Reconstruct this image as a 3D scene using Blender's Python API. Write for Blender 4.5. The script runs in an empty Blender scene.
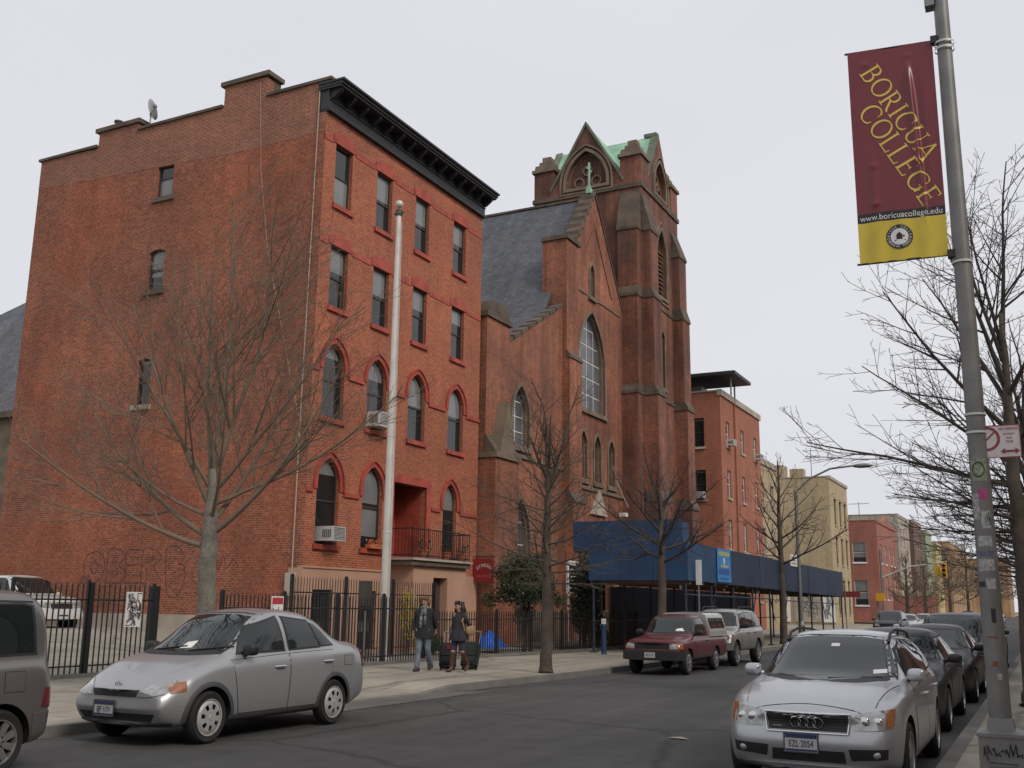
import bpy, bmesh, math, random
from math import sin, cos, pi, radians, sqrt, atan2
from mathutils import Vector, Matrix
from mathutils.geometry import tessellate_polygon
from mathutils.bvhtree import BVHTree
random.seed(11)
SC = bpy.context.scene
COL = SC.collection
V = Vector

# ------------------------------------------------------------------ objects
def tag(o, label=None, cat=None, group=None, kind=None):
    if label: o['label'] = label
    if cat: o['category'] = cat
    if group: o['group'] = group
    if kind: o['kind'] = kind
    return o

def thing(name, loc, label, cat, group=None, rz=0.0):
    o = bpy.data.objects.new(name, None)
    COL.objects.link(o)
    o.location = loc
    o.rotation_euler = (0, 0, rz)
    o.empty_display_size = 0.2
    return tag(o, label, cat, group)

def children(o):
    return [c for c in bpy.data.objects if c.parent == o]

def copy_tree(o, parent=None):
    c = o.copy()
    COL.objects.link(c)
    c.parent = parent
    for ch in children(o):
        copy_tree(ch, c)
    return c

class MB:
    """mesh builder: collects faces, builds ONE mesh object; UVs are in metres"""
    def __init__(s):
        s.v = []; s.f = []; s.m = []; s.mi = 0; s.sm = []; s.smooth = False
    def face(s, pts, mi=None):
        n = len(s.v)
        s.v.extend([tuple(p) for p in pts])
        s.f.append(tuple(range(n, n + len(pts))))
        s.m.append(s.mi if mi is None else mi); s.sm.append(s.smooth)
    def mesh(s, vs, fs, mi=None):
        n = len(s.v)
        s.v.extend([tuple(p) for p in vs])
        for f in fs:
            s.f.append(tuple(i + n for i in f)); s.m.append(s.mi if mi is None else mi); s.sm.append(s.smooth)
    def box(s, x0, x1, y0, y1, z0, z1, mi=None, M=None):
        vs = [V((x, y, z)) for z in (z0, z1) for y in (y0, y1) for x in (x0, x1)]
        if M: vs = [M @ p for p in vs]
        s.mesh(vs, [(0, 2, 3, 1), (4, 5, 7, 6), (0, 1, 5, 4), (1, 3, 7, 5), (3, 2, 6, 7), (2, 0, 4, 6)], mi)
    def prism(s, pts, ext, mi=None):
        """closed planar polygon pts (3D) extruded by vector ext"""
        pts = [V(p) for p in pts]; ext = V(ext)
        n = len(pts)
        nor = V((0, 0, 0))
        for i in range(n):
            nor += pts[i].cross(pts[(i + 1) % n])
        if nor.dot(ext) > 0: pts.reverse()
        q = [p + ext for p in pts]
        tri = tessellate_polygon([pts])
        base = pts + q
        fs = []
        for t in tri:
            a, b, c = t
            nn = (pts[b] - pts[a]).cross(pts[c] - pts[a])
            if nn.dot(ext) > 0: t = (a, c, b)
            fs.append(tuple(t)); fs.append(tuple(i + n for i in reversed(t)))
        for i in range(n):
            j = (i + 1) % n
            fs.append((i + n, j + n, j, i))
        s.mesh(base, fs, mi)
    def tube(s, path, radii, n=8, mi=None, caps=True):
        path = [V(p) for p in path]
        if not hasattr(radii, '__len__'): radii = [radii] * len(path)
        rings = []
        up = V((0.31, 0.17, 0.93)).normalized()
        prev = None
        for i, p in enumerate(path):
            if i == 0: d = path[1] - p
            elif i == len(path) - 1: d = p - path[i - 1]
            else: d = path[i + 1] - path[i - 1]
            if d.length < 1e-9: d = V((0, 0, 1))
            d.normalize()
            if prev is None:
                a = up - d * up.dot(d)
                if a.length < .05: a = V((1, 0, 0)) - d * d.x
            else:
                a = prev - d * prev.dot(d)
                if a.length < 1e-4: a = V((1, 0, 0)) - d * d.x
            a.normalize(); prev = a
            b = d.cross(a)
            rings.append([p + (a * cos(2 * pi * k / n) + b * sin(2 * pi * k / n)) * radii[i] for k in range(n)])
        vs = [q for r in rings for q in r]
        fs = []
        for i in range(len(rings) - 1):
            for k in range(n):
                k2 = (k + 1) % n
                fs.append((i * n + k, i * n + k2, (i + 1) * n + k2, (i + 1) * n + k))
        if caps:
            fs.append(tuple(range(n))[::-1]); fs.append(tuple(range((len(rings) - 1) * n, len(rings) * n)))
        s.mesh(vs, fs, mi)
    def lathe(s, prof, n=24, c=(0, 0, 0), axis='Z', mi=None):
        """prof: list of (r, h) ; revolve about axis through c"""
        c = V(c)
        def P(r, h, a):
            if axis == 'Z': return c + V((r * cos(a), r * sin(a), h))
            if axis == 'X': return c + V((h, r * cos(a), r * sin(a)))
            return c + V((r * sin(a), h, r * cos(a)))
        vs = [P(r, h, 2 * pi * k / n) for (r, h) in prof for k in range(n)]
        fs = []
        for i in range(len(prof) - 1):
            for k in range(n):
                k2 = (k + 1) % n
                fs.append((i * n + k, i * n + k2, (i + 1) * n + k2, (i + 1) * n + k))
        s.mesh(vs, fs, mi)
    def ellipsoid(s, c, r, n=12, m=8, mi=None, M=None, e=1.0):
        pw = lambda a: math.copysign(abs(a) ** e, a)
        c = V(c); vs = []; fs = []
        for i in range(m + 1):
            t = pi * i / m
            for k in range(n):
                a = 2 * pi * k / n
                p = V((r[0] * pw(sin(t)) * pw(cos(a)), r[1] * pw(sin(t)) * pw(sin(a)), r[2] * pw(cos(t))))
                if M: p = M @ p
                vs.append(c + p)
        for i in range(m):
            for k in range(n):
                k2 = (k + 1) % n
                fs.append((i * n + k, (i + 1) * n + k, (i + 1) * n + k2, i * n + k2))
        s.mesh(vs, fs, mi)
    NOSPLIT = {'foliage', 'crown', 'print', 'marking', 'scrawl', 'picket_panel', 'window_bars', 'wheel', 'rim', 'hair', 'railing', 'stone_surround', 'window', 'pane', 'seal', 'cloth', 'seal_emblem', 'louvres', 'flowers', 'plant', 'license_plate', 'script_badge', 'notice', 'case', 'base', 'grille'}
    def pieces(s):
        """groups of loose islands that stand well apart from each other"""
        import numpy as np
        par = list(range(len(s.v)))
        def fd(a):
            while par[a] != a:
                par[a] = par[par[a]]; a = par[a]
            return a
        for f in s.f:
            r = fd(f[0])
            for i in f[1:]: par[fd(i)] = r
        isl = {}
        for i in range(len(s.v)): isl.setdefault(fd(i), []).append(i)
        keys = list(isl)
        if len(keys) < 2 or len(keys) > 900: return [list(range(len(s.f)))]
        co = np.array([tuple(p) for p in s.v])
        lo = np.array([co[isl[k]].min(0) for k in keys]); hi = np.array([co[isl[k]].max(0) for k in keys]); sz = (hi - lo).max(1)
        gap = np.maximum(0, np.maximum(lo[:, None] - hi[None], lo[None] - hi[:, None]))
        near = np.sqrt((gap ** 2).sum(2)) <= np.maximum(.02, .5 * np.maximum(sz[:, None], sz[None])) * .98
        grp = [-1] * len(keys); n = 0
        for i in range(len(keys)):
            if grp[i] >= 0: continue
            st = [i]; grp[i] = n
            while st:
                for j in np.nonzero(near[st.pop()])[0]:
                    if grp[j] < 0: grp[j] = n; st.append(j)
            n += 1
        g = {k: grp[i] for i, k in enumerate(keys)}
        out = [[] for _ in range(n)]
        for fi, f in enumerate(s.f): out[g[fd(f[0])]].append(fi)
        return out
    def build(s, name, mats, parent=None, smooth=None, loc=None, weld=False):
        if parent is not None and name not in s.NOSPLIT and len(s.f) < 6000:
            ps = s.pieces()
            if 1 < len(ps) <= 40:
                first = None
                for fl in ps:
                    q = MB(); mp = {}
                    for fi in fl:
                        f = s.f[fi]
                        for i in f:
                            if i not in mp: mp[i] = len(q.v); q.v.append(s.v[i])
                        q.f.append(tuple(mp[i] for i in f)); q.m.append(s.m[fi]); q.sm.append(s.sm[fi])
                    o = q.build1(name, mats, parent, smooth, loc, weld)
                    first = first or o
                return first
        return s.build1(name, mats, parent, smooth, loc, weld)
    def build1(s, name, mats, parent=None, smooth=None, loc=None, weld=False):
        me = bpy.data.meshes.new(name)
        me.from_pydata(s.v, [], s.f)
        if not isinstance(mats, (list, tuple)): mats = [mats]
        for m in mats: me.materials.append(m)
        for p, mi, sm in zip(me.polygons, s.m, s.sm):
            p.material_index = mi
            p.use_smooth = sm
        if weld:
            bm = bmesh.new(); bm.from_mesh(me)
            bmesh.ops.remove_doubles(bm, verts=bm.verts, dist=1e-4)
            bm.to_mesh(me); bm.free()
        finish(me, smooth)
        return link(name, me, parent, loc)

def link(name, me, parent=None, loc=None):
    o = bpy.data.objects.new(name, me)
    COL.objects.link(o)
    if parent is not None: o.parent = parent
    if loc is not None: o.location = loc
    return o

def finish(me, smooth=None, uv=True):
    if smooth is not None:
        for p in me.polygons: p.use_smooth = True
        me.set_sharp_from_angle(angle=radians(smooth))
    if uv:
        u = me.uv_layers.new(name='UVMap')
        vs = me.vertices
        d = u.data
        for p in me.polygons:
            n = p.normal
            if abs(n.z) > .9995 or n.length < .5:
                t = V((1, 0, 0)); b = V((0, 1, 0))
            else:
                t = V((-n.y, n.x, 0)).normalized(); b = n.cross(t)
            for li in p.loop_indices:
                co = vs[me.loops[li].vertex_index].co
                d[li].uv = (co.dot(t), co.dot(b))

# ------------------------------------------------------------------ materials
def newmat(name):
    m = bpy.data.materials.new(name); m.use_nodes = True
    nt = m.node_tree
    return m, nt, nt.nodes, nt.links, nt.nodes['Principled BSDF']

def mat(name, col, rough=.7, metal=0.0, var=.12, vs=3.0, bump=0.0, bs=40.0, coat=0.0, spec=.5, fine=0.0, fs=60.0):
    m, nt, N, L, P = newmat(name)
    P.inputs['Roughness'].default_value = rough
    P.inputs['Metallic'].default_value = metal
    P.inputs['Specular IOR Level'].default_value = spec
    if coat: P.inputs['Coat Weight'].default_value = coat; P.inputs['Specular IOR Level'].default_value = .3 if coat < .4 else .5; P.inputs['Coat Roughness'].default_value = .06
    tc = N.new('ShaderNodeTexCoord')
    c4 = (*col, 1)
    if var or fine:
        nz = N.new('ShaderNodeTexNoise'); nz.inputs['Scale'].default_value = vs; nz.inputs['Detail'].default_value = 6
        L.new(tc.outputs['Object'], nz.inputs['Vector'])
        rp = N.new('ShaderNodeMapRange')
        rp.inputs['From Min'].default_value = .3; rp.inputs['From Max'].default_value = .7
        rp.inputs['To Min'].default_value = 1 - var; rp.inputs['To Max'].default_value = 1 + var
        L.new(nz.outputs['Fac'], rp.inputs['Value'])
        val = rp.outputs['Result']
        if fine:
            n2 = N.new('ShaderNodeTexNoise'); n2.inputs['Scale'].default_value = fs; n2.inputs['Detail'].default_value = 3
            L.new(tc.outputs['Object'], n2.inputs['Vector'])
            r2 = N.new('ShaderNodeMapRange'); r2.inputs['From Min'].default_value = .3; r2.inputs['From Max'].default_value = .7
            r2.inputs['To Min'].default_value = 1 - fine; r2.inputs['To Max'].default_value = 1 + fine
            L.new(n2.outputs['Fac'], r2.inputs['Value'])
            mm = N.new('ShaderNodeMath'); mm.operation = 'MULTIPLY'
            L.new(val, mm.inputs[0]); L.new(r2.outputs['Result'], mm.inputs[1]); val = mm.outputs[0]
        mx = N.new('ShaderNodeVectorMath'); mx.operation = 'SCALE'
        mx.inputs[0].default_value = col
        L.new(val, mx.inputs['Scale'])
        L.new(mx.outputs[0], P.inputs['Base Color'])
    else:
        P.inputs['Base Color'].default_value = c4
    if bump:
        nb = N.new('ShaderNodeTexNoise'); nb.inputs['Scale'].default_value = bs; nb.inputs['Detail'].default_value = 4
        L.new(tc.outputs['Object'], nb.inputs['Vector'])
        bp = N.new('ShaderNodeBump'); bp.inputs['Strength'].default_value = bump; bp.inputs['Distance'].default_value = .02
        L.new(nb.outputs['Fac'], bp.inputs['Height']); L.new(bp.outputs['Normal'], P.inputs['Normal'])
    return m

def brickmat(name, c1, c2, mortar, bw=.215, rh=.072, ms=.011, var=.22, vs=.35, stain=.25, tint=None, rough=.85, offset=.5, fleck=0.0):
    m, nt, N, L, P = newmat(name)
    P.inputs['Roughness'].default_value = rough
    uv = N.new('ShaderNodeUVMap'); uv.uv_map = 'UVMap'
    b = N.new('ShaderNodeTexBrick')
    b.offset = offset
    b.inputs['Color1'].default_value = (*c1, 1); b.inputs['Color2'].default_value = (*c2, 1)
    b.inputs['Mortar'].default_value = (*mortar, 1)
    b.inputs['Scale'].default_value = 1; b.inputs['Mortar Size'].default_value = ms
    b.inputs['Mortar Smooth'].default_value = .2
    b.inputs['Brick Width'].default_value = bw; b.inputs['Row Height'].default_value = rh
    L.new(uv.outputs[0], b.inputs['Vector'])
    def noise(sc, lo, hi, det=5, dist=0, stretch=None, a=.32, c=.68):
        nz = N.new('ShaderNodeTexNoise'); nz.inputs['Scale'].default_value = sc; nz.inputs['Detail'].default_value = det
        nz.inputs['Distortion'].default_value = dist
        if stretch:
            mp = N.new('ShaderNodeMapping'); mp.inputs['Scale'].default_value = stretch
            L.new(uv.outputs[0], mp.inputs['Vector']); L.new(mp.outputs[0], nz.inputs['Vector'])
        else: L.new(uv.outputs[0], nz.inputs['Vector'])
        r = N.new('ShaderNodeMapRange'); r.inputs['From Min'].default_value = a; r.inputs['From Max'].default_value = c
        r.inputs['To Min'].default_value = lo; r.inputs['To Max'].default_value = hi
        L.new(nz.outputs['Fac'], r.inputs['Value'])
        return r.outputs['Result']
    def mul(a, c):
        q = N.new('ShaderNodeMath'); q.operation = 'MULTIPLY'; L.new(a, q.inputs[0]); L.new(c, q.inputs[1]); return q.outputs[0]
    f = mul(noise(vs, 1 - var, 1 + var), noise(2.2, 1 - var * .6, 1 + var * .6))
    f = mul(f, noise(1.1, 1 - stain, 1.03, 6, 0, (1.6, .12, 1)))     # vertical rain streaks
    if fleck: f = mul(f, noise(9, 1 - fleck, 1 + fleck, 2))
    col = b.outputs['Color']
    if tint:                                                       # patches of another brick tone
        mx = N.new('ShaderNodeMix'); mx.data_type = 'RGBA'
        L.new(noise(.28, 0, tint[3], 6, .6, None, .42, .62), mx.inputs['Factor'])
        L.new(col, mx.inputs[6]); mx.inputs[7].default_value = (*tint[:3], 1)
        col = mx.outputs[2]
    sc = N.new('ShaderNodeVectorMath'); sc.operation = 'SCALE'
    L.new(col, sc.inputs[0]); L.new(f, sc.inputs['Scale'])
    L.new(sc.outputs[0], P.inputs['Base Color'])
    bp = N.new('ShaderNodeBump'); bp.inputs['Strength'].default_value = .35; bp.inputs['Distance'].default_value = .008
    inv = N.new('ShaderNodeMath'); inv.operation = 'SUBTRACT'; inv.inputs[0].default_value = 1
    L.new(b.outputs['Fac'], inv.inputs[1]); L.new(inv.outputs[0], bp.inputs['Height'])
    L.new(bp.outputs['Normal'], P.inputs['Normal'])
    return m

def paintmat(name, col, coat=.8, rough=.32, metal=.0, dirt=.12):
    m, nt, N, L, P = newmat(name)
    P.inputs['Metallic'].default_value = metal
    P.inputs['Coat Weight'].default_value = coat; P.inputs['Specular IOR Level'].default_value = .3 if coat < .4 else .5; P.inputs['Coat Roughness'].default_value = .03
    tc = N.new('ShaderNodeTexCoord')
    nz = N.new('ShaderNodeTexNoise'); nz.inputs['Scale'].default_value = 2.5; nz.inputs['Detail'].default_value = 8
    L.new(tc.outputs['Object'], nz.inputs['Vector'])
    sp = N.new('ShaderNodeSeparateXYZ'); L.new(tc.outputs['Object'], sp.inputs[0])
    # road dirt rises from the sills
    mr = N.new('ShaderNodeMapRange'); mr.inputs['From Min'].default_value = .15; mr.inputs['From Max'].default_value = .65
    mr.inputs['To Min'].default_value = .55; mr.inputs['To Max'].default_value = 0
    L.new(sp.outputs['Z'], mr.inputs['Value'])
    ad = N.new('ShaderNodeMath'); ad.operation = 'MULTIPLY_ADD'
    L.new(nz.outputs['Fac'], ad.inputs[0]); ad.inputs[1].default_value = dirt; L.new(mr.outputs['Result'], ad.inputs[2])
    cl = N.new('ShaderNodeClamp'); L.new(ad.outputs[0], cl.inputs[0])
    mx = N.new('ShaderNodeMix'); mx.data_type = 'RGBA'
    mx.inputs[6].default_value = (*col, 1); mx.inputs[7].default_value = (.11, .1, .085, 1)
    L.new(cl.outputs[0], mx.inputs['Factor']); L.new(mx.outputs[2], P.inputs['Base Color'])
    rr = N.new('ShaderNodeMapRange'); rr.inputs['To Min'].default_value = rough; rr.inputs['To Max'].default_value = .75
    L.new(cl.outputs[0], rr.inputs['Value']); L.new(rr.outputs['Result'], P.inputs['Roughness'])
    return m

def glassmat(name, col, rough=.04, var=.3, wave=.05):
    """dark window glass seen from outside: dark room behind, sky reflected on it"""
    m, nt, N, L, P = newmat(name)
    P.inputs['Roughness'].default_value = rough
    P.inputs['IOR'].default_value = 1.52
    P.inputs['Specular IOR Level'].default_value = .62
    tc = N.new('ShaderNodeTexCoord')
    nz = N.new('ShaderNodeTexNoise'); nz.inputs['Scale'].default_value = 1.1; nz.inputs['Detail'].default_value = 3
    L.new(tc.outputs['Object'], nz.inputs['Vector'])
    rp = N.new('ShaderNodeMapRange'); rp.inputs['To Min'].default_value = 1 - var; rp.inputs['To Max'].default_value = 1 + var
    rp.inputs['From Min'].default_value = .3; rp.inputs['From Max'].default_value = .7
    L.new(nz.outputs['Fac'], rp.inputs['Value'])
    sc = N.new('ShaderNodeVectorMath'); sc.operation = 'SCALE'; sc.inputs[0].default_value = col
    L.new(rp.outputs['Result'], sc.inputs['Scale']); L.new(sc.outputs[0], P.inputs['Base Color'])
    bp = N.new('ShaderNodeBump'); bp.inputs['Strength'].default_value = wave; bp.inputs['Distance'].default_value = .05
    L.new(nz.outputs['Fac'], bp.inputs['Height']); L.new(bp.outputs['Normal'], P.inputs['Normal'])
    return m

M = {}
M['brick_front'] = brickmat('brick_front', (.345, .082, .039), (.225, .05, .026), (.38, .175, .1), var=.13, stain=.12, tint=(.40, .12, .055, .35), ms=.012, fleck=.22)
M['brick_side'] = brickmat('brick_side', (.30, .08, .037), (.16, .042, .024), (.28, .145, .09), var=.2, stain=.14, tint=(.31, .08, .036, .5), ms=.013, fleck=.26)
M['brick_parapet'] = brickmat('brick_parapet', (.275, .078, .04), (.165, .048, .028), (.31, .19, .13), var=.15, stain=.12, ms=.013, fleck=.15)
M['brick_church'] = brickmat('brick_church', (.36, .112, .052), (.24, .07, .036), (.33, .16, .1), var=.22, stain=.42, tint=(.19, .08, .05, .6), rh=.085, bw=.24, ms=.014, fleck=.2)
M['brick_tower'] = brickmat('brick_tower', (.28, .088, .047), (.18, .058, .036), (.26, .13, .085), var=.26, stain=.55, tint=(.12, .06, .045, .75), rh=.085, bw=.24, ms=.014, fleck=.2)
M['brick_far'] = brickmat('brick_far', (.42, .135, .07), (.30, .10, .062), (.33, .15, .10), var=.12, stain=.2)
M['brick_tan'] = brickmat('brick_tan', (.47, .37, .215), (.40, .31, .18), (.45, .37, .25), var=.14, stain=.25)
M['brick_red_far'] = brickmat('brick_red_far', (.35, .12, .085), (.29, .1, .07), (.33, .15, .11), var=.12, stain=.2)
M['brick_brown'] = brickmat('brick_brown', (.17, .095, .07), (.13, .075, .058), (.2, .13, .1), var=.12, stain=.2)
M['brick_beige'] = brickmat('brick_beige', (.42, .37, .30), (.36, .32, .26), (.40, .36, .3), var=.12, stain=.25)
M['brick_orange'] = brickmat('brick_orange', (.42, .24, .12), (.36, .2, .1), (.40, .26, .15), var=.2, stain=.3)
M['slate'] = brickmat('slate', (.115, .12, .135), (.075, .08, .092), (.03, .03, .034), bw=.3, rh=.2, ms=.008, var=.2, stain=.3, rough=.6, fleck=.25)
M['red_trim'] = mat('red_trim', (.34, .058, .036), .65, var=.28, vs=2.5, fine=.16)
M['stucco'] = mat('stucco', (.44, .255, .175), .85, var=.1, vs=.8, fine=.05, bump=.15)
M['stone'] = mat('stone', (.165, .125, .088), .85, var=.35, vs=1.2, fine=.15, bump=.3)
M['stone_dark'] = mat('stone_dark', (.098, .074, .054), .85, var=.4, vs=1.5, fine=.2, bump=.3)
M['stone_pale'] = mat('stone_pale', (.36, .31, .25), .85, var=.25, vs=1.0, fine=.1)
M['copper'] = mat('copper', (.26, .43, .31), .7, var=.25, vs=1.2, fine=.1)
M['cornice'] = mat('cornice', (.022, .022, .024), .55, var=.25, vs=4)
M['frame_dark'] = mat('frame_dark', (.035, .032, .028), .5, var=.2)
M['frame_brown'] = mat('frame_brown', (.06, .05, .04), .55, var=.2)
M['frame_white'] = mat('frame_white', (.62, .61, .57), .5, var=.1)
M['glass'] = glassmat('window_glass', (.018, .02, .022))
M['glass_blind_sheen'] = glassmat('window_glass_blind_sheen', (.175, .18, .18), .12, .15)  # grey base colour paints sky reflection on most sashes, blinds on others
M['glass_lead'] = glassmat('leaded_glass', (.11, .115, .12), .25, .3)
M['iron'] = mat('iron', (.012, .012, .012), .5, var=.2)
M['iron_rail'] = mat('iron_rail', (.03, .02, .017), .5, var=.2)
M['coping_green'] = mat('coping_green', (.13, .15, .11), .8, var=.35, vs=1.5, fine=.2)
M['concrete'] = mat('concrete', (.30, .275, .235), .9, var=.16, vs=.7, fine=.1)
M['curb'] = mat('curb', (.15, .14, .125), .9, var=.2, vs=2, fine=.12)
M['metal_grey'] = mat('metal_grey', (.23, .23, .225), .45, .5, var=.12, vs=6)
M['metal_pale'] = mat('metal_pale', (.55, .55, .53), .45, .2, var=.08)
M['pole_paint'] = mat('pole_paint', (.17, .167, .16), .5, .3, var=.18, vs=4, fine=.08)
M['white_paint'] = mat('white_paint', (.72, .71, .68), .5, var=.06)
M['flagpole'] = mat('flagpole', (.55, .52, .47), .45, .1, var=.12, vs=2)
M['gold'] = mat('gold', (.5, .38, .2), .35, .6, var=.1)
M['rubber'] = mat('rubber', (.014, .014, .014), .8, var=.2, vs=12)
M['black_plastic'] = mat('black_plastic', (.017, .017, .018), .55, var=.15)
M['bark_grey'] = mat('bark_grey', (.165, .148, .125), .9, var=.3, vs=5, fine=.25, fs=30, bump=.5, bs=22)
M['bark_twig'] = mat('bark_twig', (.165, .122, .085), .9, var=.25, vs=2)
M['bark_dark'] = mat('bark_dark', (.08, .062, .048), .9, var=.3, vs=4, fine=.25, fs=30, bump=.5, bs=22)
M['bark_darktwig'] = mat('bark_darktwig', (.05, .04, .035), .9, var=.25, vs=2)
M['leaf_holly'] = mat('leaf_holly', (.038, .055, .022), .5, var=.5, vs=3.0)
M['leaf_yew'] = mat('leaf_yew', (.026, .036, .018), .6, var=.5, vs=3.0)
M['leaf_yellow'] = mat('leaf_yellow', (.42, .33, .03), .7, var=.3, vs=5)
M['blue_ply'] = mat('blue_ply', (.013, .05, .122), .6, var=.25, vs=.9, fine=.08)
M['navy_ply'] = mat('navy_ply', (.016, .03, .062), .65, var=.3, vs=.9, fine=.08)
M['pipe'] = mat('pipe', (.035, .045, .07), .5, .3, var=.2)
M['wood'] = mat('wood', (.16, .11, .07), .8, var=.3, vs=2)
M['tarp_blue'] = mat('tarp_blue', (.02, .12, .55), .5, var=.2, vs=3)
M['terracotta'] = mat('terracotta', (.42, .12, .05), .8, var=.15)
M['roof_tar'] = mat('roof_tar', (.035, .035, .036), .9, var=.2)
M['dark_void'] = mat('dark_room', (.01, .01, .01), .9, var=0)
# ------------------------------------------------------------------ walls with openings
class Frame:
    """a wall plane: u runs along the wall, z is up, d is outwards"""
    def __init__(s, o, u, n):
        s.o = V(o); s.u = V(u); s.n = V(n)
    def p(s, u, z, d=0.0):
        return s.o + s.u * u + V((0, 0, z)) + s.n * d

def arch(u0, u1, z0, z1, kind='rect', rise=None, n=10):
    """outline of an opening, anticlockwise from lower left; z1 is the crown"""
    w = u1 - u0; c = (u0 + u1) / 2
    if kind == 'rect':
        return [(u0, z0), (u1, z0), (u1, z1), (u0, z1)]
    if rise is None: rise = {'seg': w * .14, 'round': w / 2, 'gothic': w * .87}[kind]
    zs = z1 - rise
    pts = [(u0, z0), (u1, z0)]
    if kind in ('seg', 'round'):
        R = (rise * rise + w * w / 4) / (2 * rise); cz = z1 - R
        a0 = math.asin(min(1, w / 2 / R))
        if rise > w / 2 - 1e-6: a0 = pi / 2
        for i in range(n + 1):
            a = a0 - 2 * a0 * i / n
            pts.append((c + R * sin(a), cz + R * cos(a)))
    else:
        # two arcs meeting in a point
        R = (rise * rise + w * w / 4) / w
        right = []
        a1 = math.acos(max(-1, min(1, (R - w / 2) / R)))
        for i in range(n // 2 + 1):
            a = a1 * i / (n // 2)
            right.append((u1 - R + R * cos(a), zs + R * sin(a)))
        pts += right
        pts += [(2 * c - x, z) for (x, z) in reversed(right[:-1])]
    return pts

def offset_poly(pts, d):
    """shift a closed anticlockwise outline outwards by d"""
    n = len(pts); out = []
    for i in range(n):
        p0, p1, p2 = V(pts[i - 1]), V(pts[i]), V(pts[(i + 1) % n])
        e1 = (p1 - p0); e2 = (p2 - p1)
        e1 = e1.normalized() if e1.length > 1e-9 else e2.normalized(); e2 = e2.normalized() if e2.length > 1e-9 else e1
        n1 = V((e1.y, -e1.x)); n2 = V((e2.y, -e2.x))
        m = n1 + n2
        if m.length < 1e-6: m = n1
        m.normalize()
        out.append(tuple(p1 + m * (d / max(.35, m.dot(n1)))))
    return out

def wall(mb, F, outer, holes=(), reveal=.22, mi=0, rmi=None):
    polys = [[F.p(*q) for q in outer]] + [[F.p(*q) for q in h][::-1] for h in holes]
    tri = tessellate_polygon(polys)
    flat = [p for pl in polys for p in pl]
    fs = []
    for t in tri:
        a, b, c = (flat[i] for i in t)
        fs.append(tuple(t) if (b - a).cross(c - a).dot(F.n) > 0 else tuple(reversed(t)))
    mb.mesh(flat, fs, mi)
    for h in holes:
        n = len(h)
        for i in range(n):
            a, b = h[i], h[(i + 1) % n]
            mb.face([F.p(*a), F.p(*b), F.p(*b, -reveal), F.p(*a, -reveal)], mi if rmi is None else rmi)

def ring(mb, F, inner, outer_, d0, d1, mi=0, closed=True):
    n = len(inner)
    for i in range(n if closed else n - 1):
        j = (i + 1) % n
        a, b, c, d = inner[i], inner[j], outer_[j], outer_[i]
        mb.face([F.p(*a, d1), F.p(*b, d1), F.p(*c, d1), F.p(*d, d1)], mi)
        mb.face([F.p(*d, d1), F.p(*c, d1), F.p(*c, d0), F.p(*d, d0)], mi)
        mb.face([F.p(*b, d1), F.p(*a, d1), F.p(*a, d0), F.p(*b, d0)], mi)
    if not closed:
        for i in (0, n - 1):
            mb.face([F.p(*inner[i], d1), F.p(*outer_[i], d1), F.p(*outer_[i], d0), F.p(*inner[i], d0)], mi)

def plate(mb, F, pts, d0, d1, mi=0):
    mb.prism([F.p(u, z, d0) for u, z in pts], F.n * (d1 - d0), mi)

def fbox(mb, F, u0, u1, z0, z1, d0, d1, mi=0):
    plate(mb, F, [(u0, z0), (u1, z0), (u1, z1), (u0, z1)], d0, d1, mi)

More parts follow.
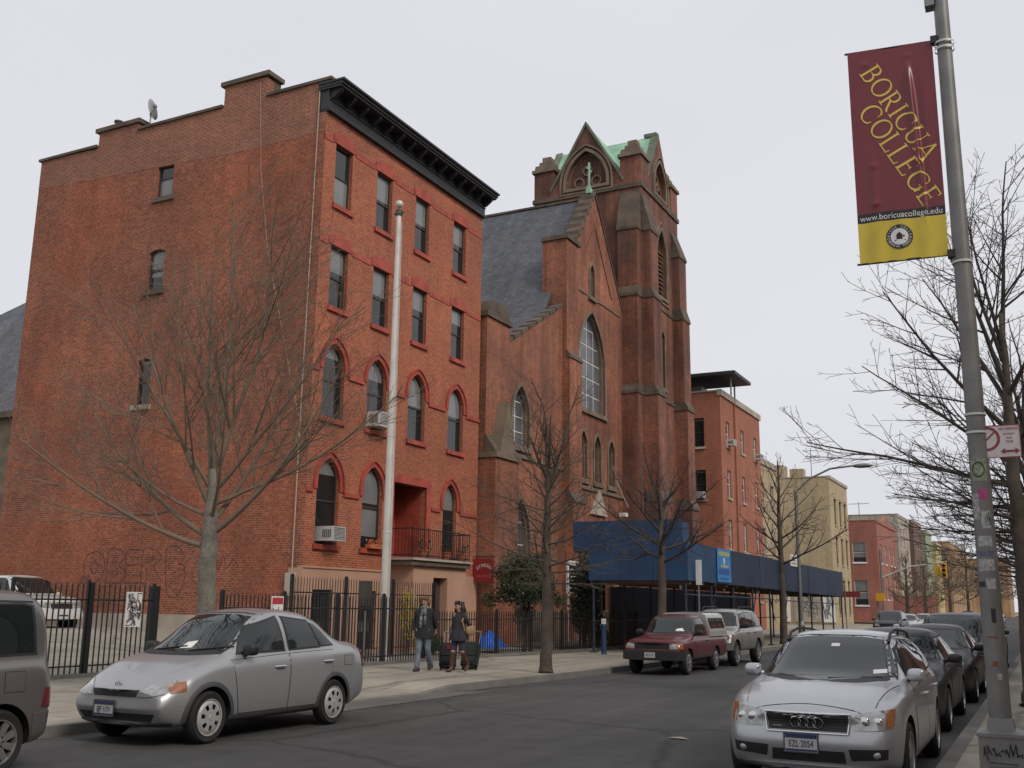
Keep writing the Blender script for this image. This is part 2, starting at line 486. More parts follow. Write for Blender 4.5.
def window(par, F, op, frame='frame_dark', dep=.16, bar=.055, sash=True, blind_sheen=(0, 0), glass='glass', cols=1, rows=1, sill=None, name='window'):
    """sash window filling outline op: frame > pane, sill"""
    us = [p[0] for p in op]; zs = [p[1] for p in op]
    u0, u1, z0, z1 = min(us), max(us), min(zs), max(zs)
    mb = MB()
    ring(mb, F, offset_poly(op, -bar), op, -dep - .05, -dep + .03)
    zm = z0 + (z1 - z0) * .5
    def clipu(z):
        xs = []
        n = len(op)
        for i in range(n):
            (a, b), (c, d) = op[i], op[(i + 1) % n]
            if (b - z) * (d - z) < 0: xs.append(a + (c - a) * (z - b) / (d - b))
        return (min(xs), max(xs)) if len(xs) >= 2 else (u0, u1)
    def clipz(u):
        zz = []
        n = len(op)
        for i in range(n):
            (a, b), (c, d) = op[i], op[(i + 1) % n]
            if (a - u) * (c - u) < 0: zz.append(b + (d - b) * (u - a) / (c - a))
        return (min(zz), max(zz)) if len(zz) >= 2 else (z0, z1)
    if sash: fbox(mb, F, u0 + bar, u1 - bar, zm - .03, zm + .03, -dep - .04, -dep + .02)
    t = .022
    for i in range(1, cols):
        u = u0 + (u1 - u0) * i / cols
        a, b = clipz(u); fbox(mb, F, u - t, u + t, a + bar, b - bar, -dep - .028, -dep + .012)
    for i in range(1, rows):
        z = z0 + (z1 - z0) * i / rows
        a, b = clipu(z); fbox(mb, F, a + bar, b - bar, z - t, z + t, -dep - .026, -dep + .014)
    w = mb.build(name, M[frame], par)
    g = MB()
    inner = offset_poly(op, -bar * .5)
    # the two sashes lie in slightly different planes
    def half(pts, zc, up):
        out = []
        n = len(pts)
        for i in range(n):
            a, b = pts[i], pts[(i + 1) % n]
            ia = (a[1] >= zc) == up; ib = (b[1] >= zc) == up
            if ia: out.append(a)
            if ia != ib:
                k = (zc - a[1]) / (b[1] - a[1]); out.append((a[0] + (b[0] - a[0]) * k, zc))
        return out
    tilt = random.uniform(-.012, .012)
    def pane(pts, d, mi):
        P3 = [F.p(u, z, d + tilt * (u - u0)) for u, z in pts]
        tri = tessellate_polygon([P3])
        g.mesh(P3, tri, mi)
    if sash:
        cuts = [(z0, zm, -dep - .02, blind_sheen[1]), (zm, z1 + .01, -dep - .005, blind_sheen[0])]
        for za, zb, d, bl in cuts:
            # bl = share of sash, from its top, painted as sky reflection and blinds
            zc = zb - (zb - za) * bl if bl else zb
            lo = half(half(inner, zc, False), za, True) if bl < 1 else []
            hi = half(half(inner, zb, False), zc, True) if bl > 0 else []
            if len(lo) > 2: pane(lo, d, 0)
            if len(hi) > 2: pane(hi, d, 1)
    else:
        pane(inner, -dep - .01, 0)
    g.build('pane', [M[glass], M['glass_blind_sheen']], w)
    if sill:
        s_ = MB(); fbox(s_, F, u0 - .09, u1 + .09, z0 - .16, z0 - .002, -.1, .09)
        s_.build('sill', M[sill], w)
    return w

def hood(par, F, op, mats, wid=.2, proud=.07, ears=None, z_from=None, name='hood_mould'):
    """moulding that follows the head of an opening; ears = (du) flat returns to either side"""
    pts = [p for p in op]
    zs = [p[1] for p in pts]
    zc = z_from if z_from is not None else min(zs) + (max(zs) - min(zs)) * .5
    head = [p for p in pts if p[1] >= zc]        # right spring .. crown .. left spring
    u0 = min(p[0] for p in pts); u1 = max(p[0] for p in pts)
    head = [(u1, zc)] + [p for p in head if not (abs(p[1] - zc) < 1e-6)] + [(u0, zc)]
    out = offset_poly(head + [((u0 + u1) / 2, zc - 2.0)], wid)[:-1]
    out[0] = (u1 + wid, zc); out[-1] = (u0 - wid, zc)
    mb = MB()
    ring(mb, F, head, out, -.02, proud, closed=False)
    # thin raised outer bead
    out2 = offset_poly(out + [((u0 + u1) / 2, zc - 2.0)], .05)[:-1]
    out2[0] = (out[0][0] + .05, zc); out2[-1] = (out[-1][0] - .05, zc)
    ring(mb, F, out, out2, -.02, proud + .05, closed=False)
    if ears:
        fbox(mb, F, u1 + wid + .05, u1 + wid + .05 + ears, zc - .0, zc + .13, -.02, proud + .03)
        fbox(mb, F, u0 - wid - .05 - ears, u0 - wid - .05, zc - .0, zc + .13, -.02, proud + .03)
    return mb.build(name, mats, par)

def ac_unit(loc, label, ax='X', w=.66, h=.42, d=.5):
    t = thing('air_conditioner', loc, label, 'air conditioner', 'window air conditioners')
    R = Matrix.Rotation(0 if ax == 'X' else -pi / 2, 4, 'Z')
    mb = MB(); mb.box(-.2, d, -w / 2, w / 2, 0, h, M=R); mb.build('case', M['metal_pale'], t)
    g = MB()
    for i in range(9):
        z = .05 + i * (h - .1) / 9
        g.box(d + .002, d + .012, -w / 2 + .04, w / 2 - .04, z, z + .018, M=R)
    g.box(d + .001, d + .004, -w / 2 + .05, w / 2 - .05, .04, h - .04, M=R, mi=1)
    for s_ in (-1, 1):
        for i in range(5):
            g.box(.1 + i * .07, .14 + i * .07, s_ * (w / 2 + .003) - .003, s_ * (w / 2 + .003) + .003, .1, h - .1, M=R, mi=1)
    g.build('grille', [M['metal_pale'], M['frame_brown']], t)
    return t

# ================================================================== BUILDING 1 : red brick house
FX, Y0, Y1 = -20.0, 25.2, 36.0
def red_house():
    b = thing('brick_building', (0, 0, 0), 'tall red brick house with black bracketed cornice and red window mouldings beside the church', 'building')
    F = Frame((FX, 0, 0), (0, 1, 0), (1, 0, 0))
    S = Frame((0, Y0, 0), (1, 0, 0), (0, -1, 0))
    ZB = 2.76
    colY = [(25.82, 26.78), (28.26, 29.24), (30.82, 31.80), (33.64, 34.64)]
    r4 = [arch(a, c, 14.66, 16.80, 'rect') for a, c in colY]
    r3 = [arch(a, c, 11.15, 13.24, 'rect') for a, c in colY]
    r2 = [arch(a - .09, c + .09, 7.5, 9.98, 'gothic', .78) for a, c in colY]
    r1 = [arch(a - .1, c + .1, 3.5, 6.24, 'gothic', .82) for a, c in colY[:2]] + [arch(33.36, 34.36, 3.36, 6.22, 'gothic', .74)]
    ent = arch(29.98, 32.12, 3.32, 5.88, 'rect')
    mb = MB()
    wall(mb, F, [(Y0, ZB), (Y1, ZB), (Y1, 18.2), (Y0, 18.2)], r4 + r3 + r2 + r1 + [ent], .24)
    mb.build('front_wall', M['brick_front'], b)
    # side wall
    sw = [arch(-27.5, -26.72, 15.9, 17.42, 'seg'), arch(-27.55, -26.8, 12.42, 13.93, 'seg'), arch(-27.62, -26.98, 8.3, 9.95, 'seg')]
    top = [(-20.0, 17.0), (-23.42, 16.95), (-33.9, 17.4)]
    mb = MB()
    wall(mb, S, [(-33.9, 1.15), (-20.0, 1.15)] + top, sw, .2)
    mb.box(-33.9, -33.6, Y0 + .02, Y1 - .31, .5, 18.5)
    mb.box(-33.9, FX - .3, Y1 - .3, Y1, .4, 18.2)
    mb.build('side_wall', M['brick_side'], b)
    mb = MB()
    prof = [(-20.004, 17.0), (-20.004, 18.80), (-22.62, 18.80), (-22.62, 19.55), (-24.55, 19.62), (-24.55, 18.80), (-28.7, 18.84), (-28.7, 19.1), (-30.76, 19.15), (-30.76, 18.5), (-33.9, 18.6), (-33.9, 17.4), (-23.42, 16.95)]
    plate(mb, S, prof[::-1], -.35, .006)
    mb.build('parapet', M['brick_parapet'], b)
    mb = MB()
    for u0, u1, z in ((-22.6, -19.8, 18.80), (-28.7, -24.58, 18.82), (-34.0, -30.8, 18.56)):
        fbox(mb, S, u0, u1, z, z + .1, -.42, .08)
    mb.build('coping', M['stone_dark'], b)
    for u0, u1, z in ((-24.68, -22.5, 19.6), (-30.9, -28.6, 19.13)):
        c = MB(); fbox(c, S, u0, u1, z, z + .16, -.75, .1); fbox(c, S, u0 + .12, u1 - .12, z - .8, z, -.7, -.352)
        if z < 19.5:
            c.lathe([(.13, z + .16), (.13, z + .42), (.17, z + .44), (.17, z + .5), (0, z + .5)], 12, (u0 + .75, Y0 + .3, 0))
        c.build('chimney', [M['stone_dark']], b)
    mb = MB(); mb.box(-33.5, -20.3, Y0 + .4, Y1 - .31, 18.0, 18.15); mb.build('roof', M['roof_tar'], b)
    # plinth of the side wall and stucco ground storey
    mb = MB(); fbox(mb, S, -33.9, -20.02, .3, 1.3, -.1, .12); mb.build('plinth', M['stone_pale'], b)
    base_op = [arch(25.7, 26.7, .25, 2.12, 'rect'), arch(28.1, 29.1, .25, 2.12, 'rect')]
    mb = MB()
    Fb = Frame((FX + .05, 0, 0), (0, 1, 0), (1, 0, 0))
    wall(mb, Fb, [(Y0 - .02, .05), (29.8, .05), (29.8, ZB + .02), (Y0 - .02, ZB + .02)], base_op, .25)
    Sb = Frame((0, Y0 - .02, 0), (1, 0, 0), (0, -1, 0))
    wall(mb, Sb, [(-20.5, .05), (FX + .05, .05), (FX + .05, ZB), (-20.5, ZB)], [], .1)
    fbox(mb, Fb, Y0 - .02, 29.8, ZB, ZB + .06, -.2, .04); wall(mb, Fb, [(33.35, .05), (Y1, .05), (Y1, ZB + .02), (33.35, ZB + .02)], [], .1)
    # projecting porch block under the balcony
    door = arch(31.1, 32.05, .15, 2.62, 'rect')
    Fp = Frame((-18.95, 0, 0), (0, 1, 0), (1, 0, 0))
    wall(mb, Fp, [(29.8, .05), (33.35, .05), (33.35, 3.0), (29.8, 3.0)], [door], .35)
    Sp = Frame((0, 29.8, 0), (1, 0, 0), (0, -1, 0))
    wall(mb, Sp, [(FX, .05), (-18.95, .05), (-18.95, 3.0), (FX, 3.0)], [], .1)
    mb.box(FX, -18.96, 33.25, 33.349, .05, 3.0)
    mb.build('ground_storey', M['stucco'], b)
    mb = MB(); fbox(mb, Fp, 31.1, 32.05, .15, 2.62, -.36, -.3); fbox(mb, Fp, 31.2, 31.95, 1.5, 2.5, -.3, -.28)
    dd = mb.build('door', M['frame_brown'], b)
    h = MB(); h.lathe([(0, 0), (.035, .01), (.035, .05), (0, .06)], 10, (-19.25, 31.95, 1.1), 'X'); h.build('handle', M['gold'], dd)
    for op in base_op:
        w = window(b, Fb, op, 'frame_dark', .18, .06, True, (0, .4))
        g = MB()
        for i in range(9):
            u = op[0][0] + (i + .5) / 9 * 1.0
            g.tube([Fb.p(u, .27, .03), Fb.p(u, 2.1, .03)], .011, 5)
        for z in (.5, 1.2, 1.95): fbox(g, Fb, op[0][0], op[1][0], z, z + .03, .02, .04)
        g.build('window_bars', M['iron'], w)
    # openings
    bl = [(.15, 0), (.5, 0), (.45, 0), (.6, 0)]
    for i, op in enumerate(r4):
        window(b, F, op, blind_sheen=[(.0, .95), (.9, 0), (.9, 0), (.8, 0)][i], sill='red_trim')
    for i, op in enumerate(r3):
        window(b, F, op, blind_sheen=[(.8, 0), (.9, 0), (.75, 0), (.6, 0)][i], sill='red_trim')
    for i, op in enumerate(r2):
        window(b, F, op, blind_sheen=[(.4, 0), (.6, 0), (1, 0), (.9, 0)][i], sill='red_trim')
    for i, op in enumerate(r1[:2]):
        window(b, F, op, blind_sheen=[(.4, 0), (.9, .7)][i], sill='red_trim')
    window(b, F, r1[2], blind_sheen=(.7, 0), name='balcony_door')
    # mouldings
    for op in r4 + r3:
        u0, u1 = op[0][0], op[1][0]; zt = op[2][1]
        # label mould with raised ears: a low segmental cap
        cap = arch(u0 - .14, u1 + .14, zt + .0, zt + .42, 'seg', .15, 8)
        mb = MB(); plate(mb, F, cap, -.02, .03); 
        mb.build('lintel', M['red_trim'], b)
    for op in r2: hood(b, F, op, M['red_trim'], .16, .035, z_from=9.05)
    for op in r1: hood(b, F, op, M['red_trim'], .16, .035, z_from=5.2)
    def belt(z, h, ups, proud=.03):
        mb = MB(); u = Y0
        for a, c in ups:
            if a > u + .02: fbox(mb, F, u + (.0 if u == Y0 else .0), a, z, z + h, -.02, proud)
            u = c
        fbox(mb, F, u, Y1 - .02, z, z + h, -.02, proud)
        mb.build('belt_course', M['red_trim'], b)
    belt(16.74, .17, [(a - .17, c + .17) for a, c in colY], .022)
    belt(13.18, .17, [(a - .17, c + .17) for a, c in colY], .022)
    belt(8.92, .13, [(a - .31, c + .31) for a, c in colY], .06)
    belt(5.07, .13, [(a - .32, c + .32) for a, c in colY[:2]] + [(29.6, 32.5), (33.12, 34.6)], .06)
    # entrance recess
    mb = MB()
    ring(mb, F, offset_poly(ent, 0), offset_poly(ent, .3), -.02, .05)
    Fr = Frame((FX - 1.3, 0, 0), (0, 1, 0), (1, 0, 0))
    fbox(mb, Fr, 29.9, 32.2, 3.3, 5.95, -.1, 0)
    for y in (29.88, 32.125): mb.box(FX - 1.3, FX - .24, y, y + .1, 3.3, 5.95)
    mb.build('entrance_surround', M['red_trim'], b)
    mb = MB(); mb.box(FX - 1.3, FX - .24, 29.9, 32.2, 5.885, 5.98); mb.build('recess_ceiling', M['cornice'], b)
    mb = MB(); fbox(mb, Fr, 30.3, 31.3, 3.32, 5.4, 0, .05); mb.build('entrance_door', M['frame_brown'], b)
    # balcony
    mb = MB(); mb.box(FX, -18.8, 29.45, 33.42, 3.0, 3.16); mb.box(FX, -18.72, 29.4, 33.47, 3.163, 3.24, mi=1); mb.build('balcony_slab', [M['stone_dark'], M['stone_pale']], b)
    mb = MB()
    def rail(p, q):
        p, q = V(p), V(q); L_ = (q - p).length; n = int(L_ / .13)
        for z in (.1, .98): mb.tube([p + V((0, 0, z)), q + V((0, 0, z))], .02, 6)
        for i in range(n + 1):
            a = p.lerp(q, i / n); mb.tube([a + V((0, 0, .02)), a + V((0, 0, .98 if i % 8 else 1.04))], .011 if i % 8 else .02, 5)
    rail((-18.85, 29.5, 3.24), (-18.85, 33.4, 3.24)); rail((-19.95, 29.5, 3.24), (-18.85, 29.5, 3.24)); rail((-19.95, 33.4, 3.24), (-18.85, 33.4, 3.24))
    mb.build('railing', M['iron'], b)
    # cornice
    mb = MB()
    def cbox(x1, z0, z1, y0=Y0 - .02, y1=Y1 + .02): mb.box(FX - .3, x1, y0, y1, z0, z1)
    cbox(FX + .10, 17.74, 18.10); cbox(FX + .16, 17.70, 17.76); cbox(FX + .14, 18.10, 18.16); cbox(FX + .1, 18.16, 18.45)
    cbox(FX + .62, 18.45, 18.53, Y0 - .08, Y1 + .08); cbox(FX + .68, 18.53, 18.63, Y0 - .1, Y1 + .1); cbox(FX + .76, 18.63, 18.70, Y0 - .13, Y1 + .12)
    cbox(FX + .1, 18.70, 18.85, Y0 - .05, Y1)
    cn = mb.build('cornice', M['cornice'], b)
    br = MB()
    for i in range(15):
        y = Y0 + .12 + i * (Y1 - Y0 - .24) / 14
        br.prism([(FX + .1, y - .07, 18.16), (FX + .22, y - .07, 18.16), (FX + .5, y - .07, 18.36), (FX + .54, y - .07, 18.45), (FX + .1, y - .07, 18.45)], (0, .14, 0))
    br.build('bracket', M['cornice'], cn)
    # conduits on the corner of the side wall
    mb = MB()
    mb.tube([(-20.28, Y0 - .05, 18.7), (-20.3, Y0 - .05, 14), (-20.34, Y0 - .05, 8), (-20.33, Y0 - .05, 2.2)], .02, 6)
    mb.tube([(-22.9, Y0 - .05, 19.4), (-22.6, Y0 - .05, 16), (-22.1, Y0 - .06, 13.2), (-20.9, Y0 - .05, 9.0), (-20.4, Y0 - .05, 7.4)], .007, 5)
    mb.box(-20.5, -20.18, Y0 - .16, Y0 - .01, 1.9, 2.6)
    mb.build('conduit', M['stone_pale'], b)
    # side windows
    for i, op in enumerate(sw):
        w = window(b, S, op, 'frame_dark' , .12, .06, True, [(.0, .95), (.9, .3), (.2, 0)][i])
        s_ = MB(); fbox(s_, S, op[0][0] - .12, op[1][0] + .12, op[0][1] - .17, op[0][1], -.1, .1); s_.build('sill', M['stone_dark' if i < 2 else 'stone_pale'], w)
        hd = [q for q in op[2:]]
        s_ = MB(); ring(s_, S, hd, [(u + (u - (op[0][0] + op[1][0]) / 2) * .22, z + .2) for u, z in hd], -.02, .012, closed=False); s_.build('arch_bricks', M['brick_parapet'], w)
    # graffiti outlines on the side wall
    mb = MB()
    def strokes(lst, ox, oz, sc, r=.013):
        for st in lst:
            pts = []
            for k in range(len(st) - 1):
                p0 = st[max(k - 1, 0)]; p1 = st[k]; p2 = st[k + 1]; p3 = st[min(k + 2, len(st) - 1)]
                for j in range(5):
                    t = j / 5
                    f = lambda a, b_, c, d: .5 * (2 * b_ + (c - a) * t + (2 * a - 5 * b_ + 4 * c - d) * t * t + (3 * b_ - a - 3 * c + d) * t ** 3)
                    pts.append((f(p0[0], p1[0], p2[0], p3[0]), f(p0[1], p1[1], p2[1], p3[1])))
            pts.append(st[-1])
            ribbon = [(ox + x * sc, oz + z * sc) for x, z in pts]
            for k in range(len(ribbon) - 1):
                a, c = V(ribbon[k]), V(ribbon[k + 1]); e = (c - a)
                if e.length < 1e-6: continue
                e.normalize(); nn = V((-e.y, e.x)) * r; a = a - e * r * .6; c = c + e * r * .6
                mb.face([S.p(*(a - nn), .004 + .0004 * (k % 3)), S.p(*(c - nn), .004 + .0004 * (k % 3)), S.p(*(c + nn), .004 + .0004 * (k % 3)), S.p(*(a + nn), .004 + .0004 * (k % 3))])
    O = [[(.5, 1), (.1, .85), (0, .45), (.15, .1), (.5, 0), (.85, .15), (.95, .55), (.8, .9), (.5, 1)], [(.5, .7), (.3, .5), (.5, .28), (.66, .5), (.5, .7)]]
    B = [[(0, 0), (0, 1), (.5, 1.02), (.75, .8), (.5, .55), (.85, .3), (.6, 0), (0, 0)], [(.25, .8), (.45, .78), (.25, .62), (.25, .8)], [(.25, .4), (.5, .3), (.25, .18), (.25, .4)]]
    E_ = [[(.7, 1), (0, 1), (.02, .5), (0, 0), (.7, .02)], [(.05, .55), (.55, .55)], [(.7, 1), (.66, .8), (.3, .78), (.3, .6)], [(.7, .02), (.68, .22), (.3, .24)]]
    R_ = [[(0, 0), (0, 1), (.5, 1), (.8, .75), (.5, .5), (.9, 0)], [(.2, .8), (.5, .74), (.2, .62), (.2, .8)], [(.2, .45), (.2, 0), (0, 0)]]
    Bb = [[(.1, 1.05), (.15, .3), (.3, -.35), (.7, -.4), (.95, .1), (.9, .5), (.65, .55)], [(.1, 1.05), (.55, 1.1), (.9, .8), (.65, .55)]]
    for g, ox in ((O, -29.35), (B, -28.2), (E_, -27.35), (R_, -26.6), (Bb, -25.7)): strokes(g, ox, 2.3, 1.05)
    strokes([[(-.2, -.9), (-.1, -.5), (.1, -.9), (.3, -.45), (.4, -.9)], [(1.3, -.6), (1.4, -.9), (1.8, -.8)]], -29.3, 2.9, .8)
    strokes([[(0, 0), (.2, .5), (.4, 0), (.6, .55), (.8, .05), (1.1, .4), (1.4, .1)]], -23.6, 2.7, .8)
    mb.build('graffiti_lettering', mat('spray_paint', (.085, .038, .028), .8, var=.3), b)
    return b
red_house()
ac_unit((FX + .02, 28.62, 7.55), 'white air conditioner in the second-floor arched window beside the flagpole', w=.8, h=.5)
ac_unit((FX + .02, 26.3, 3.6), 'white air conditioner low in the first-floor arched window nearest the corner', w=.66, h=.45)
# satellite dish
t = thing('satellite_dish', (-28.25, Y0 + .1, 18.86), 'small pale satellite dish on the roof edge of the red brick building', 'satellite dish')
mb = MB(); mb.tube([(0, 0, 0), (0, 0, .35), (.05, -.05, .5)], .025, 8); mb.build('mast', M['metal_grey'], t)
mb = MB(); R = Matrix.Rotation(radians(-62), 4, 'X') @ Matrix.Rotation(radians(24), 4, 'Y')
prof = [(0.0, 0), (.12, .008), (.22, .03), (.3, .06), (.31, .075)]
vs = []; fs = []
for r, h in prof:
    for k in range(20):
        a = 2 * pi * k / 20; vs.append(R @ V((r * cos(a), r * sin(a) * 1.1, h)) + V((.03, -.05, .62)))
for i in range(len(prof) - 1):
    for k in range(20): fs.append((i * 20 + k, i * 20 + (k + 1) % 20, i * 20 + 20 + (k + 1) % 20, i * 20 + 20 + k))
mb.mesh(vs, fs); mb.build('dish', M['metal_pale'], t, smooth=60)
mb = MB(); mb.tube([(.05, -.1, .42), (.42, -.25, .45), (.46, -.27, .52)], .015, 6); mb.box(.4, .5, -.33, -.22, .5, .58); mb.build('feed_arm', M['metal_grey'], t); t.scale = (1.15, 1.15, 1.15)
# flower pots on the balcony
def pot(loc, label, r=.16, leaf='leaf_holly', h=.3):
    t = thing('flower_pot', loc, label, 'flower pot', 'pots on the balcony')
    mb = MB(); mb.lathe([(0, 0), (r * .75, 0), (r, h * .85), (r * 1.1, h * .85), (r * 1.1, h), (r * .9, h), (r * .85, h * .9), (0, h * .9)], 14); mb.build('pot', M['terracotta'], t)
    mb = MB()
    for i in range(60):
        a = random.uniform(0, 2 * pi); q = r * 1.3 * sqrt(random.random()); z = h + random.random() * .35
        p = V((q * cos(a), q * sin(a), z)); e = V((random.gauss(0, 1), random.gauss(0, 1), random.gauss(0, 1))).normalized() * .06; f = e.cross(V((0.3, .2, 1))).normalized() * .035
        mb.face([p - e, p + f, p + e, p - f])
    mb.build('plant', M[leaf], t)
pot((-19.05, 30.6, 3.24), 'larger terracotta pot on the balcony in front of the entrance recess', .2)
pot((-19.05, 32.1, 3.24), 'small terracotta pot between the balcony entrance and the balcony door', .17)
pot((-19.05, 33.2, 3.24), 'terracotta pot at the church end of the balcony', .2)
t = thing('flower_box', (FX + .02, 28.85, 3.5), 'orange flower box on the sill of the second arched first-floor window', 'flower box')
mb = MB(); mb.box(.0, .22, -.45, .35, .0, .14); mb.build('box', M['terracotta'], t)
mb = MB()
for i in range(160):
    p = V((random.uniform(.0, .24), random.uniform(-.45, .35), random.uniform(.1, .3))); e = V((random.gauss(0, 1), random.gauss(0, 1), random.gauss(0, 1))).normalized() * .04; f = e.cross(V((.3, .2, 1))).normalized() * .03
    mb.face([p - e, p + f, p + e, p - f])
mb.build('flowers', M['terracotta'], t)
# hanging school sign
t = thing('hanging_sign', (-20.05, 35.75, 2.5), 'dark red sign with white lettering hung between the red brick house and the church', 'sign')
M['sign_red'] = mat('sign_red', (.24, .018, .024), .5, var=.1)
mb = MB(); mb.box(.1, 1.0, -.03, .03, .1, .98); mb.build('board', M['sign_red'], t)
mb = MB(); mb.tube([(0, 0, 1.05), (1.05, 0, 1.05)], .02, 6); mb.tube([(.2, 0, 1.05), (.2, 0, .97)], .01, 5); mb.tube([(.9, 0, 1.05), (.9, 0, .97)], .01, 5); mb.build('bracket', M['iron'], t)
def text(parent, s_, size, M4, m_, name='lettering', ext=.002, align='CENTER', sx=1.0, spacing=1.0):
    c = bpy.data.curves.new(name, 'FONT'); c.body = s_; c.size = size; c.extrude = ext; c.align_x = align; c.align_y = 'CENTER'; c.space_character = spacing; c.resolution_u = 3
    o = bpy.data.objects.new('tmp', c); COL.objects.link(o)
    bpy.context.view_layer.update()
    me = bpy.data.meshes.new_from_object(o.evaluated_get(bpy.context.evaluated_depsgraph_get()))
    bpy.data.objects.remove(o); bpy.data.curves.remove(c)
    me.materials.clear(); me.materials.append(m_)
    me.transform(M4 @ Matrix.Diagonal((sx, 1, 1, 1)))
    me.name = name
    return link(name, me, parent)
def facing(o, u, n):
    """matrix taking text space (x right, y up, z out) to x=u, y=Z, z=n"""
    u = V(u); n = V(n); z = n.cross(u)
    m = Matrix((u, z, n)).transposed().to_4x4(); m.translation = V(o); return m
for ch, x, z, r in (('S', .27, .6, .35), ('T', .36, .655, .25), ('.', .42, .655, .2), ('N', .5, .71, .1), ('I', .58, .715, .0), ('C', .65, .71, -.1), ('K', .75, .68, -.25), ('S', .84, .63, -.35)):
    text(t, ch, .17, facing((x, -.033, z), (1, 0, 0), (0, -1, 0)) @ Matrix.Rotation(r, 4, 'Z'), M['white_paint'])
text(t, 'ALLIANCE', .15, facing((.56, -.033, .3), (1, 0, 0), (0, -1, 0)), mat('sign_pink', (.4, .12, .12), .6, var=0), sx=.9)
# ================================================================== CHURCH
def gothic_window(par, F, op, cols=3, rows=6, trim='stone', wid=.14, glass='glass_lead', frame='frame_white', dep=.3, name='window', bars=True, louvre=False):
    us = [p[0] for p in op]; zs = [p[1] for p in op]
    w = window(par, F, op, frame, dep, .05, False, glass=glass, cols=cols if bars else 1, rows=rows if bars else 1, name=name)
    mb = MB()
    ring(mb, F, op, offset_poly(op, wid), -.02, .06)
    ring(mb, F, offset_poly(op, -.07), op, -dep + .05, -.1)
    sill_z = min(zs)
    fbox(mb, F, min(us) - wid - .08, max(us) + wid + .08, sill_z - .26, sill_z - wid - .002, -.02, .14)
    mb.build('stone_surround', M[trim], w)
    return w

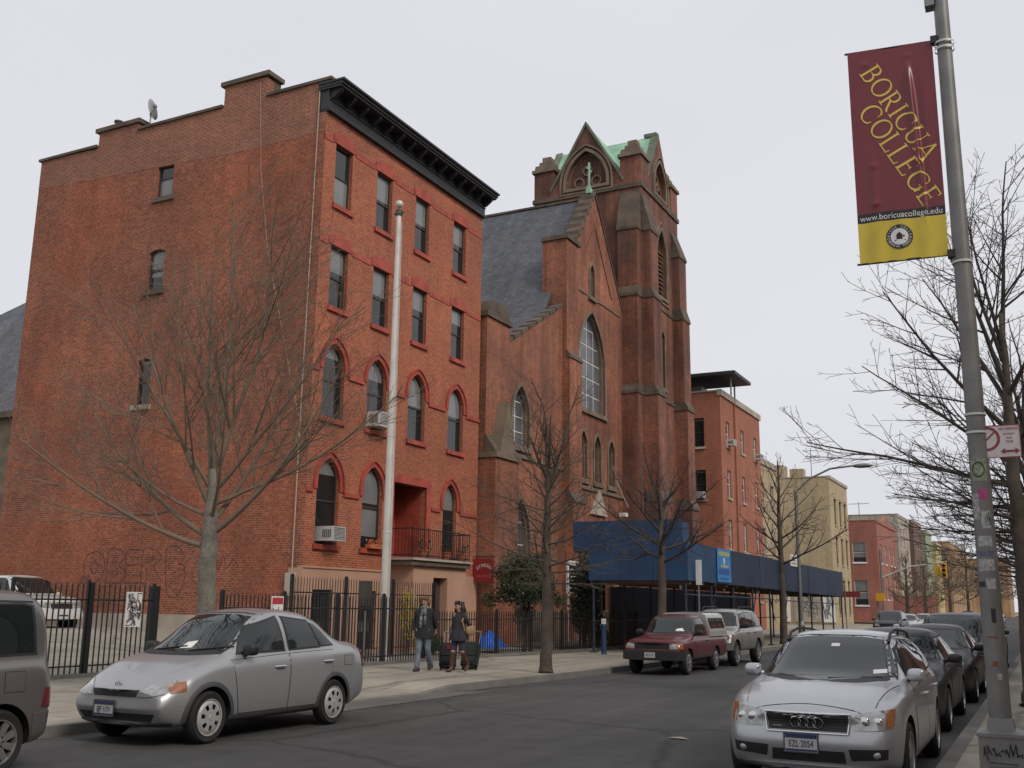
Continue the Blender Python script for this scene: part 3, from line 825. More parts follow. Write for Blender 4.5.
def church():
    b = thing('church', (0, 0, 0), 'dark red brick Gothic church with slate nave roof and a square gabled bell tower', 'church')
    F = Frame((FX, 0, 0), (0, 1, 0), (1, 0, 0))
    BK = M['brick_church']
    yc = 48.35
    # --- street front of the nave and aisle
    gw = arch(46.15, 49.6, 11.45, 16.66, 'gothic', 2.9, 16)
    lan = [arch(c - .42, c + .42, 7.88, 10.28, 'gothic', .75) for c in (46.72, 48.55, 50.45)]
    top_l = arch(47.62, 48.22, 17.55, 19.3, 'gothic', .6)
    low = arch(46.9, 50.3, .3, 5.4, 'gothic', 2.6, 14)
    mb = MB()
    wall(mb, F, [(45.9, .2), (53.2, .2), (53.2, 16.7), (yc, 23.3), (45.9, 19.8)], [gw] + lan + [top_l, low], .32)
    # back half so the roof space is closed
    mb.build('nave_front', BK, b)
    ai = arch(39.15, 40.8, 8.55, 11.25, 'gothic', 1.45, 12)
    al = arch(39.05, 40.95, .4, 6.24, 'gothic', 1.7, 12)
    mb = MB()
    Fa = Frame((FX - .1, 0, 0), (0, 1, 0), (1, 0, 0))
    wall(mb, Fa, [(38.3, .2), (44.45, .2), (44.45, 16.1), (38.3, 12.7)], [ai, al], .3)
    mb.build('aisle_front', BK, b)
    gothic_window(b, F, gw, 4, 6, wid=.16)
    for op in lan: gothic_window(b, F, op, 1, 1, wid=.13, glass='glass', frame='frame_brown')
    gothic_window(b, F, top_l, 1, 1, wid=.13, glass='dark_void', frame='stone')
    gothic_window(b, Fa, ai, 2, 4, wid=.14)
    gothic_window(b, Fa, al, 2, 6, wid=.14)
    w = window(b, F, low, 'frame_brown', .5, .12, False, glass='dark_void', cols=2, rows=1, name='portal')
    mb = MB(); ring(mb, F, low, offset_poly(low, .3), -.02, .12); mb.build('stone_surround', M['stone'], w)
    # small gablet over the portal and strings
    mb = MB()
    plate(mb, F, [(47.6, 6.2), (49.6, 6.2), (48.6, 7.5)], -.02, .14); mb.build('portal_gablet', M['stone_pale'], b)
    mb = MB()
    fbox(mb, F, 45.95, 52.2, 7.35, 7.52, -.02, .1); fbox(mb, Fa, 38.4, 44.4, 8.0, 8.16, -.02, .1)
    fbox(mb, F, 45.95, 47.3, 17.45, 17.55, -.02, .05); fbox(mb, F, 48.5, 51.9, 17.45, 17.55, -.02, .05)
    fbox(mb, F, 45.92, 52.2, .2, 1.5, -.02, .14); fbox(mb, Fa, 38.35, 39.0, .2, 1.5, -.02, .14); fbox(mb, Fa, 41.0, 44.4, .2, 1.5, -.02, .14)
    mb.build('string_course', M['stone'], b)
    # inner raised chevron of the gable
    mb = MB()
    for s_ in (-1, 1):
        p = [(yc, 21.7), (yc, 21.5), (yc + s_ * 2.35, 18.1), (yc + s_ * 2.35, 18.35)]
        plate(mb, F, p if s_ < 0 else p[::-1], -.02, .05)
    mb.build('gable_band', BK, b)
    # --- copings of the gable (weathered stone with steps)
    mb = MB()
    def slope_box(y0, z0, y1, z1, x0, x1, th):
        mb.prism([(x0, y0, z0), (x0, y1, z1), (x0, y1, z1 + th), (x0, y0, z0 + th)], (x1 - x0, 0, 0))
    slope_box(45.7, 19.68, yc, 23.42, FX - .75, FX + .06, .16)
    slope_box(yc, 23.42, 53.0, 16.85, FX - .75, FX + .06, .14)
    for i in range(7):
        f = i / 7; y = 45.75 + (yc - 45.75) * f; z = 19.75 + (23.42 - 19.75) * f
        mb.box(FX - .78, FX + .065, y, y + .22, z + .1, z + .36)
    n = 8
    for i in range(n):
        f = i / n; y = 38.4 + (44.3 - 38.4) * f; z = 12.75 + (16.05 - 12.75) * f
        mb.prism([(FX - .55, y, z), (FX - .55, y + .82, z + .46), (FX - .55, y + .82, z + .60), (FX - .55, y, z + .22)], (.5, 0, 0))
    mb.build('coping', M['stone_dark'], b)
    # --- piers
    def pier(y0, y1, x1, z1, stages, cap, mats, wth=M['stone_dark'], x0=FX - 1.2, nm='buttress'):
        """stages: list of (z, extra projection below z)"""
        mb = MB(); mb.box(x0, x1, y0, y1, .2, z1)
        wm = MB(); prev = 0
        for k, (z, e) in enumerate(stages):
            mb.box(x1 - .01, x1 + e, y0 + .004 * (k + 1), y1 - .004 * (k + 1), .2, z)
            wm.prism([(x1 + prev, y0 - .03, z + .05 + (e - prev) * 1.6), (x1 + e + .06, y0 - .03, z + .02), (x1 + e + .06, y0 - .03, z - .1), (x1 + prev, y0 - .03, z - .1)], (0, y1 - y0 + .06, 0))
        p = mb.build(nm, mats, b)
        if cap == 'flat': wm.box(x0 - .05, x1 + .1, y0 - .1, y1 + .1, z1, z1 + .22)
        if cap == 'slope': wm.prism([(x0, y0 - .06, z1), (x1 + .1, y0 - .06, z1), (x1 + .1, y0 - .06, z1 + .1), (x0, y0 - .06, z1 + .9)], (0, y1 - y0 + .12, 0))
        if cap == 'gable':
            ym = (y0 + y1) / 2
            wm.prism([(x1 + .08, y0 - .1, z1), (x1 + .08, y1 + .1, z1), (x1 + .08, ym, z1 + .75)], (x0 - x1 - .16, 0, 0))
        wm.build('weathering', wth, p)
        return p
    pier(44.42, 45.9, FX + .14, 19.6, [(13.6, .16), (6.6, .34)], 'flat', BK)
    pier(36.3, 38.38, FX + .15, 13.5, [(7.7, .5)], 'flat', BK)
    mb = MB()          # gablet of the corner buttress
    mb.prism([(FX + .68, 36.6, 7.75), (FX + .68, 38.1, 7.75), (FX + .68, 37.35, 10.0)], (-.9, 0, 0))
    mb.box(FX - .2, FX + .75, 36.25, 38.4, 7.55, 7.78)
    mb.build('buttress_gablet', M['stone'], b)
    mb = MB()
    mb.prism([(FX + .22, 36.4, 13.7), (FX + .22, 38.3, 13.7), (FX + .22, 37.9, 14.3), (FX + .22, 36.8, 14.3)], (-1.4, 0, 0)); mb.build('pier_cap', M['stone_dark'], b)
    # --- roofs
    eave = 15.3
    mb = MB()
    xr0, xr1 = FX - .7, FX - 30
    slope = (23.05 - eave) / (yc - 43.9)
    mb.prism([(xr0, 43.2, eave - .6), (xr0, yc, 23.05), (xr0, yc, 23.2), (xr0, 43.1, eave - .45)], (xr1 - xr0, 0, 0))
    mb.prism([(xr0, yc, 23.05), (xr0, 53.5, eave - .6), (xr0, 53.6, eave - .45), (xr0, yc, 23.2)], (xr1 - xr0, 0, 0))
    mb.build('nave_roof', M['slate'], b)
    mb = MB()
    mb.prism([(xr0 + .2, 37.9, 12.35), (xr0 + .2, 44.4, 15.85), (xr0 + .2, 44.4, 16.0), (xr0 + .2, 37.8, 12.5)], (xr1 - xr0, 0, 0))
    mb.build('aisle_roof', M['slate'], b)
    mb = MB(); mb.box(xr1, xr0, yc - .08, yc + .08, 23.2, 23.32); mb.build('ridge', M['stone_dark'], b)
    mb = MB(); mb.box(xr1, FX - .3, 38.3, 38.6, .2, 12.4); mb.box(xr1, FX - .5, 43.8, 44.2, 12, 15.6); mb.box(xr1, xr1 + .3, 38.5, 53, .2, 16); mb.box(FX - 1.0, FX - .45, 44.4, 46, 15, 19.5)
    mb.build('side_wall', BK, b)
    mb = MB(); mb.box(FX - .7, FX - .4, 44.35, 44.42, 15.9, 16.15); mb.build('flashing', M['copper'], b)
    # cross on the gable
    mb = MB(); x, y = FX - .3, yc
    mb.box(x - .13, x + .13, y - .16, y + .16, 23.5, 23.8); mb.box(x - .08, x + .08, y - .09, y + .09, 23.8, 23.96)
    mb.box(x - .045, x + .045, y - .05, y + .05, 23.95, 25.3); mb.box(x - .03, x + .03, y - .3, y + .3, 24.85, 24.93)
    mb.build('cross', M['copper'], b)

    # --- bell tower
    x0, x1, y0, y1, zt = -25.8, -19.0, 52.93, 59.6, 25.6
    TB = M['brick_tower']
    FS = Frame((x1, 0, 0), (0, 1, 0), (1, 0, 0))      # street side
    FL = Frame((0, y0, 0), (1, 0, 0), (0, -1, 0))     # side facing down the street
    ym, xm = (y0 + y1) / 2, (x0 + x1) / 2
    bel = arch(ym - .85, ym + .85, 19.7, 23.9, 'gothic', 1.9, 14)
    sl1 = arch(ym - .3, ym + .3, 14.2, 17.6, 'gothic', .55); sl2 = arch(ym - .32, ym + .32, 8.2, 12.2, 'gothic', .55)
    gR = arch(ym - 1.0, ym + 1.0, 26.0, 28.2, 'gothic', 1.6, 16)
    gL = arch(xm - 1.3, xm + 1.3, 26.05, 28.3, 'gothic', 1.95, 16)
    pk = 30.15
    mb = MB()
    wall(mb, FS, [(y0, .2), (y1, .2), (y1, 26.2), (y1 - 1.2, 26.2), (ym, pk - .2), (y0 + 1.2, 26.2), (y0, 26.2)], [bel, sl1, sl2, gR], .4)
    wall(mb, FL, [(x0, .2), (x1, .2), (x1, 26.2), (x1 - 1.2, 26.2), (xm, pk - .2), (x0 + 1.2, 26.2), (x0, 26.2)], [gL], .4)
    mb.prism([(x0, y1 - .4, .2), (x1 - .01, y1 - .4, .2), (x1 - .01, y1 - .4, 26.2), (x1 - 1.2, y1 - .4, 26.2), (xm, y1 - .4, pk - .2), (x0 + 1.2, y1 - .4, 26.2), (x0, y1 - .4, 26.2)], (0, .4, 0))
    mb.prism([(x0, y0 + .01, .2), (x0, y1 - .41, .2), (x0, y1 - .41, 26.2), (x0, y1 - 1.2, 26.2), (x0, ym, pk - .2), (x0, y0 + 1.2, 26.2), (x0, y0 + .01, 26.2)], (.4, 0, 0))
    mb.build('tower_wall', TB, b)
    mb = MB(); mb.box(x0 - .1, x1 + .1, y0 - .1, y1 + .1, zt - .12, zt + .14)
    mb.box(x0 - .06, x1 + .06, y0 - .06, y1 + .06, 18.85, 19.05); mb.box(x0 - .06, x1 + .06, y0 - .06, y1 + .06, 13.4, 13.55)
    mb.build('tower_string', M['stone_dark'], b)
    # belfry louvres
    w = window(b, FS, bel, 'stone', .3, .1, False, glass='dark_void', cols=2, rows=1, name='belfry_opening')
    mb = MB()
    for i in range(11):
        z = 19.85 + i * .27
        mb.prism([FS.p(ym - .75, z, -.36), FS.p(ym - .75, z + .16, -.36), FS.p(ym - .75, z + .03, -.12), FS.p(ym - .75, z - .02, -.12)], (0, 1.5, 0))
    mb.build('louvres', M['stone'], w)
    mb = MB(); ring(mb, FS, bel, offset_poly(bel, .16), -.02, .1); ring(mb, FS, offset_poly(bel, .3), offset_poly(bel, .42), -.02, .08); mb.build('stone_surround', M['stone'], w)
    for op in (sl1, sl2): gothic_window(b, FS, op, 1, 1, glass='dark_void', frame='frame_brown', wid=.12)
    for F_, op in ((FS, gR), (FL, gL)):
        w = window(b, F_, op, 'stone', .3, .1, False, glass='brick_tower', cols=3, rows=1, name='gable_tracery')
        mb = MB(); ring(mb, F_, op, offset_poly(op, .18), -.02, .1); ring(mb, F_, offset_poly(op, .3), offset_poly(op, .4), -.02, .12)
        c = (op[0][0] + op[1][0]) / 2
        for du, zz in ((-.55, 26.45), (.55, 26.45), (0, 27.15)):
            circ = [(c + du + .34 * cos(2 * pi * k / 12), zz + .34 * sin(2 * pi * k / 12)) for k in range(12)]
            ring(mb, F_, offset_poly(circ, -.09), circ, -.3, -.2)
        mb.build('stone_surround', M['stone'], w)
    # gable copings and crossed copper roof
    mb = MB(); rf = MB()
    for s_ in (-1, 1):
        for yy in (y0 - .1, y1 - .45):
            mb.prism([(xm, yy, pk - .2), (xm + s_ * 2.35, yy, 26.0), (xm + s_ * 2.35, yy, 26.2), (xm, yy, pk + .06)], (0, .45, 0))
        for xx in (x0 - .1, x1 - .45):
            mb.prism([(xx, ym, pk - .2), (xx, ym + s_ * 2.3, 26.0), (xx, ym + s_ * 2.3, 26.2), (xx, ym, pk + .06)], (.45, 0, 0))
    for s_ in (-1, 1):
        rf.prism([(xm, y0 + .3, pk - .25), (xm + s_ * 2.75, y0 + .3, 25.6), (xm + s_ * 2.75, y0 + .3, 25.72), (xm, y0 + .3, pk - .1)], (0, y1 - y0 - .6, 0))
        rf.prism([(x0 + .3, ym, pk - .25), (x0 + .3, ym + s_ * 2.7, 25.6), (x0 + .3, ym + s_ * 2.7, 25.72), (x0 + .3, ym, pk - .1)], (x1 - x0 - .6, 0, 0))
    mb.box(x1 - .9, x1 - .1, ym - .12, ym + .12, pk - .1, pk + .12)
    mb.build('gable_coping', M['coping_green'], b)
    rf.build('tower_roof', M['copper'], b)
    # corner pinnacles
    for (px, py) in ((x0 + .62, y0 + .62), (x1 - .62, y0 + .62), (x0 + .62, y1 - .62), (x1 - .62, y1 - .62)):
        mb = MB(); r = .64
        mb.box(px - r, px + r, py - r, py + r, 25.7, 27.45)
        p = mb.build('pinnacle', TB, b)
        c = MB(); c.box(px - r - .12, px + r + .12, py - r - .12, py + r + .12, 27.45, 27.65)
        c.prism([(px - r, py - r, 27.65), (px + r, py - r, 27.65), (px + r * .9, py - r, 27.95), (px - r * .9, py - r, 27.95)], (0, 2 * r, 0))
        c.box(px - .42, px + .42, py - .42, py + .42, 27.95, 28.25); c.box(px - .28, px + .28, py - .28, py + .28, 28.25, 28.6)
        c.build('pinnacle_cap', M['stone'], p)
    # angle buttresses
    def butt(y0_, y1_, stages, along='X', base=x1, side=1):
        """stages: (z_top, projection, weathering height)"""
        mb = MB(); wm = MB(); zp = .2
        for k, (z, pr, wh) in enumerate(stages):
            nxt = stages[k + 1][1] if k + 1 < len(stages) else 0
            if along == 'X':
                mb.box(base - .2, base + pr, y0_, y1_, zp, z)
                wm.prism([(base + nxt, y0_ - .05, z + wh), (base + pr + .06, y0_ - .05, z + .02), (base + pr + .06, y0_ - .05, z - .14), (base - .1, y0_ - .05, z - .14), (base - .1, y0_ - .05, z + wh)], (0, y1_ - y0_ + .1, 0))
            else:
                mb.box(y0_, y1_, base - pr, base + .2, zp, z)
                wm.prism([(y0_ - .05, base - nxt, z + wh), (y0_ - .05, base - pr - .06, z + .02), (y0_ - .05, base - pr - .06, z - .14), (y0_ - .05, base + .1, z - .14), (y0_ - .05, base + .1, z + wh)], (y1_ - y0_ + .1, 0, 0))
            zp = z
        p = mb.build('tower_buttress', TB, b); wm.build('weathering', M['stone_dark'], p)
    st = [(7.4, .95, .45), (13.3, .8, .4), (18.9, .65, .45), (22.9, .5, 2.2)]
    butt(y0 + .05, y0 + 1.35, st); butt(y1 - 1.35, y1 - .02, [(7.4, .95, .45), (13.3, .8, .4), (18.9, .65, .7), (22.9, .5, 1.6)])
    butt(x1 - 1.25, x1 - .06, [(13.3, .8, .4), (18.9, .68, .45), (22.9, .55, 2.4)], 'Y', y0)
    butt(x0 + .06, x0 + 1.2, [(18.9, .8, 1.0), (22.9, .5, 2.2)], 'Y', y0)
    # wires and a floodlight on the front
    mb = MB(); mb.tube([(FX + .2, 50.2, 8.9), (FX + .25, 50.9, 7.9), (FX + .4, 51.9, 6.9)], .02, 5); mb.box(FX + .15, FX + .5, 51.2, 51.6, 6.35, 6.55); mb.build('floodlight', M['white_paint'], b)
    mb = MB(); mb.tube([(FX + 1.3, 53.4, 6.8), (FX + 1.3, 53.4, .5)], .03, 5); mb.build('downpipe', M['white_paint'], b)
    return b
church()

# white framed notice case on the church lawn
t = thing('notice_board', (-18.6, 42.3, .15), 'white framed glazed notice board standing behind the evergreen shrub in front of the church', 'notice board')
mb = MB(); mb.box(-.04, .04, -.55, -.47, 0, 2.4); mb.box(-.04, .04, .47, .55, 0, 2.4); mb.box(-.05, .05, -.62, .62, 3.4, 3.5)
for a in ((-.62, -.54, 2.1, 3.4), (.54, .62, 2.1, 3.4), (-.54, .54, 2.1, 2.18), (-.54, .54, 3.32, 3.4)): mb.box(-.05, .05, *a)
mb.build('frame', M['white_paint'], t)
mb = MB(); mb.box(-.03, .03, -.54, .54, 2.18, 3.32); mb.build('panel', M['glass'], t)
mb = MB()
for i in range(6):
    mb.box(.031, .034, -.4 + .03 * (i % 3), .36 - .06 * (i % 2), 2.3 + i * .16, 2.36 + i * .16)
mb.build('notice', M['white_paint'], t)

# ================================================================== other buildings along the left side
def block(name, label, x, y0, y1, z1, depth, bm, rows, cols, ww, trim='stone_pale', frame='frame_white', side_rows=(), corn=.35, kind='rect', hoods=None, corn_mat=None, group=None, glass='glass', side_left=None):
    """street house: wall, roof, cornice, windows"""
    b = thing(name, (0, 0, 0), label, 'building', group)
    F = Frame((x, 0, 0), (0, 1, 0), (1, 0, 0)); S = Frame((0, y0, 0), (1, 0, 0), (0, -1, 0))
    ops = [arch(c - ww / 2, c + ww / 2, a, t_, kind) for (a, t_) in rows for c in cols]
    sops = [arch(c - w_ / 2, c + w_ / 2, a, t_, 'rect') for (c, a, t_, w_) in side_rows]
    mb = MB()
    wall(mb, F, [(y0, 0.05), (y1, .05), (y1, z1), (y0, z1)], ops, .2)
    wall(mb, S, [(x - depth, .05), (x, .05), (x, z1), (x - depth, z1)], sops, .2)
    mb.box(x - depth, x - .25, y1 - .25, y1, .05, z1 - .01); mb.box(x - depth, x - depth + .25, y0 + .25, y1 - .25, .05, z1 - .01)
    mb.build('wall', M[bm], b)
    mb = MB(); mb.box(x - depth + .1, x - .1, y0 + .1, y1 - .1, z1 - .35, z1 - .2); mb.build('roof', M['roof_tar'], b)
    mb = MB(); mb.box(x - .2, x + .12, y0 - .06, y1 + .06, z1 - corn, z1 + .12); mb.box(x - depth, x - .2, y0 - .06, y0 + .25, z1, z1 + .1); mb.build('cornice', M[corn_mat or trim], b)
    for k, op in enumerate(ops):
        w = window(b, F, op, frame, .14, .07, True, (random.choice((.3, .6, 1)), random.choice((0, 0, .4))), sill=trim, glass=glass)
        if hoods:
            mb = MB(); fbox(mb, F, op[0][0] - .14, op[1][0] + .14, op[2][1], op[2][1] + .3, -.02, hoods); mb.build('lintel', M[trim], w)
    for op in sops: window(b, S, op, 'frame_dark' if frame == 'frame_dark' or z1 > 16 else frame, .14, .07, True, (.2, 0) if z1 > 16 else (.9, .5), sill=trim)
    return b, F, S
b3, F3, S3 = block('brick_building', 'orange-red brick building with a dark flat canopy over its roof, beside the church tower', -19.0, 68.24, 79.2, 16.3, 16, 'brick_far',
    [(12.68, 14.4), (9.1, 11.0), (5.6, 7.6), (2.2, 4.2)], [69.95, 73.85, 77.6], .95, side_rows=[(-20.55, 12.5, 14.5, .75), (-20.5, 8.9, 10.9, .75), (-24, 12.5, 14.5, .9)], corn=.3)
mb = MB()
mb.prism([(-17.75, 67.6, 17.3), (-17.75, 72.0, 17.3), (-26, 72.0, 17.3), (-26, 67.6, 17.3)], (0, 0, .22))
c_ = mb.build('roof_canopy', M['cornice'], b3)
mb = MB()
for (x, y) in ((-18.3, 68.6), (-18.9, 71.8), (-22.5, 68.6), (-25.5, 71.8)): mb.tube([(x, y, 16.0), (x, y, 17.36)], .06, 8)
mb.box(-25, -20.5, 69, 71.5, 16.2, 16.9)
mb.build('canopy_post', M['metal_grey'], c_)
mb = MB(); mb.tube([(-18.9, 71.6, 16.2), (-18.9, 71.6, .3)], .06, 6); mb.build('downpipe', M['brick_far'], b3)
ac_unit((-18.98, 69.95, 12.7), 'air conditioner in the top window of the red brick building, nearest the church tower', w=.7)
ac_unit((-18.98, 77.6, 12.7), 'air conditioner in the top window farthest from the tower, under the roof canopy', w=.7)
ac_unit((-20.5, 68.22, 8.95), 'air conditioner in the side window of the red brick building beside the tower', ax='Y', w=.65)
# flag on the red brick building
t = thing('flag', (-18.98, 78.6, 5.2), 'striped flag hanging from a pole on the red brick building right of the church', 'flag')
mb = MB(); mb.tube([(0, 0, 0), (1.1, 0, 2.6)], .035, 8); mb.build('pole', M['white_paint'], t)
M['flag_red'] = mat('flag_red', (.42, .03, .04), .8, var=.1); M['flag_blue'] = mat('flag_blue', (.02, .04, .16), .8, var=.1)
mb = MB()
for i in range(13):
    for k in range(5):
        def P(u, v): return V((1.0 - .42 * v - .12 * u, .1 * sin(u * 6 + v * 5) + u * .15, 2.45 - 1.0 * v - 1.2 * u * .6))
        u0, u1 = i / 13, (i + 1) / 13; v0, v1 = k / 5, (k + 1) / 5
        mb.face([P(u0, v0), P(u1, v0), P(u1, v1), P(u0, v1)], 2 if (i < 7 and k < 2) else i % 2)
mb.build('cloth', [M['flag_red'], M['white_paint'], M['flag_blue']], t)
# low pale building between church and red house
block('garage', 'low pale flat-roofed building behind the blue shed, beside the church tower', -20.6, 61.5, 67.6, 6.7, 10, 'stone_pale', [(4.6, 5.6)], [62.6, 64.5, 66.4], 1.2)
block('house', 'narrow tan brick house with a tall end chimney beyond the roof-canopy building', -19.4, 79.4, 86, 13.2, 12, 'brick_tan', [(9.6, 11.4), (6, 7.8), (2.4, 4.2)], [81, 84.3], .9, hoods=.1)
bt, Ft, St = block('tan_building', 'tan brick three-storey corner building with a wide blank side wall and narrow dark windows', -19.0, 107.8, 118.3, 14.9, 16, 'brick_tan',
    [(10.2, 12.8), (6.2, 8.9), (1.2, 4.6)], [110.6, 113.6, 116.5], 1.05, frame='frame_dark', hoods=.16, corn=.2, trim='brick_tan', corn_mat='stone_pale')
mb = MB(); mb.box(-26, -24, 110, 112, 14.8, 16.6); mb.box(-23, -21.6, 108.2, 109.4, 14.8, 15.9); mb.build('chimney', M['brick_tan'], bt)
mb = MB(); mb.tube([(-21, 109.5, 14.8), (-21, 109.5, 18.2)], .04, 5); mb.tube([(-21.8, 109.5, 17.9), (-20.2, 109.5, 17.9)], .03, 5); mb.tube([(-21.5, 109.5, 17.3), (-20.5, 109.5, 17.3)], .03, 5); mb.build('antenna', M['metal_grey'], bt)
# graffitied poster boards along its side wall
for i, (xa, wd, cc) in enumerate(((-25.6, 2.2, 'white_paint'), (-23.0, 2.6, 'stone_pale'), (-20.2, 1.2, 'white_paint'))):
    t = thing('poster_board', (xa, 107.74, .4), ['wide white poster board on the tan side wall below the shed roof, left one', 'pale grey poster board in the middle of the tan side wall', 'narrow white poster board at the street corner of the tan side wall'][i], 'poster', 'posters on the tan side wall')
    mb = MB(); mb.box(0, wd, -.05, 0, 0, 3.4); mb.build('board', M[cc], t)
    mb = MB()
    for k in range(7):
        pts = [(random.uniform(.2, wd - .2), -.055, random.uniform(.3, 3.1)) for _ in range(4)]
        mb.tube(pts, .035, 4)
    mb.build('scrawl', M['metal_grey'], t)
br, Fr_, Sr = block('red_building', 'red brick two-storey corner house with white window frames far down the street', -19.0, 139.9, 158.0, 12.9, 16, 'brick_red_far',
    [(7.6, 10.0), (3.0, 6.0)], [142.6, 147, 151.4, 155.5], 1.6, side_rows=[(-21.3, 7.6, 10.2, 1.7), (-21.3, 2.2, 5.4, 1.7)], corn=.25, trim='white_paint', corn_mat='brick_red_far')
mb = MB(); plate(mb, Fr_, [(146, 13.0), (152, 13.0), (149, 14.2)], -.4, .1); mb.build('pediment', M['brick_red_far'], br)
mb = MB(); mb.tube([(-21.5, 143, 12.8), (-21.5, 143, 15.6)], .05, 5); mb.tube([(-22.8, 143, 15.4), (-20.2, 143, 15.4)], .04, 5); mb.build('antenna', M['metal_grey'], br)
block('beige_building', 'beige brick building with blank side wall just beyond the far red corner house', -18.6, 158.4, 172, 15.2, 18, 'brick_beige', [(11, 13), (7.4, 9.4), (3, 5.6)], [161, 165, 169], 1.3, side_rows=[(-19.8, 11, 13, 1.1)])
block('brown_building', 'dark brown brick building beyond the beige one on the far left side of the street', -18.0, 172.4, 184, 15.4, 18, 'brick_brown', [(11.2, 13.2), (7.2, 9.4), (3, 5.6)], [175, 178, 181], 1.3)
M['paint_green'] = mat('paint_green', (.25, .30, .19), .8, var=.15); M['paint_yellow'] = mat('paint_yellow', (.45, .36, .17), .8, var=.15)
block('green_building', 'pale green painted house standing beyond the dark brown building', -17.4, 184.4, 194, 14.6, 18, 'paint_green', [(10.6, 12.6), (6.8, 9), (2.6, 5.2)], [187, 191], 1.5)
block('yellow_building', 'yellow painted house standing beyond the pale green one far down the street', -16.8, 194.4, 204, 13.2, 18, 'paint_yellow', [(9.8, 11.8), (6.2, 8.2), (2.4, 5)], [197, 201], 1.5)
block('orange_building', 'orange-brown brick building closing the view at the far end of the street', -16.0, 214, 262, 14.5, 18, 'brick_orange', [(11, 13), (7, 9), (2.6, 5.4)], [218, 224, 230, 236, 242, 248, 254], 1.9, side_rows=[(-17.5, 10.8, 12.8, 1.6), (-21.0, 10.8, 12.8, 1.6), (-17.5, 6.6, 8.8, 1.6), (-21, 6.6, 8.8, 1.6)])
block('end_building', 'low orange brick building at the end of the street behind the bare trees', -9.0, 300, 330, 15.0, 14, 'brick_orange', [(10.6, 12.6), (6.6, 8.8)], [305, 312, 319, 326], 2.2, side_rows=[(-11.5, 10.4, 12.6, 2), (-16, 10.4, 12.6, 2), (-11.5, 6.4, 8.6, 2), (-16, 6.4, 8.6, 2)])
# fenced red hoarding by the far corner
t = thing('hoarding', (-17.2, 137.2, 0), 'red-brown board fence at the far corner before the red house', 'fence')
mb = MB()
for i in range(16): mb.box(i * .32, i * .32 + .3, -.05, 0, .1, 3.4 + .05 * (i % 2))
mb.build('board_panel', M['brick_red_far'], t)
mb = MB(); mb.box(0, 5.1, 0, .08, 1, 1.15); mb.box(0, 5.1, 0, .08, 2.6, 2.75); mb.build('rail', M['wood'], t)

# building beyond the left edge of the picture
t = thing('rear_chapel', (0, 0, 0), 'brown stone chapel with steep grey slate roof behind the tall red brick house', 'building')
Fc = Frame((0, 34.0, 0), (1, 0, 0), (0, -1, 0))
mb = MB(); o1 = [arch(-c - .7, -c + .7, 3.5, 8.9, 'gothic', 1.3) for c in (44.6, 47.6)]
wall(mb, Fc, [(-62, .3), (-35.2, .3), (-35.2, 10.9), (-62, 10.9)], o1, .4); mb.box(-35.5, -35.2, 34.01, 46, .3, 10.9); mb.build('wall', M['stone'], t)
for op in o1: gothic_window(t, Fc, op, 2, 5, frame='frame_white', wid=.2)
mb = MB(); mb.mesh([(-70, 33.6, 10.9), (-35, 33.6, 10.9), (-35, 47, 10.9), (-70, 47, 10.9), (-47, 40.2, 21.0), (-44, 40.2, 21.0)], [(0, 1, 5, 4), (1, 2, 5), (2, 3, 4, 5), (3, 0, 4)]); mb.build('roof', M['slate'], t)
mb = MB(); mb.box(-62, -35.0, 33.55, 33.9, 10.6, 10.9); mb.build('eaves', M['stone_dark'], t)
mb = MB(); mb.tube([(-43.1, 33.9, 10.7), (-43.1, 33.9, .5)], .06, 6); mb.build('downpipe', M['white_paint'], t)

# the houses across the street, which shade it
for i, (ya, yb, h, bm, lab) in enumerate(((-24, 2, 12.5, 'brick_far', 'red brick tenement across the street beside the camera'), (2.3, 22, 11.5, 'brick_beige', 'beige brick house across the street behind the lamp post'), (22.3, 48, 13.0, 'brick_brown', 'brown brick house across the street behind the dark trees'), (48.3, 110, 12.0, 'brick_far', 'long red brick row across the street from the blue shed'))):
    cols = [-yb + 2 + k * 3.2 for k in range(int((yb - ya - 2) / 3.2))]
    q, _, _ = block('brick_building', lab, -9.2, -yb, -ya, h, 12, bm, [(1.0, 3.2), (4.6, 6.6), (8.0, 10.0)], cols, 1.1)
    q.rotation_euler = (0, 0, pi)
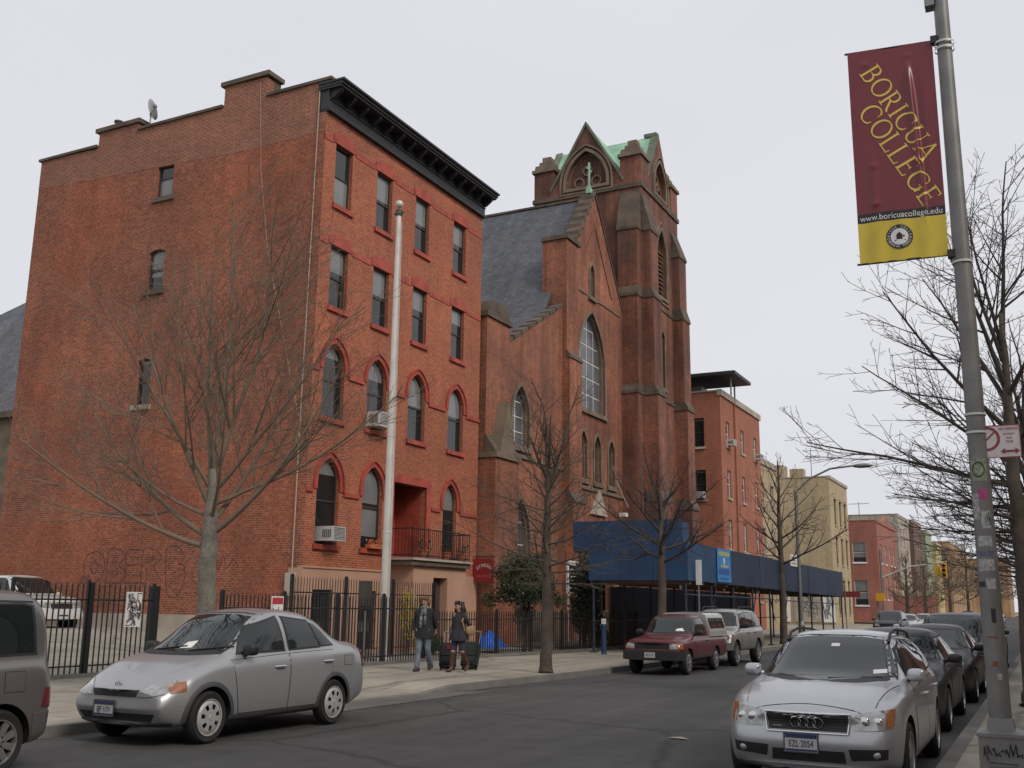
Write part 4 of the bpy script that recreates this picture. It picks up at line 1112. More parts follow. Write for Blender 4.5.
# ================================================================== GROUND, ROAD, PAVEMENTS
def groundmat(name, c, var, fine, crack=0, rough=.9, patch=0, spec=.35):
    m, nt, N, L, P = newmat(name)
    P.inputs['Specular IOR Level'].default_value = spec
    tc = N.new('ShaderNodeTexCoord')
    def nz(sc, lo, hi, det=6, mp=None, a=.3, b_=.7):
        n = N.new('ShaderNodeTexNoise'); n.inputs['Scale'].default_value = sc; n.inputs['Detail'].default_value = det
        if mp:
            q = N.new('ShaderNodeMapping'); q.inputs['Scale'].default_value = mp; L.new(tc.outputs['Object'], q.inputs['Vector']); L.new(q.outputs[0], n.inputs['Vector'])
        else: L.new(tc.outputs['Object'], n.inputs['Vector'])
        r = N.new('ShaderNodeMapRange'); r.inputs['From Min'].default_value = a; r.inputs['From Max'].default_value = b_
        r.inputs['To Min'].default_value = lo; r.inputs['To Max'].default_value = hi
        L.new(n.outputs['Fac'], r.inputs['Value']); return r.outputs['Result'], n.outputs['Fac']
    def mul(a, c_):
        q = N.new('ShaderNodeMath'); q.operation = 'MULTIPLY'; L.new(a, q.inputs[0]); L.new(c_, q.inputs[1]); return q.outputs[0]
    f = mul(nz(.35, 1 - var, 1 + var)[0], nz(1.0, 1 - var * .7, 1 + var * .7, 4, (2.2, .09, 1))[0])   # worn strips along the street
    f = mul(f, nz(2.8, 1 - var * .5, 1 + var * .5)[0])
    g, gf = nz(90, 1 - fine, 1 + fine, 3)
    f = mul(f, g)
    if patch: f = mul(f, nz(.16, 1 - patch, 1.0, 2, None, .52, .54)[0])
    if crack:
        vo = N.new('ShaderNodeTexVoronoi'); vo.feature = 'DISTANCE_TO_EDGE'; vo.inputs['Scale'].default_value = crack
        w = N.new('ShaderNodeTexNoise'); w.inputs['Scale'].default_value = 1.2; w.inputs['Detail'].default_value = 5
        L.new(tc.outputs['Object'], w.inputs['Vector'])
        ad = N.new('ShaderNodeMix'); ad.data_type = 'VECTOR'; ad.inputs['Factor'].default_value = .35
        L.new(tc.outputs['Object'], ad.inputs[4]); L.new(w.outputs['Color'], ad.inputs[5]); L.new(ad.outputs[1], vo.inputs['Vector'])
        r = N.new('ShaderNodeMapRange'); r.inputs['From Max'].default_value = .012; r.inputs['To Min'].default_value = .55; r.inputs['To Max'].default_value = 1
        L.new(vo.outputs['Distance'], r.inputs['Value']); f = mul(f, r.outputs['Result'])
    sc = N.new('ShaderNodeVectorMath'); sc.operation = 'SCALE'; sc.inputs[0].default_value = c; L.new(f, sc.inputs['Scale'])
    L.new(sc.outputs[0], P.inputs['Base Color'])
    P.inputs['Roughness'].default_value = rough
    bp = N.new('ShaderNodeBump'); bp.inputs['Strength'].default_value = .4; bp.inputs['Distance'].default_value = .006
    L.new(gf, bp.inputs['Height']); L.new(bp.outputs['Normal'], P.inputs['Normal'])
    return m
M['asphalt'] = groundmat('asphalt', (.064, .063, .061), .2, .45, .25, .85, .1)
M['earth'] = groundmat('earth', (.13, .105, .075), .2, .3)
M['yard'] = groundmat('yard_concrete', (.26, .24, .20), .2, .12, .3)
M['apron'] = groundmat('driveway_apron', (.125, .118, .105), .16, .15, .25)
def pavingmat():
    m = groundmat('pavement_slabs', (.31, .28, .228), .17, .14, .18)
    nt = m.node_tree; N = nt.nodes; L = nt.links; P = N['Principled BSDF']
    tc = N.new('ShaderNodeTexCoord'); b = N.new('ShaderNodeTexBrick'); b.offset = 0
    b.inputs['Color1'].default_value = (1, 1, 1, 1); b.inputs['Color2'].default_value = (.84, .84, .82, 1); b.inputs['Mortar'].default_value = (.45, .43, .4, 1)
    b.inputs['Scale'].default_value = 1; b.inputs['Brick Width'].default_value = 1.5; b.inputs['Row Height'].default_value = 1.5; b.inputs['Mortar Size'].default_value = .012
    L.new(tc.outputs['Object'], b.inputs['Vector'])
    src = P.inputs['Base Color'].links[0].from_socket
    mx = N.new('ShaderNodeMix'); mx.data_type = 'RGBA'; mx.blend_type = 'MULTIPLY'; mx.inputs['Factor'].default_value = 1
    L.new(src, mx.inputs[6]); L.new(b.outputs['Color'], mx.inputs[7]); L.new(mx.outputs[2], P.inputs['Base Color'])
    return m
M['paving'] = pavingmat()
def sheet(name, pts, z, m, kind='structure'):
    mb = MB(); mb.face([(x, y, z) for x, y in pts]); o = mb.build(name, m); return tag(o, kind=kind)
sheet('ground', [(-900, -300), (900, -300), (900, 1500), (-900, 1500)], -.03, M['earth'])
# left kerb line (it draws in slightly where the road narrows)
KL = [(-12.2, -60), (-11.75, 5), (-11.55, 10), (-10.85, 19), (-10.5, 24), (-10.42, 30), (-10.42, 120)]
KR = -1.2
def klx(y):
    for (x0, y0), (x1, y1) in zip(KL, KL[1:]):
        if y0 <= y <= y1: return x0 + (x1 - x0) * (y - y0) / (y1 - y0)
    return KL[-1][0]
road = [(KR, -60), (KR, 122), (60, 122), (60, 136), (KR, 136), (KR, 600), (-10.42, 600), (-10.42, 136), (-90, 136), (-90, 122), (-10.42, 122)] + [p for p in reversed(KL[:-1])]
mb = MB(); pts = [V((x, y, 0)) for x, y in road]; mb.mesh(pts, tessellate_polygon([pts])); tag(mb.build('road', M['asphalt']), kind='structure')
def pavement(name, inner, kerbline, z=.13):
    """slab with a kerb stone; inner and kerbline are point lists running the same way"""
    mb = MB()
    n = len(kerbline)
    sgn = 1 if inner[0][0] < kerbline[0][0] else -1
    for i in range(n - 1):
        (ax, ay, az), (bx, by, bz) = kerbline[i], kerbline[i + 1]
        (cx, cy), (dx, dy) = inner[i], inner[i + 1]
        k = .17 * sgn
        mb.face([(cx, cy, z), (ax - k, ay, az), (bx - k, by, bz), (dx, dy, z)], 0)
        mb.face([(ax - k, ay, az + .004), (ax, ay, az + .004), (bx, by, bz + .004), (bx - k, by, bz + .004)], 1)
        mb.face([(ax, ay, az + .004), (ax + .02 * sgn, ay, -.02), (bx + .02 * sgn, by, -.02), (bx, by, bz + .004)], 1)
    return tag(mb.build(name, [M['paving'], M['curb']]), kind='structure')
def lk(y, z=.13): return (klx(y), y, z)
ys = [-60, 5, 10, 13.6, 14.6, 17.8, 18.8, 24, 30, 60, 121]
zz = [.13, .13, .13, .13, .03, .03, .13, .13, .13, .13, .13]
pavement('left_pavement', [(-34 if y > 35 else -18.6, y) for y in ys], [lk(y, z) for y, z in zip(ys, zz)])
pavement('left_pavement', [(-34, 137), (-34, 600)], [(-10.42, 137, .13), (-10.42, 600, .13)])
pavement('right_pavement', [(9, -60), (9, 121)], [(KR, -60, .13), (KR, 121, .13)])
pavement('right_pavement', [(9, 137), (9, 600)], [(KR, 137, .13), (KR, 600, .13)])
# broad pale driveway apron across the left pavement and its spill on to the road
sheet('driveway', [(klx(13.2) + .9, 13.4), (klx(19.6) + .55, 19.4), (klx(18.2) - .0, 18.5), (klx(14) - .0, 14.0)], .008, M['apron'])
# yard left of the red house rises away from the street
mb = MB()
mb.mesh([(-18.6, -30, .12), (-18.6, 25.1, .12), (-26, 25.1, .85), (-26, -30, .85), (-75, 25.1, .95), (-75, -30, .95), (-34.2, 60, .95), (-75, 60, .95), (-34.2, 25.1, .9)],
        [(0, 1, 2, 3), (3, 2, 8, 4, 5), (8, 6, 7, 4)])
tag(mb.build('yard', M['yard']), kind='structure')
sheet('front_yard', [(-20.1, 25.3), (-16.1, 25.3), (-15.3, 31), (-14.9, 36.2), (-20.1, 36.2)], .15, M['yard'])
mb = MB()
mb.box(-19.8, -15.2, 36.3, 60, .13, .2); tag(mb.build('church_lawn', M['earth']), kind='structure')
# litter fleck and tar seams on the road
mb = MB()
mb.mesh([(-4.75, 13.95, .008), (-4.5, 13.84, .018), (-4.42, 13.9, .008), (-4.56, 13.99, .024), (-4.72, 14.02, .008)], [(0, 1, 2, 3, 4)])
tag(mb.build('paper_scrap', M['plate_white'] if 'plate_white' in M else M['stone_pale']), 'crumpled white paper scrap lying in the middle of the road', 'litter')
# ================================================================== CARS (front at local y=0, tail at +y)
def lerp(a, b, t): return a + (b - a) * t
def interp(tab, y):
    if y <= tab[0][0]: return tab[0][1]
    for (a, va), (b, vb) in zip(tab, tab[1:]):
        if y <= b: return va + (vb - va) * (y - a) / (b - a)
    return tab[-1][1]
def sstep(x): x = max(0, min(1, x)); return x * x * (3 - 2 * x)

def modified(me, mods):
    o = bpy.data.objects.new('tmp', me); COL.objects.link(o)
    for kind, kw in mods:
        md = o.modifiers.new('m', kind)
        for k, v in kw.items(): setattr(md, k, v)
    bpy.context.view_layer.update()
    r = bpy.data.meshes.new_from_object(o.evaluated_get(bpy.context.evaluated_depsgraph_get()))
    bpy.data.objects.remove(o)
    return r

M['glass_car'] = glassmat('car_glass', (.012, .017, .017), .02, .2, .006)
M['glass_lamp'] = mat('headlamp_glass', (.33, .34, .33), .08, .35, var=.35, vs=14, coat=1)
M['amber'] = mat('amber_lens', (.27, .10, .03), .15, var=.15, vs=10, coat=1)
M['red_lens'] = mat('red_lens', (.14, .01, .01), .15, var=.15, coat=1)
M['chrome'] = mat('chrome', (.62, .62, .62), .14, 1.0, var=0)
M['alloy'] = mat('alloy', (.36, .36, .36), .34, .75, var=.12, vs=8)
M['hubcap'] = mat('hubcap', (.42, .41, .40), .45, .3, var=.12, vs=8)
M['plate_white'] = mat('plate_white', (.42, .42, .40), .5, var=.06)
M['plate_blue'] = mat('plate_blue', (.012, .022, .09), .5, var=0)
M['seat'] = mat('seat', (.05, .05, .05), .9, var=0)
M['arch_liner'] = mat('arch_liner', (.008, .008, .008), .95, var=0)
M['trim_grey'] = mat('trim_grey', (.05, .05, .052), .65, var=.15)

class Car:
    def __init__(s, name, loc, label, cat, paint, P, group=None):
        s.P = P; s.paint = paint
        s.root = thing(name, loc, label, cat, group)
        s.body()
    def body(s):
        P = s.P
        L_ = P['L']; hw = P['hw']; zt = P['top']; zs = P['belt']; zb = P['bot']; W = P['W'] / 2
        ys = sorted({round(y, 3) for tab in (hw, zt, zs, zb) for y, _ in tab} | {0, .12, .35, L_ * .3, L_ * .5, L_ * .7, L_ - .35, L_ - .12, L_})
        out = [ys[0]]
        for y in ys[1:]:
            if y - out[-1] > .045 or y == L_: out.append(y)
        ys = out
        wr0 = P['roofw'] / 2
        nose = P.get('nose', [(.2, .12), (.45, .0), (.62, .06), (.9, .2)]); tail = P.get('tail', [(.2, .12), (.45, 0), (.7, .05), (1.0, .12)])
        rings = []
        for y in ys:
            h = interp(hw, y); b = interp(zb, y); z1 = interp(zs, y); z2 = max(interp(zt, y), z1 + .012)
            g = sstep((z2 - z1 - .05) / .4); G = sstep((z2 - z1) / P.get('gh', .5))
            wr = min(wr0, h - .06)
            xb = h - .075
            mid = lerp(b, z1, .52)
            half = [(0, b), (h * .72, b), (h - .05, b + .02), (h - .012, b + .10), (h, mid), (h - .008, z1 - .13), (h - .03, z1 - .045), (xb, z1),
                    (lerp(h - .14, lerp(xb - .02, wr, .5) + .02, g), lerp(z1, z2, lerp(.45, .5, g))),
                    (lerp(h - .22, wr, g), lerp(lerp(z1, z2, .7), z2 - .10, g)),
                    (lerp(h * .66, wr - .09, g), lerp(lerp(z1, z2, .86), z2 - .022, g)),
                    (lerp(h * .4, wr * .5, g), z2 - .004), (0, z2 + P.get('crown', .012))]
            pts = []
            for x, z in half:
                yy = y
                if y < .7:
                    k = (1 - y / .7); yy += interp(nose, z) * k + P.get('bulge', .16) * (x / W) ** 2 * k
                if y > L_ - .6:
                    k = (1 - (L_ - y) / .6); yy -= interp(tail, z) * k + P.get('bulge_r', .1) * (x / W) ** 2 * k
                # screen and tail glass are curved in plan
                if g > .0 and z > z1: 
                    yy += P.get('curve', .10) * (x / W) ** 2 * (1 if y < L_ * .5 else -1) * (4 * g * (1 - g) if 0 < g < 1 else 0)
                pts.append((x, yy, z))
            rings.append(pts)
        n = len(rings[0]); vs = []; fs = []
        full = 2 * n - 2
        for r in rings:
            vs += r; vs += [(-x, y, z) for x, y, z in r[-2:0:-1]]
        for i in range(len(rings) - 1):
            for k in range(full):
                k2 = (k + 1) % full
                fs.append((i * full + k, (i + 1) * full + k, (i + 1) * full + k2, i * full + k2))
        for base, flip in ((0, False), ((len(rings) - 1) * full, True)):
            for k in range(n - 1):
                a, b_ = base + k, base + k + 1
                c = base + (full - k) % full if k else None
                d = base + full - k - 1
                if k == 0: f = (a, b_, d)
                elif k == n - 2: f = (a, b_, c)
                else: f = (a, b_, d, c)
                fs.append(f if flip else f[::-1])
        me = bpy.data.meshes.new('body'); me.from_pydata(vs, [], fs)
        me.materials.append(s.paint); me.materials.append(M['arch_liner'])
        bm = bmesh.new(); bm.from_mesh(me); bmesh.ops.recalc_face_normals(bm, faces=bm.faces); bm.to_mesh(me); bm.free()
        me = modified(me, [('SUBSURF', dict(levels=2, render_levels=2))])
        s.bvh = BVHTree.FromPolygons([v.co.copy() for v in me.vertices], [tuple(p.vertices) for p in me.polygons])
        # wheel arches
        c = MB(); r = P['wr'] + P.get('archgap', .055)
        for wy in P['wheels']:
            for sd in (-1, 1):
                c.lathe([(0, sd * (W - .30)), (r, sd * (W - .30)), (r, sd * (W + .3)), (0, sd * (W + .3))], 40, (0, wy, P['wr'] + P.get('archup', .0)), 'X')
        cm = bpy.data.meshes.new('cut'); cm.from_pydata(c.v, [], c.f); cm.materials.append(s.paint); cm.materials.append(M['arch_liner'])
        bm = bmesh.new(); bm.from_mesh(cm); bmesh.ops.remove_doubles(bm, verts=bm.verts, dist=1e-5); bmesh.ops.recalc_face_normals(bm, faces=bm.faces)
        for f in bm.faces: f.material_index = 1
        bm.to_mesh(cm); bm.free()
        co = bpy.data.objects.new('cut', cm); COL.objects.link(co)
        me = modified(me, [('BOOLEAN', dict(operation='DIFFERENCE', object=co, solver='EXACT'))])
        bpy.data.objects.remove(co)
        me.name = 'body'
        finish(me, 38, uv=False)
        s.bodyo = link('body', me, s.root)
    # ---- surface patches
    def cast(s, d, a, b):
        P = s.P
        o, v = {'R': ((3, a, b), (-1, 0, 0)), 'L': ((-3, a, b), (1, 0, 0)), 'F': ((a, -3, b), (0, 1, 0)), 'B': ((a, P['L'] + 3, b), (0, -1, 0)), 'T': ((a, b, 4), (0, 0, -1))}[d]
        h = s.bvh.ray_cast(V(o), V(v))
        if h[0] is None:
            q = V({'R': (P['W'] / 2, a, b), 'L': (-P['W'] / 2, a, b), 'F': (a, .2, b), 'B': (a, P['L'] - .2, b), 'T': (a, b, 1)}[d])
            h = s.bvh.find_nearest(q)
        return h[0], h[1]
    def patch(s, mb, d, lo, hi, off=.004, nu=14, nv=8, mi=0, rim=0.0):
        """skin between two polylines seen from direction d"""
        def along(pl, t):
            ls = [0]
            for p, q in zip(pl, pl[1:]): ls.append(ls[-1] + (V(q) - V(p)).length)
            x = t * ls[-1]
            for i in range(len(pl) - 1):
                if x <= ls[i + 1] + 1e-9:
                    k = (x - ls[i]) / max(1e-9, ls[i + 1] - ls[i]); return V(pl[i]).lerp(V(pl[i + 1]), k)
            return V(pl[-1])
        g = []; gn = []
        for j in range(nv + 1):
            row = []; rn = []
            for i in range(nu + 1):
                q = along(lo, i / nu).lerp(along(hi, i / nu), j / nv)
                if d == 'L': p, n = s.cast('R', q.x, q.y); p = V((-p.x, p.y, p.z)); n = V((-n.x, n.y, n.z))
                else: p, n = s.cast(d, q.x, q.y)
                row.append(p + n * off); rn.append(n)
            g.append(row); gn.append(rn)
        vs = [p for r in g for p in r]; w = nu + 1
        fs = [(j * w + i, j * w + i + 1, (j + 1) * w + i + 1, (j + 1) * w + i) for j in range(nv) for i in range(nu)]
        if rim:
            edge = [(0, i) for i in range(nu + 1)] + [(j, nu) for j in range(1, nv + 1)] + [(nv, i) for i in range(nu - 1, -1, -1)] + [(j, 0) for j in range(nv - 1, 0, -1)]
            b0 = len(vs)
            for j, i in edge: vs.append(g[j][i] - gn[j][i] * rim)
            m = len(edge)
            for k in range(m):
                k2 = (k + 1) % m
                a = edge[k][0] * w + edge[k][1]; b = edge[k2][0] * w + edge[k2][1]
                fs.append((a, b, b0 + k2, b0 + k))
        sm = mb.smooth; mb.smooth = True
        mb.mesh(vs, fs, mi); mb.smooth = sm
    def part(s, name, m, d, lo, hi, off=.004, nu=14, nv=8, rim=.012, parent=None, seam=None):
        mb = MB(); s.patch(mb, d, lo, hi, off, nu, nv, 0, rim)
        ms = [m]
        if seam:
            c = V((sum(p[0] for p in lo + hi) / len(lo + hi), sum(p[1] for p in lo + hi) / len(lo + hi)))
            ex = lambda pl: [tuple(V(p) + V((math.copysign(min(seam, abs((V(p) - c).x)), (V(p) - c).x), math.copysign(min(seam, abs((V(p) - c).y)), (V(p) - c).y)))) for p in pl]
            s.patch(mb, d, ex(lo), ex(hi), off * .35, nu, nv, 1, 0); ms.append(M['arch_liner'])
        return mb.build(name, ms, parent or s.root, smooth=50)
    def both(s, name, m, lo, hi, **k):
        return [s.part(name, m, sd, lo, hi, **k) for sd in 'RL']
    def glass(s, name, d, lo, hi, border=.03, parent=None, off=.005, nu=14, nv=8, m=None):
        mb = MB()
        c = V((sum(p[0] for p in lo + hi) / len(lo + hi), sum(p[1] for p in lo + hi) / len(lo + hi)))
        ex = lambda pl: [tuple(V(p) + V((math.copysign(border, (V(p) - c).x), math.copysign(border * .8, (V(p) - c).y)))) for p in pl]
        s.patch(mb, d, ex(lo), ex(hi), off * .5, nu, nv, 1, 0)
        s.patch(mb, d, lo, hi, off, nu, nv, 0, 0)
        return mb.build(name, [m or M['glass_car'], M['black_plastic']], parent or s.root, smooth=60)
    def wheels(s, style='spoke', n=5, rim_m='alloy', wid=.19):
        P = s.P; r = P['wr']; W = P['W'] / 2
        mb = MB()
        mb.lathe([(r * .70, -wid / 2 + .01), (r * .9, -wid / 2), (r * .985, -wid / 2 + .03), (r, -wid / 2 + .05), (r, wid / 2 - .05), (r * .985, wid / 2 - .03), (r * .9, wid / 2), (r * .70, wid / 2 - .01), (r * .68, wid / 2 - .06), (r * .68, -wid / 2 + .05)], 36, (0, 0, 0), 'X')
        first = mb.build('wheel', M['rubber'], s.root, smooth=35)
        g = MB(); h = wid / 2
        rr = r * .70
        g.lathe([(rr, h - .004), (rr * .94, h - .006), (rr * .9, h - .03), (rr * .88, -.02)], 36, (0, 0, 0), 'X')
        g.lathe([(rr * .9, h - .085), (0, h - .085)], 24, (0, 0, 0), 'X', 1)
        if style == 'spoke':
            for k in range(n):
                a = 2 * pi * k / n
                Rm = Matrix.Rotation(a, 4, 'X')
                w0, w1 = rr * .13, rr * (.9 / n + .06)
                p = [(-w0, rr * .1), (w0, rr * .1), (w1, rr * .93), (-w1, rr * .93)]
                g.prism([Rm @ V((h - .045, y, z)) for y, z in p], Rm @ V((.03, 0, 0)))
            g.lathe([(rr * .24, h - .05), (rr * .24, h - .012), (rr * .18, h - .004), (0, h - .004)], 20, (0, 0, 0), 'X')
        else:       # pressed hub cap with a ring of openings
            g.lathe([(rr * .93, h - .02), (rr * .8, h + .004), (rr * .72, h + .006)], 36, (0, 0, 0), 'X')
            g.lathe([(rr * .44, h + .012), (rr * .3, h + .016), (rr * .16, h + .014), (rr * .14, h + .022), (0, h + .022)], 30, (0, 0, 0), 'X')
            for k in range(n):
                a0 = 2 * pi * k / n; da = 2 * pi / n * .29
                for j in range(4):
                    q = [a0 - da + 2 * da * j / 4, a0 - da + 2 * da * (j + 1) / 4]
                    g.face([(h + .006, rr * .73 * cos(q[0]), rr * .73 * sin(q[0])), (h + .006, rr * .73 * cos(q[1]), rr * .73 * sin(q[1])), (h + .012, rr * .43 * cos(q[1]), rr * .43 * sin(q[1])), (h + .012, rr * .43 * cos(q[0]), rr * .43 * sin(q[0]))])
        g.build('rim', [M[rim_m], M['arch_liner']], first, smooth=40)
        i = 0
        for wy in P['wheels']:
            for sd in (1, -1):
                o = first if i == 0 else copy_tree(first, s.root); i += 1
                o.location = (sd * (W - wid / 2 - P.get('inset', .015)), wy, r)
                o.rotation_euler = (random.uniform(0, 2), 0, 0 if sd > 0 else pi)
    def box(s, name, m, *bs, parent=None):
        mb = MB()
        for b in bs: mb.box(*b)
        return mb.build(name, m, parent or s.root)
    def mirrors(s, y, z, m, w=.19, h=.12, out=.02):
        for sd in (1, -1):
            p, n = s.cast('R', y + .08, z - .02); x = p.x
            mb = MB(); mb.smooth = True
            mb.ellipsoid((sd * (x + .03 + w / 2 + out), y, z + .03), (w / 2 + .008, .075, h / 2 + .008), 20, 14, e=.62)
            mb.tube([(sd * (x - .05), y + .05, z - .02), (sd * (x + .08), y + .02, z + .0)], .03, 8)
            o = mb.build('side_mirror', m, s.root)
            g = MB(); g.ellipsoid((sd * (x + .03 + w / 2 + out), y + .062, z + .03), (w / 2 - .012, .018, h / 2 - .012), 16, 8, e=.62); g.build('mirror_glass', M['glass_car'], o)
    def arch_trim(s, m, w=.035):
        P = s.P; r = P['wr'] + P.get('archgap', .055) + w * .5
        for wy in P['wheels']:
            for sd in (1, -1):
                mb = MB(); mb.smooth = True; vs = []; n = 22
                for k in range(n + 1):
                    a = -.12 + (pi + .24) * k / n
                    for q, o in ((r - w * .75, .012), (r + w * .7, .014), (r + w * .9, -.004)):
                        y, z = wy + q * cos(a), P['wr'] + q * sin(a)
                        h, nn = s.cast('R', y, max(z, .23)); vs.append((sd * (h.x + o), y, z))
                mb.mesh(vs, [(k * 3 + j, k * 3 + j + 1, k * 3 + j + 4, k * 3 + j + 3) for k in range(n) for j in range(2)])
                mb.build('wheel_arch_trim', m, s.root)
    def handle(s, sd, y, z, parent, m):
        p, n = s.cast('R', y, z)
        mb = MB(); k = 1 if sd == 'R' else -1; x = p.x
        mb.tube([(k * (x + .002), y - .09, z), (k * (x + .035), y - .07, z + .004), (k * (x + .035), y + .07, z + .004), (k * (x + .002), y + .09, z)], .014, 8)
        mb.build('door_handle', m, parent)
    def plate(s, d, x, z, txt, w=.305, h=.155, back=.0, dark=False):
        zc = z
        p, n = s.cast(d, x, zc)
        o = min(s.cast(d, x + dx, zc + dz)[0].y for dx in (-w / 2, 0, w / 2) for dz in (-h / 2, h / 2)) if d == 'F' else max(s.cast(d, x, zc + dz)[0].y for dz in (-h / 2, h / 2))
        k = -1 if d == 'F' else 1
        y = o + k * .012
        mb = MB()
        mb.box(x - w / 2, x + w / 2, min(y, y + k * .004), max(y, y + k * .004), z - h / 2, z + h / 2, 0)
        y2 = y + k * .0045
        mb.box(x - w / 2 + .004, x + w / 2 - .004, min(y2, y2 + k * .002), max(y2, y2 + k * .002), z + h / 2 - .04, z + h / 2 - .004, 1)
        mb.box(x - w / 2 + .004, x + w / 2 - .004, min(y2, y2 + k * .002), max(y2, y2 + k * .002), z - h / 2 + .004, z - h / 2 + .022, 1)
        for a in ((x - w / 2 - .012, x - w / 2, z - h / 2 - .012, z + h / 2 + .012), (x + w / 2, x + w / 2 + .012, z - h / 2 - .012, z + h / 2 + .012), (x - w / 2, x + w / 2, z + h / 2, z + h / 2 + .012), (x - w / 2, x + w / 2, z - h / 2 - .012, z - h / 2)):
            mb.box(a[0], a[1], min(y, y + k * .008), max(y, y + k * .008), a[2], a[3], 2)
        pl = mb.build('license_plate', [M['plate_white'], M['plate_blue'], M['trim_grey']], s.root)
        if txt:
            text(pl, txt, .085, facing((x, y + k * .008, z - .012), (-k, 0, 0), (0, k, 0)), M['plate_blue'], ext=.0006, sx=.72)
        return pl

def sedan_front(c, hx, hz, grille=None): pass

# ---------------- small silver sedan at the left kerb
silver = paintmat('silver_paint', (.345, .35, .36), .5, rough=.3, metal=.4, dirt=.06)
silver2 = paintmat('silver_blue_paint', (.47, .48, .50), .5, rough=.27, metal=.6, dirt=.06)
P = dict(L=4.19, W=1.66, roofw=1.16, wr=.292, wheels=(.80, 3.17), gh=.5, bulge=.16, bulge_r=.10,
    hw=[(0, .66), (.12, .72), (.4, .80), (.8, .822), (1.6, .83), (3.0, .83), (3.7, .79), (4.05, .72), (4.19, .62)],
    top=[(0, .60), (.06, .66), (.25, .77), (.6, .885), (.98, .985), (1.05, 1.005), (1.42, 1.235), (1.72, 1.41), (1.95, 1.475), (2.3, 1.505), (2.75, 1.47), (3.05, 1.385), (3.4, 1.17), (3.55, 1.09), (3.65, 1.075), (3.98, 1.06), (4.13, .99), (4.19, .88)],
    belt=[(0, .54), (.12, .64), (.25, .72), (.6, .815), (1.0, .90), (1.6, .92), (2.6, .96), (3.4, .99), (3.65, .99), (4.05, .97), (4.19, .80)],
    bot=[(0, .25), (.2, .2), (.5, .19), (3.6, .2), (4.0, .27), (4.19, .33)],
    nose=[(.2, .12), (.4, .0), (.55, .02), (.7, .14), (1.0, .2)])
c = Car('sedan', (-10.28, 9.36, 0), 'small silver-grey sedan with rounded roof parked behind the boxy grey wagon', 'car', silver, P, 'cars parked along the left kerb')
sedan = c
c.root.scale = (1.06, 1.075, 1.09)
c.wheels('cap', 7, 'hubcap', .175)
c.glass('windshield', 'F', [(-.60, 1.0), (-.3, .985), (.3, .985), (.60, 1.0)], [(-.47, 1.40), (-.25, 1.425), (.25, 1.425), (.47, 1.40)], .035)
c.glass('rear_window', 'B', [(-.58, 1.12), (.58, 1.12)], [(-.46, 1.39), (.46, 1.39)], .03)
for d in c.both('front_door', silver, [(1.28, .30), (2.16, .30)], [(1.16, .90), (2.2, .945)], off=.005, seam=.008):
    sd = 'R' if d.data.vertices[0].co.x > 0 else 'L'
    c.glass('door_window', sd, [(1.30, .985), (2.14, 1.0)], [(1.62, 1.27), (2.12, 1.395)], .03, d)
    c.handle(sd, 2.0, .80, d, M['chrome'])
for d in c.both('rear_door', silver, [(2.19, .30), (2.78, .30), (2.86, .55), (3.1, .70)], [(2.23, .945), (2.6, .955), (3.0, .965), (3.16, .965)], off=.005, seam=.008):
    sd = 'R' if d.data.vertices[0].co.x > 0 else 'L'
    c.glass('door_window', sd, [(2.26, 1.005), (2.86, 1.025)], [(2.25, 1.39), (2.74, 1.335)], .03, d)
    c.glass('quarter_window', sd, [(2.90, 1.027), (3.19, 1.04)], [(2.80, 1.315), (2.93, 1.275)], .022, d)
    c.handle(sd, 3.0, .83, d, M['chrome'])
c.part('grille', M['black_plastic'], 'F', [(-.33, .535), (.33, .535)], [(-.37, .61), (.37, .61)], off=.004)
for sd in (1, -1):
    lo = [(sd * .36, .545), (sd * .52, .54), (sd * .67, .57)]; hi = [(sd * .40, .63), (sd * .55, .68), (sd * .67, .71)]
    h = c.part('headlight', M['glass_lamp'], 'F', lo, hi, off=.012, nu=12)
    s_ = 'R' if sd > 0 else 'L'
    c.part('turn_signal', M['amber'], s_, [(.27, .575), (.44, .60)], [(.27, .67), (.46, .70)], off=.012, parent=h)
    c.part('tail_light', M['red_lens'], s_, [(3.93, .72), (4.02, .70)], [(3.86, .97), (3.98, .96)], off=.012)
c.part('air_intake', M['black_plastic'], 'F', [(-.52, .27), (.52, .27)], [(-.6, .36), (.6, .36)], off=.004)
c.part('bumper_strip', M['trim_grey'], 'F', [(-.68, .225), (.68, .225)], [(-.7, .275), (.7, .275)], off=.012)
for s_ in 'RL':
    c.part('sill', M['trim_grey'], s_, [(1.13, .21), (2.86, .21)], [(1.13, .29), (2.86, .29)], off=.008)
    c.part('fuel_flap' if s_ == 'R' else 'panel', silver, s_, [(3.40, .76), (3.58, .76)], [(3.40, .88), (3.58, .88)], off=.004, seam=.006) if s_ == 'R' else None
c.plate('F', -.14, .40, 'EJF 1171')
mb = MB(); p, n = c.cast('F', 0, .66); mb.tube([p + V((.05 * cos(a * pi / 8), -.012, .032 * sin(a * pi / 8))) for a in range(17)], .006, 6); mb.tube([p + V((.018 * cos(a * pi / 8), -.013, .03 * sin(a * pi / 8))) for a in range(17)], .005, 6); mb.build('badge', M['chrome'], c.root)
c.mirrors(1.42, .99, M['black_plastic'], .17, .12, -.02)
c.arch_trim(M['trim_grey'])
c.part('papers', M['white_paint'], 'F', [(.0, 1.02), (.17, 1.03)], [(.02, 1.09), (.15, 1.11)], off=.009)
mb = MB()
for x0 in (-.35, .2): mb.tube([c.cast('F', x0 + k * .11, 1.0 + .012 * k)[0] + V((0, -.016, .01)) for k in range(5)], .008, 5)
mb.build('wiper', M['black_plastic'], c.root)

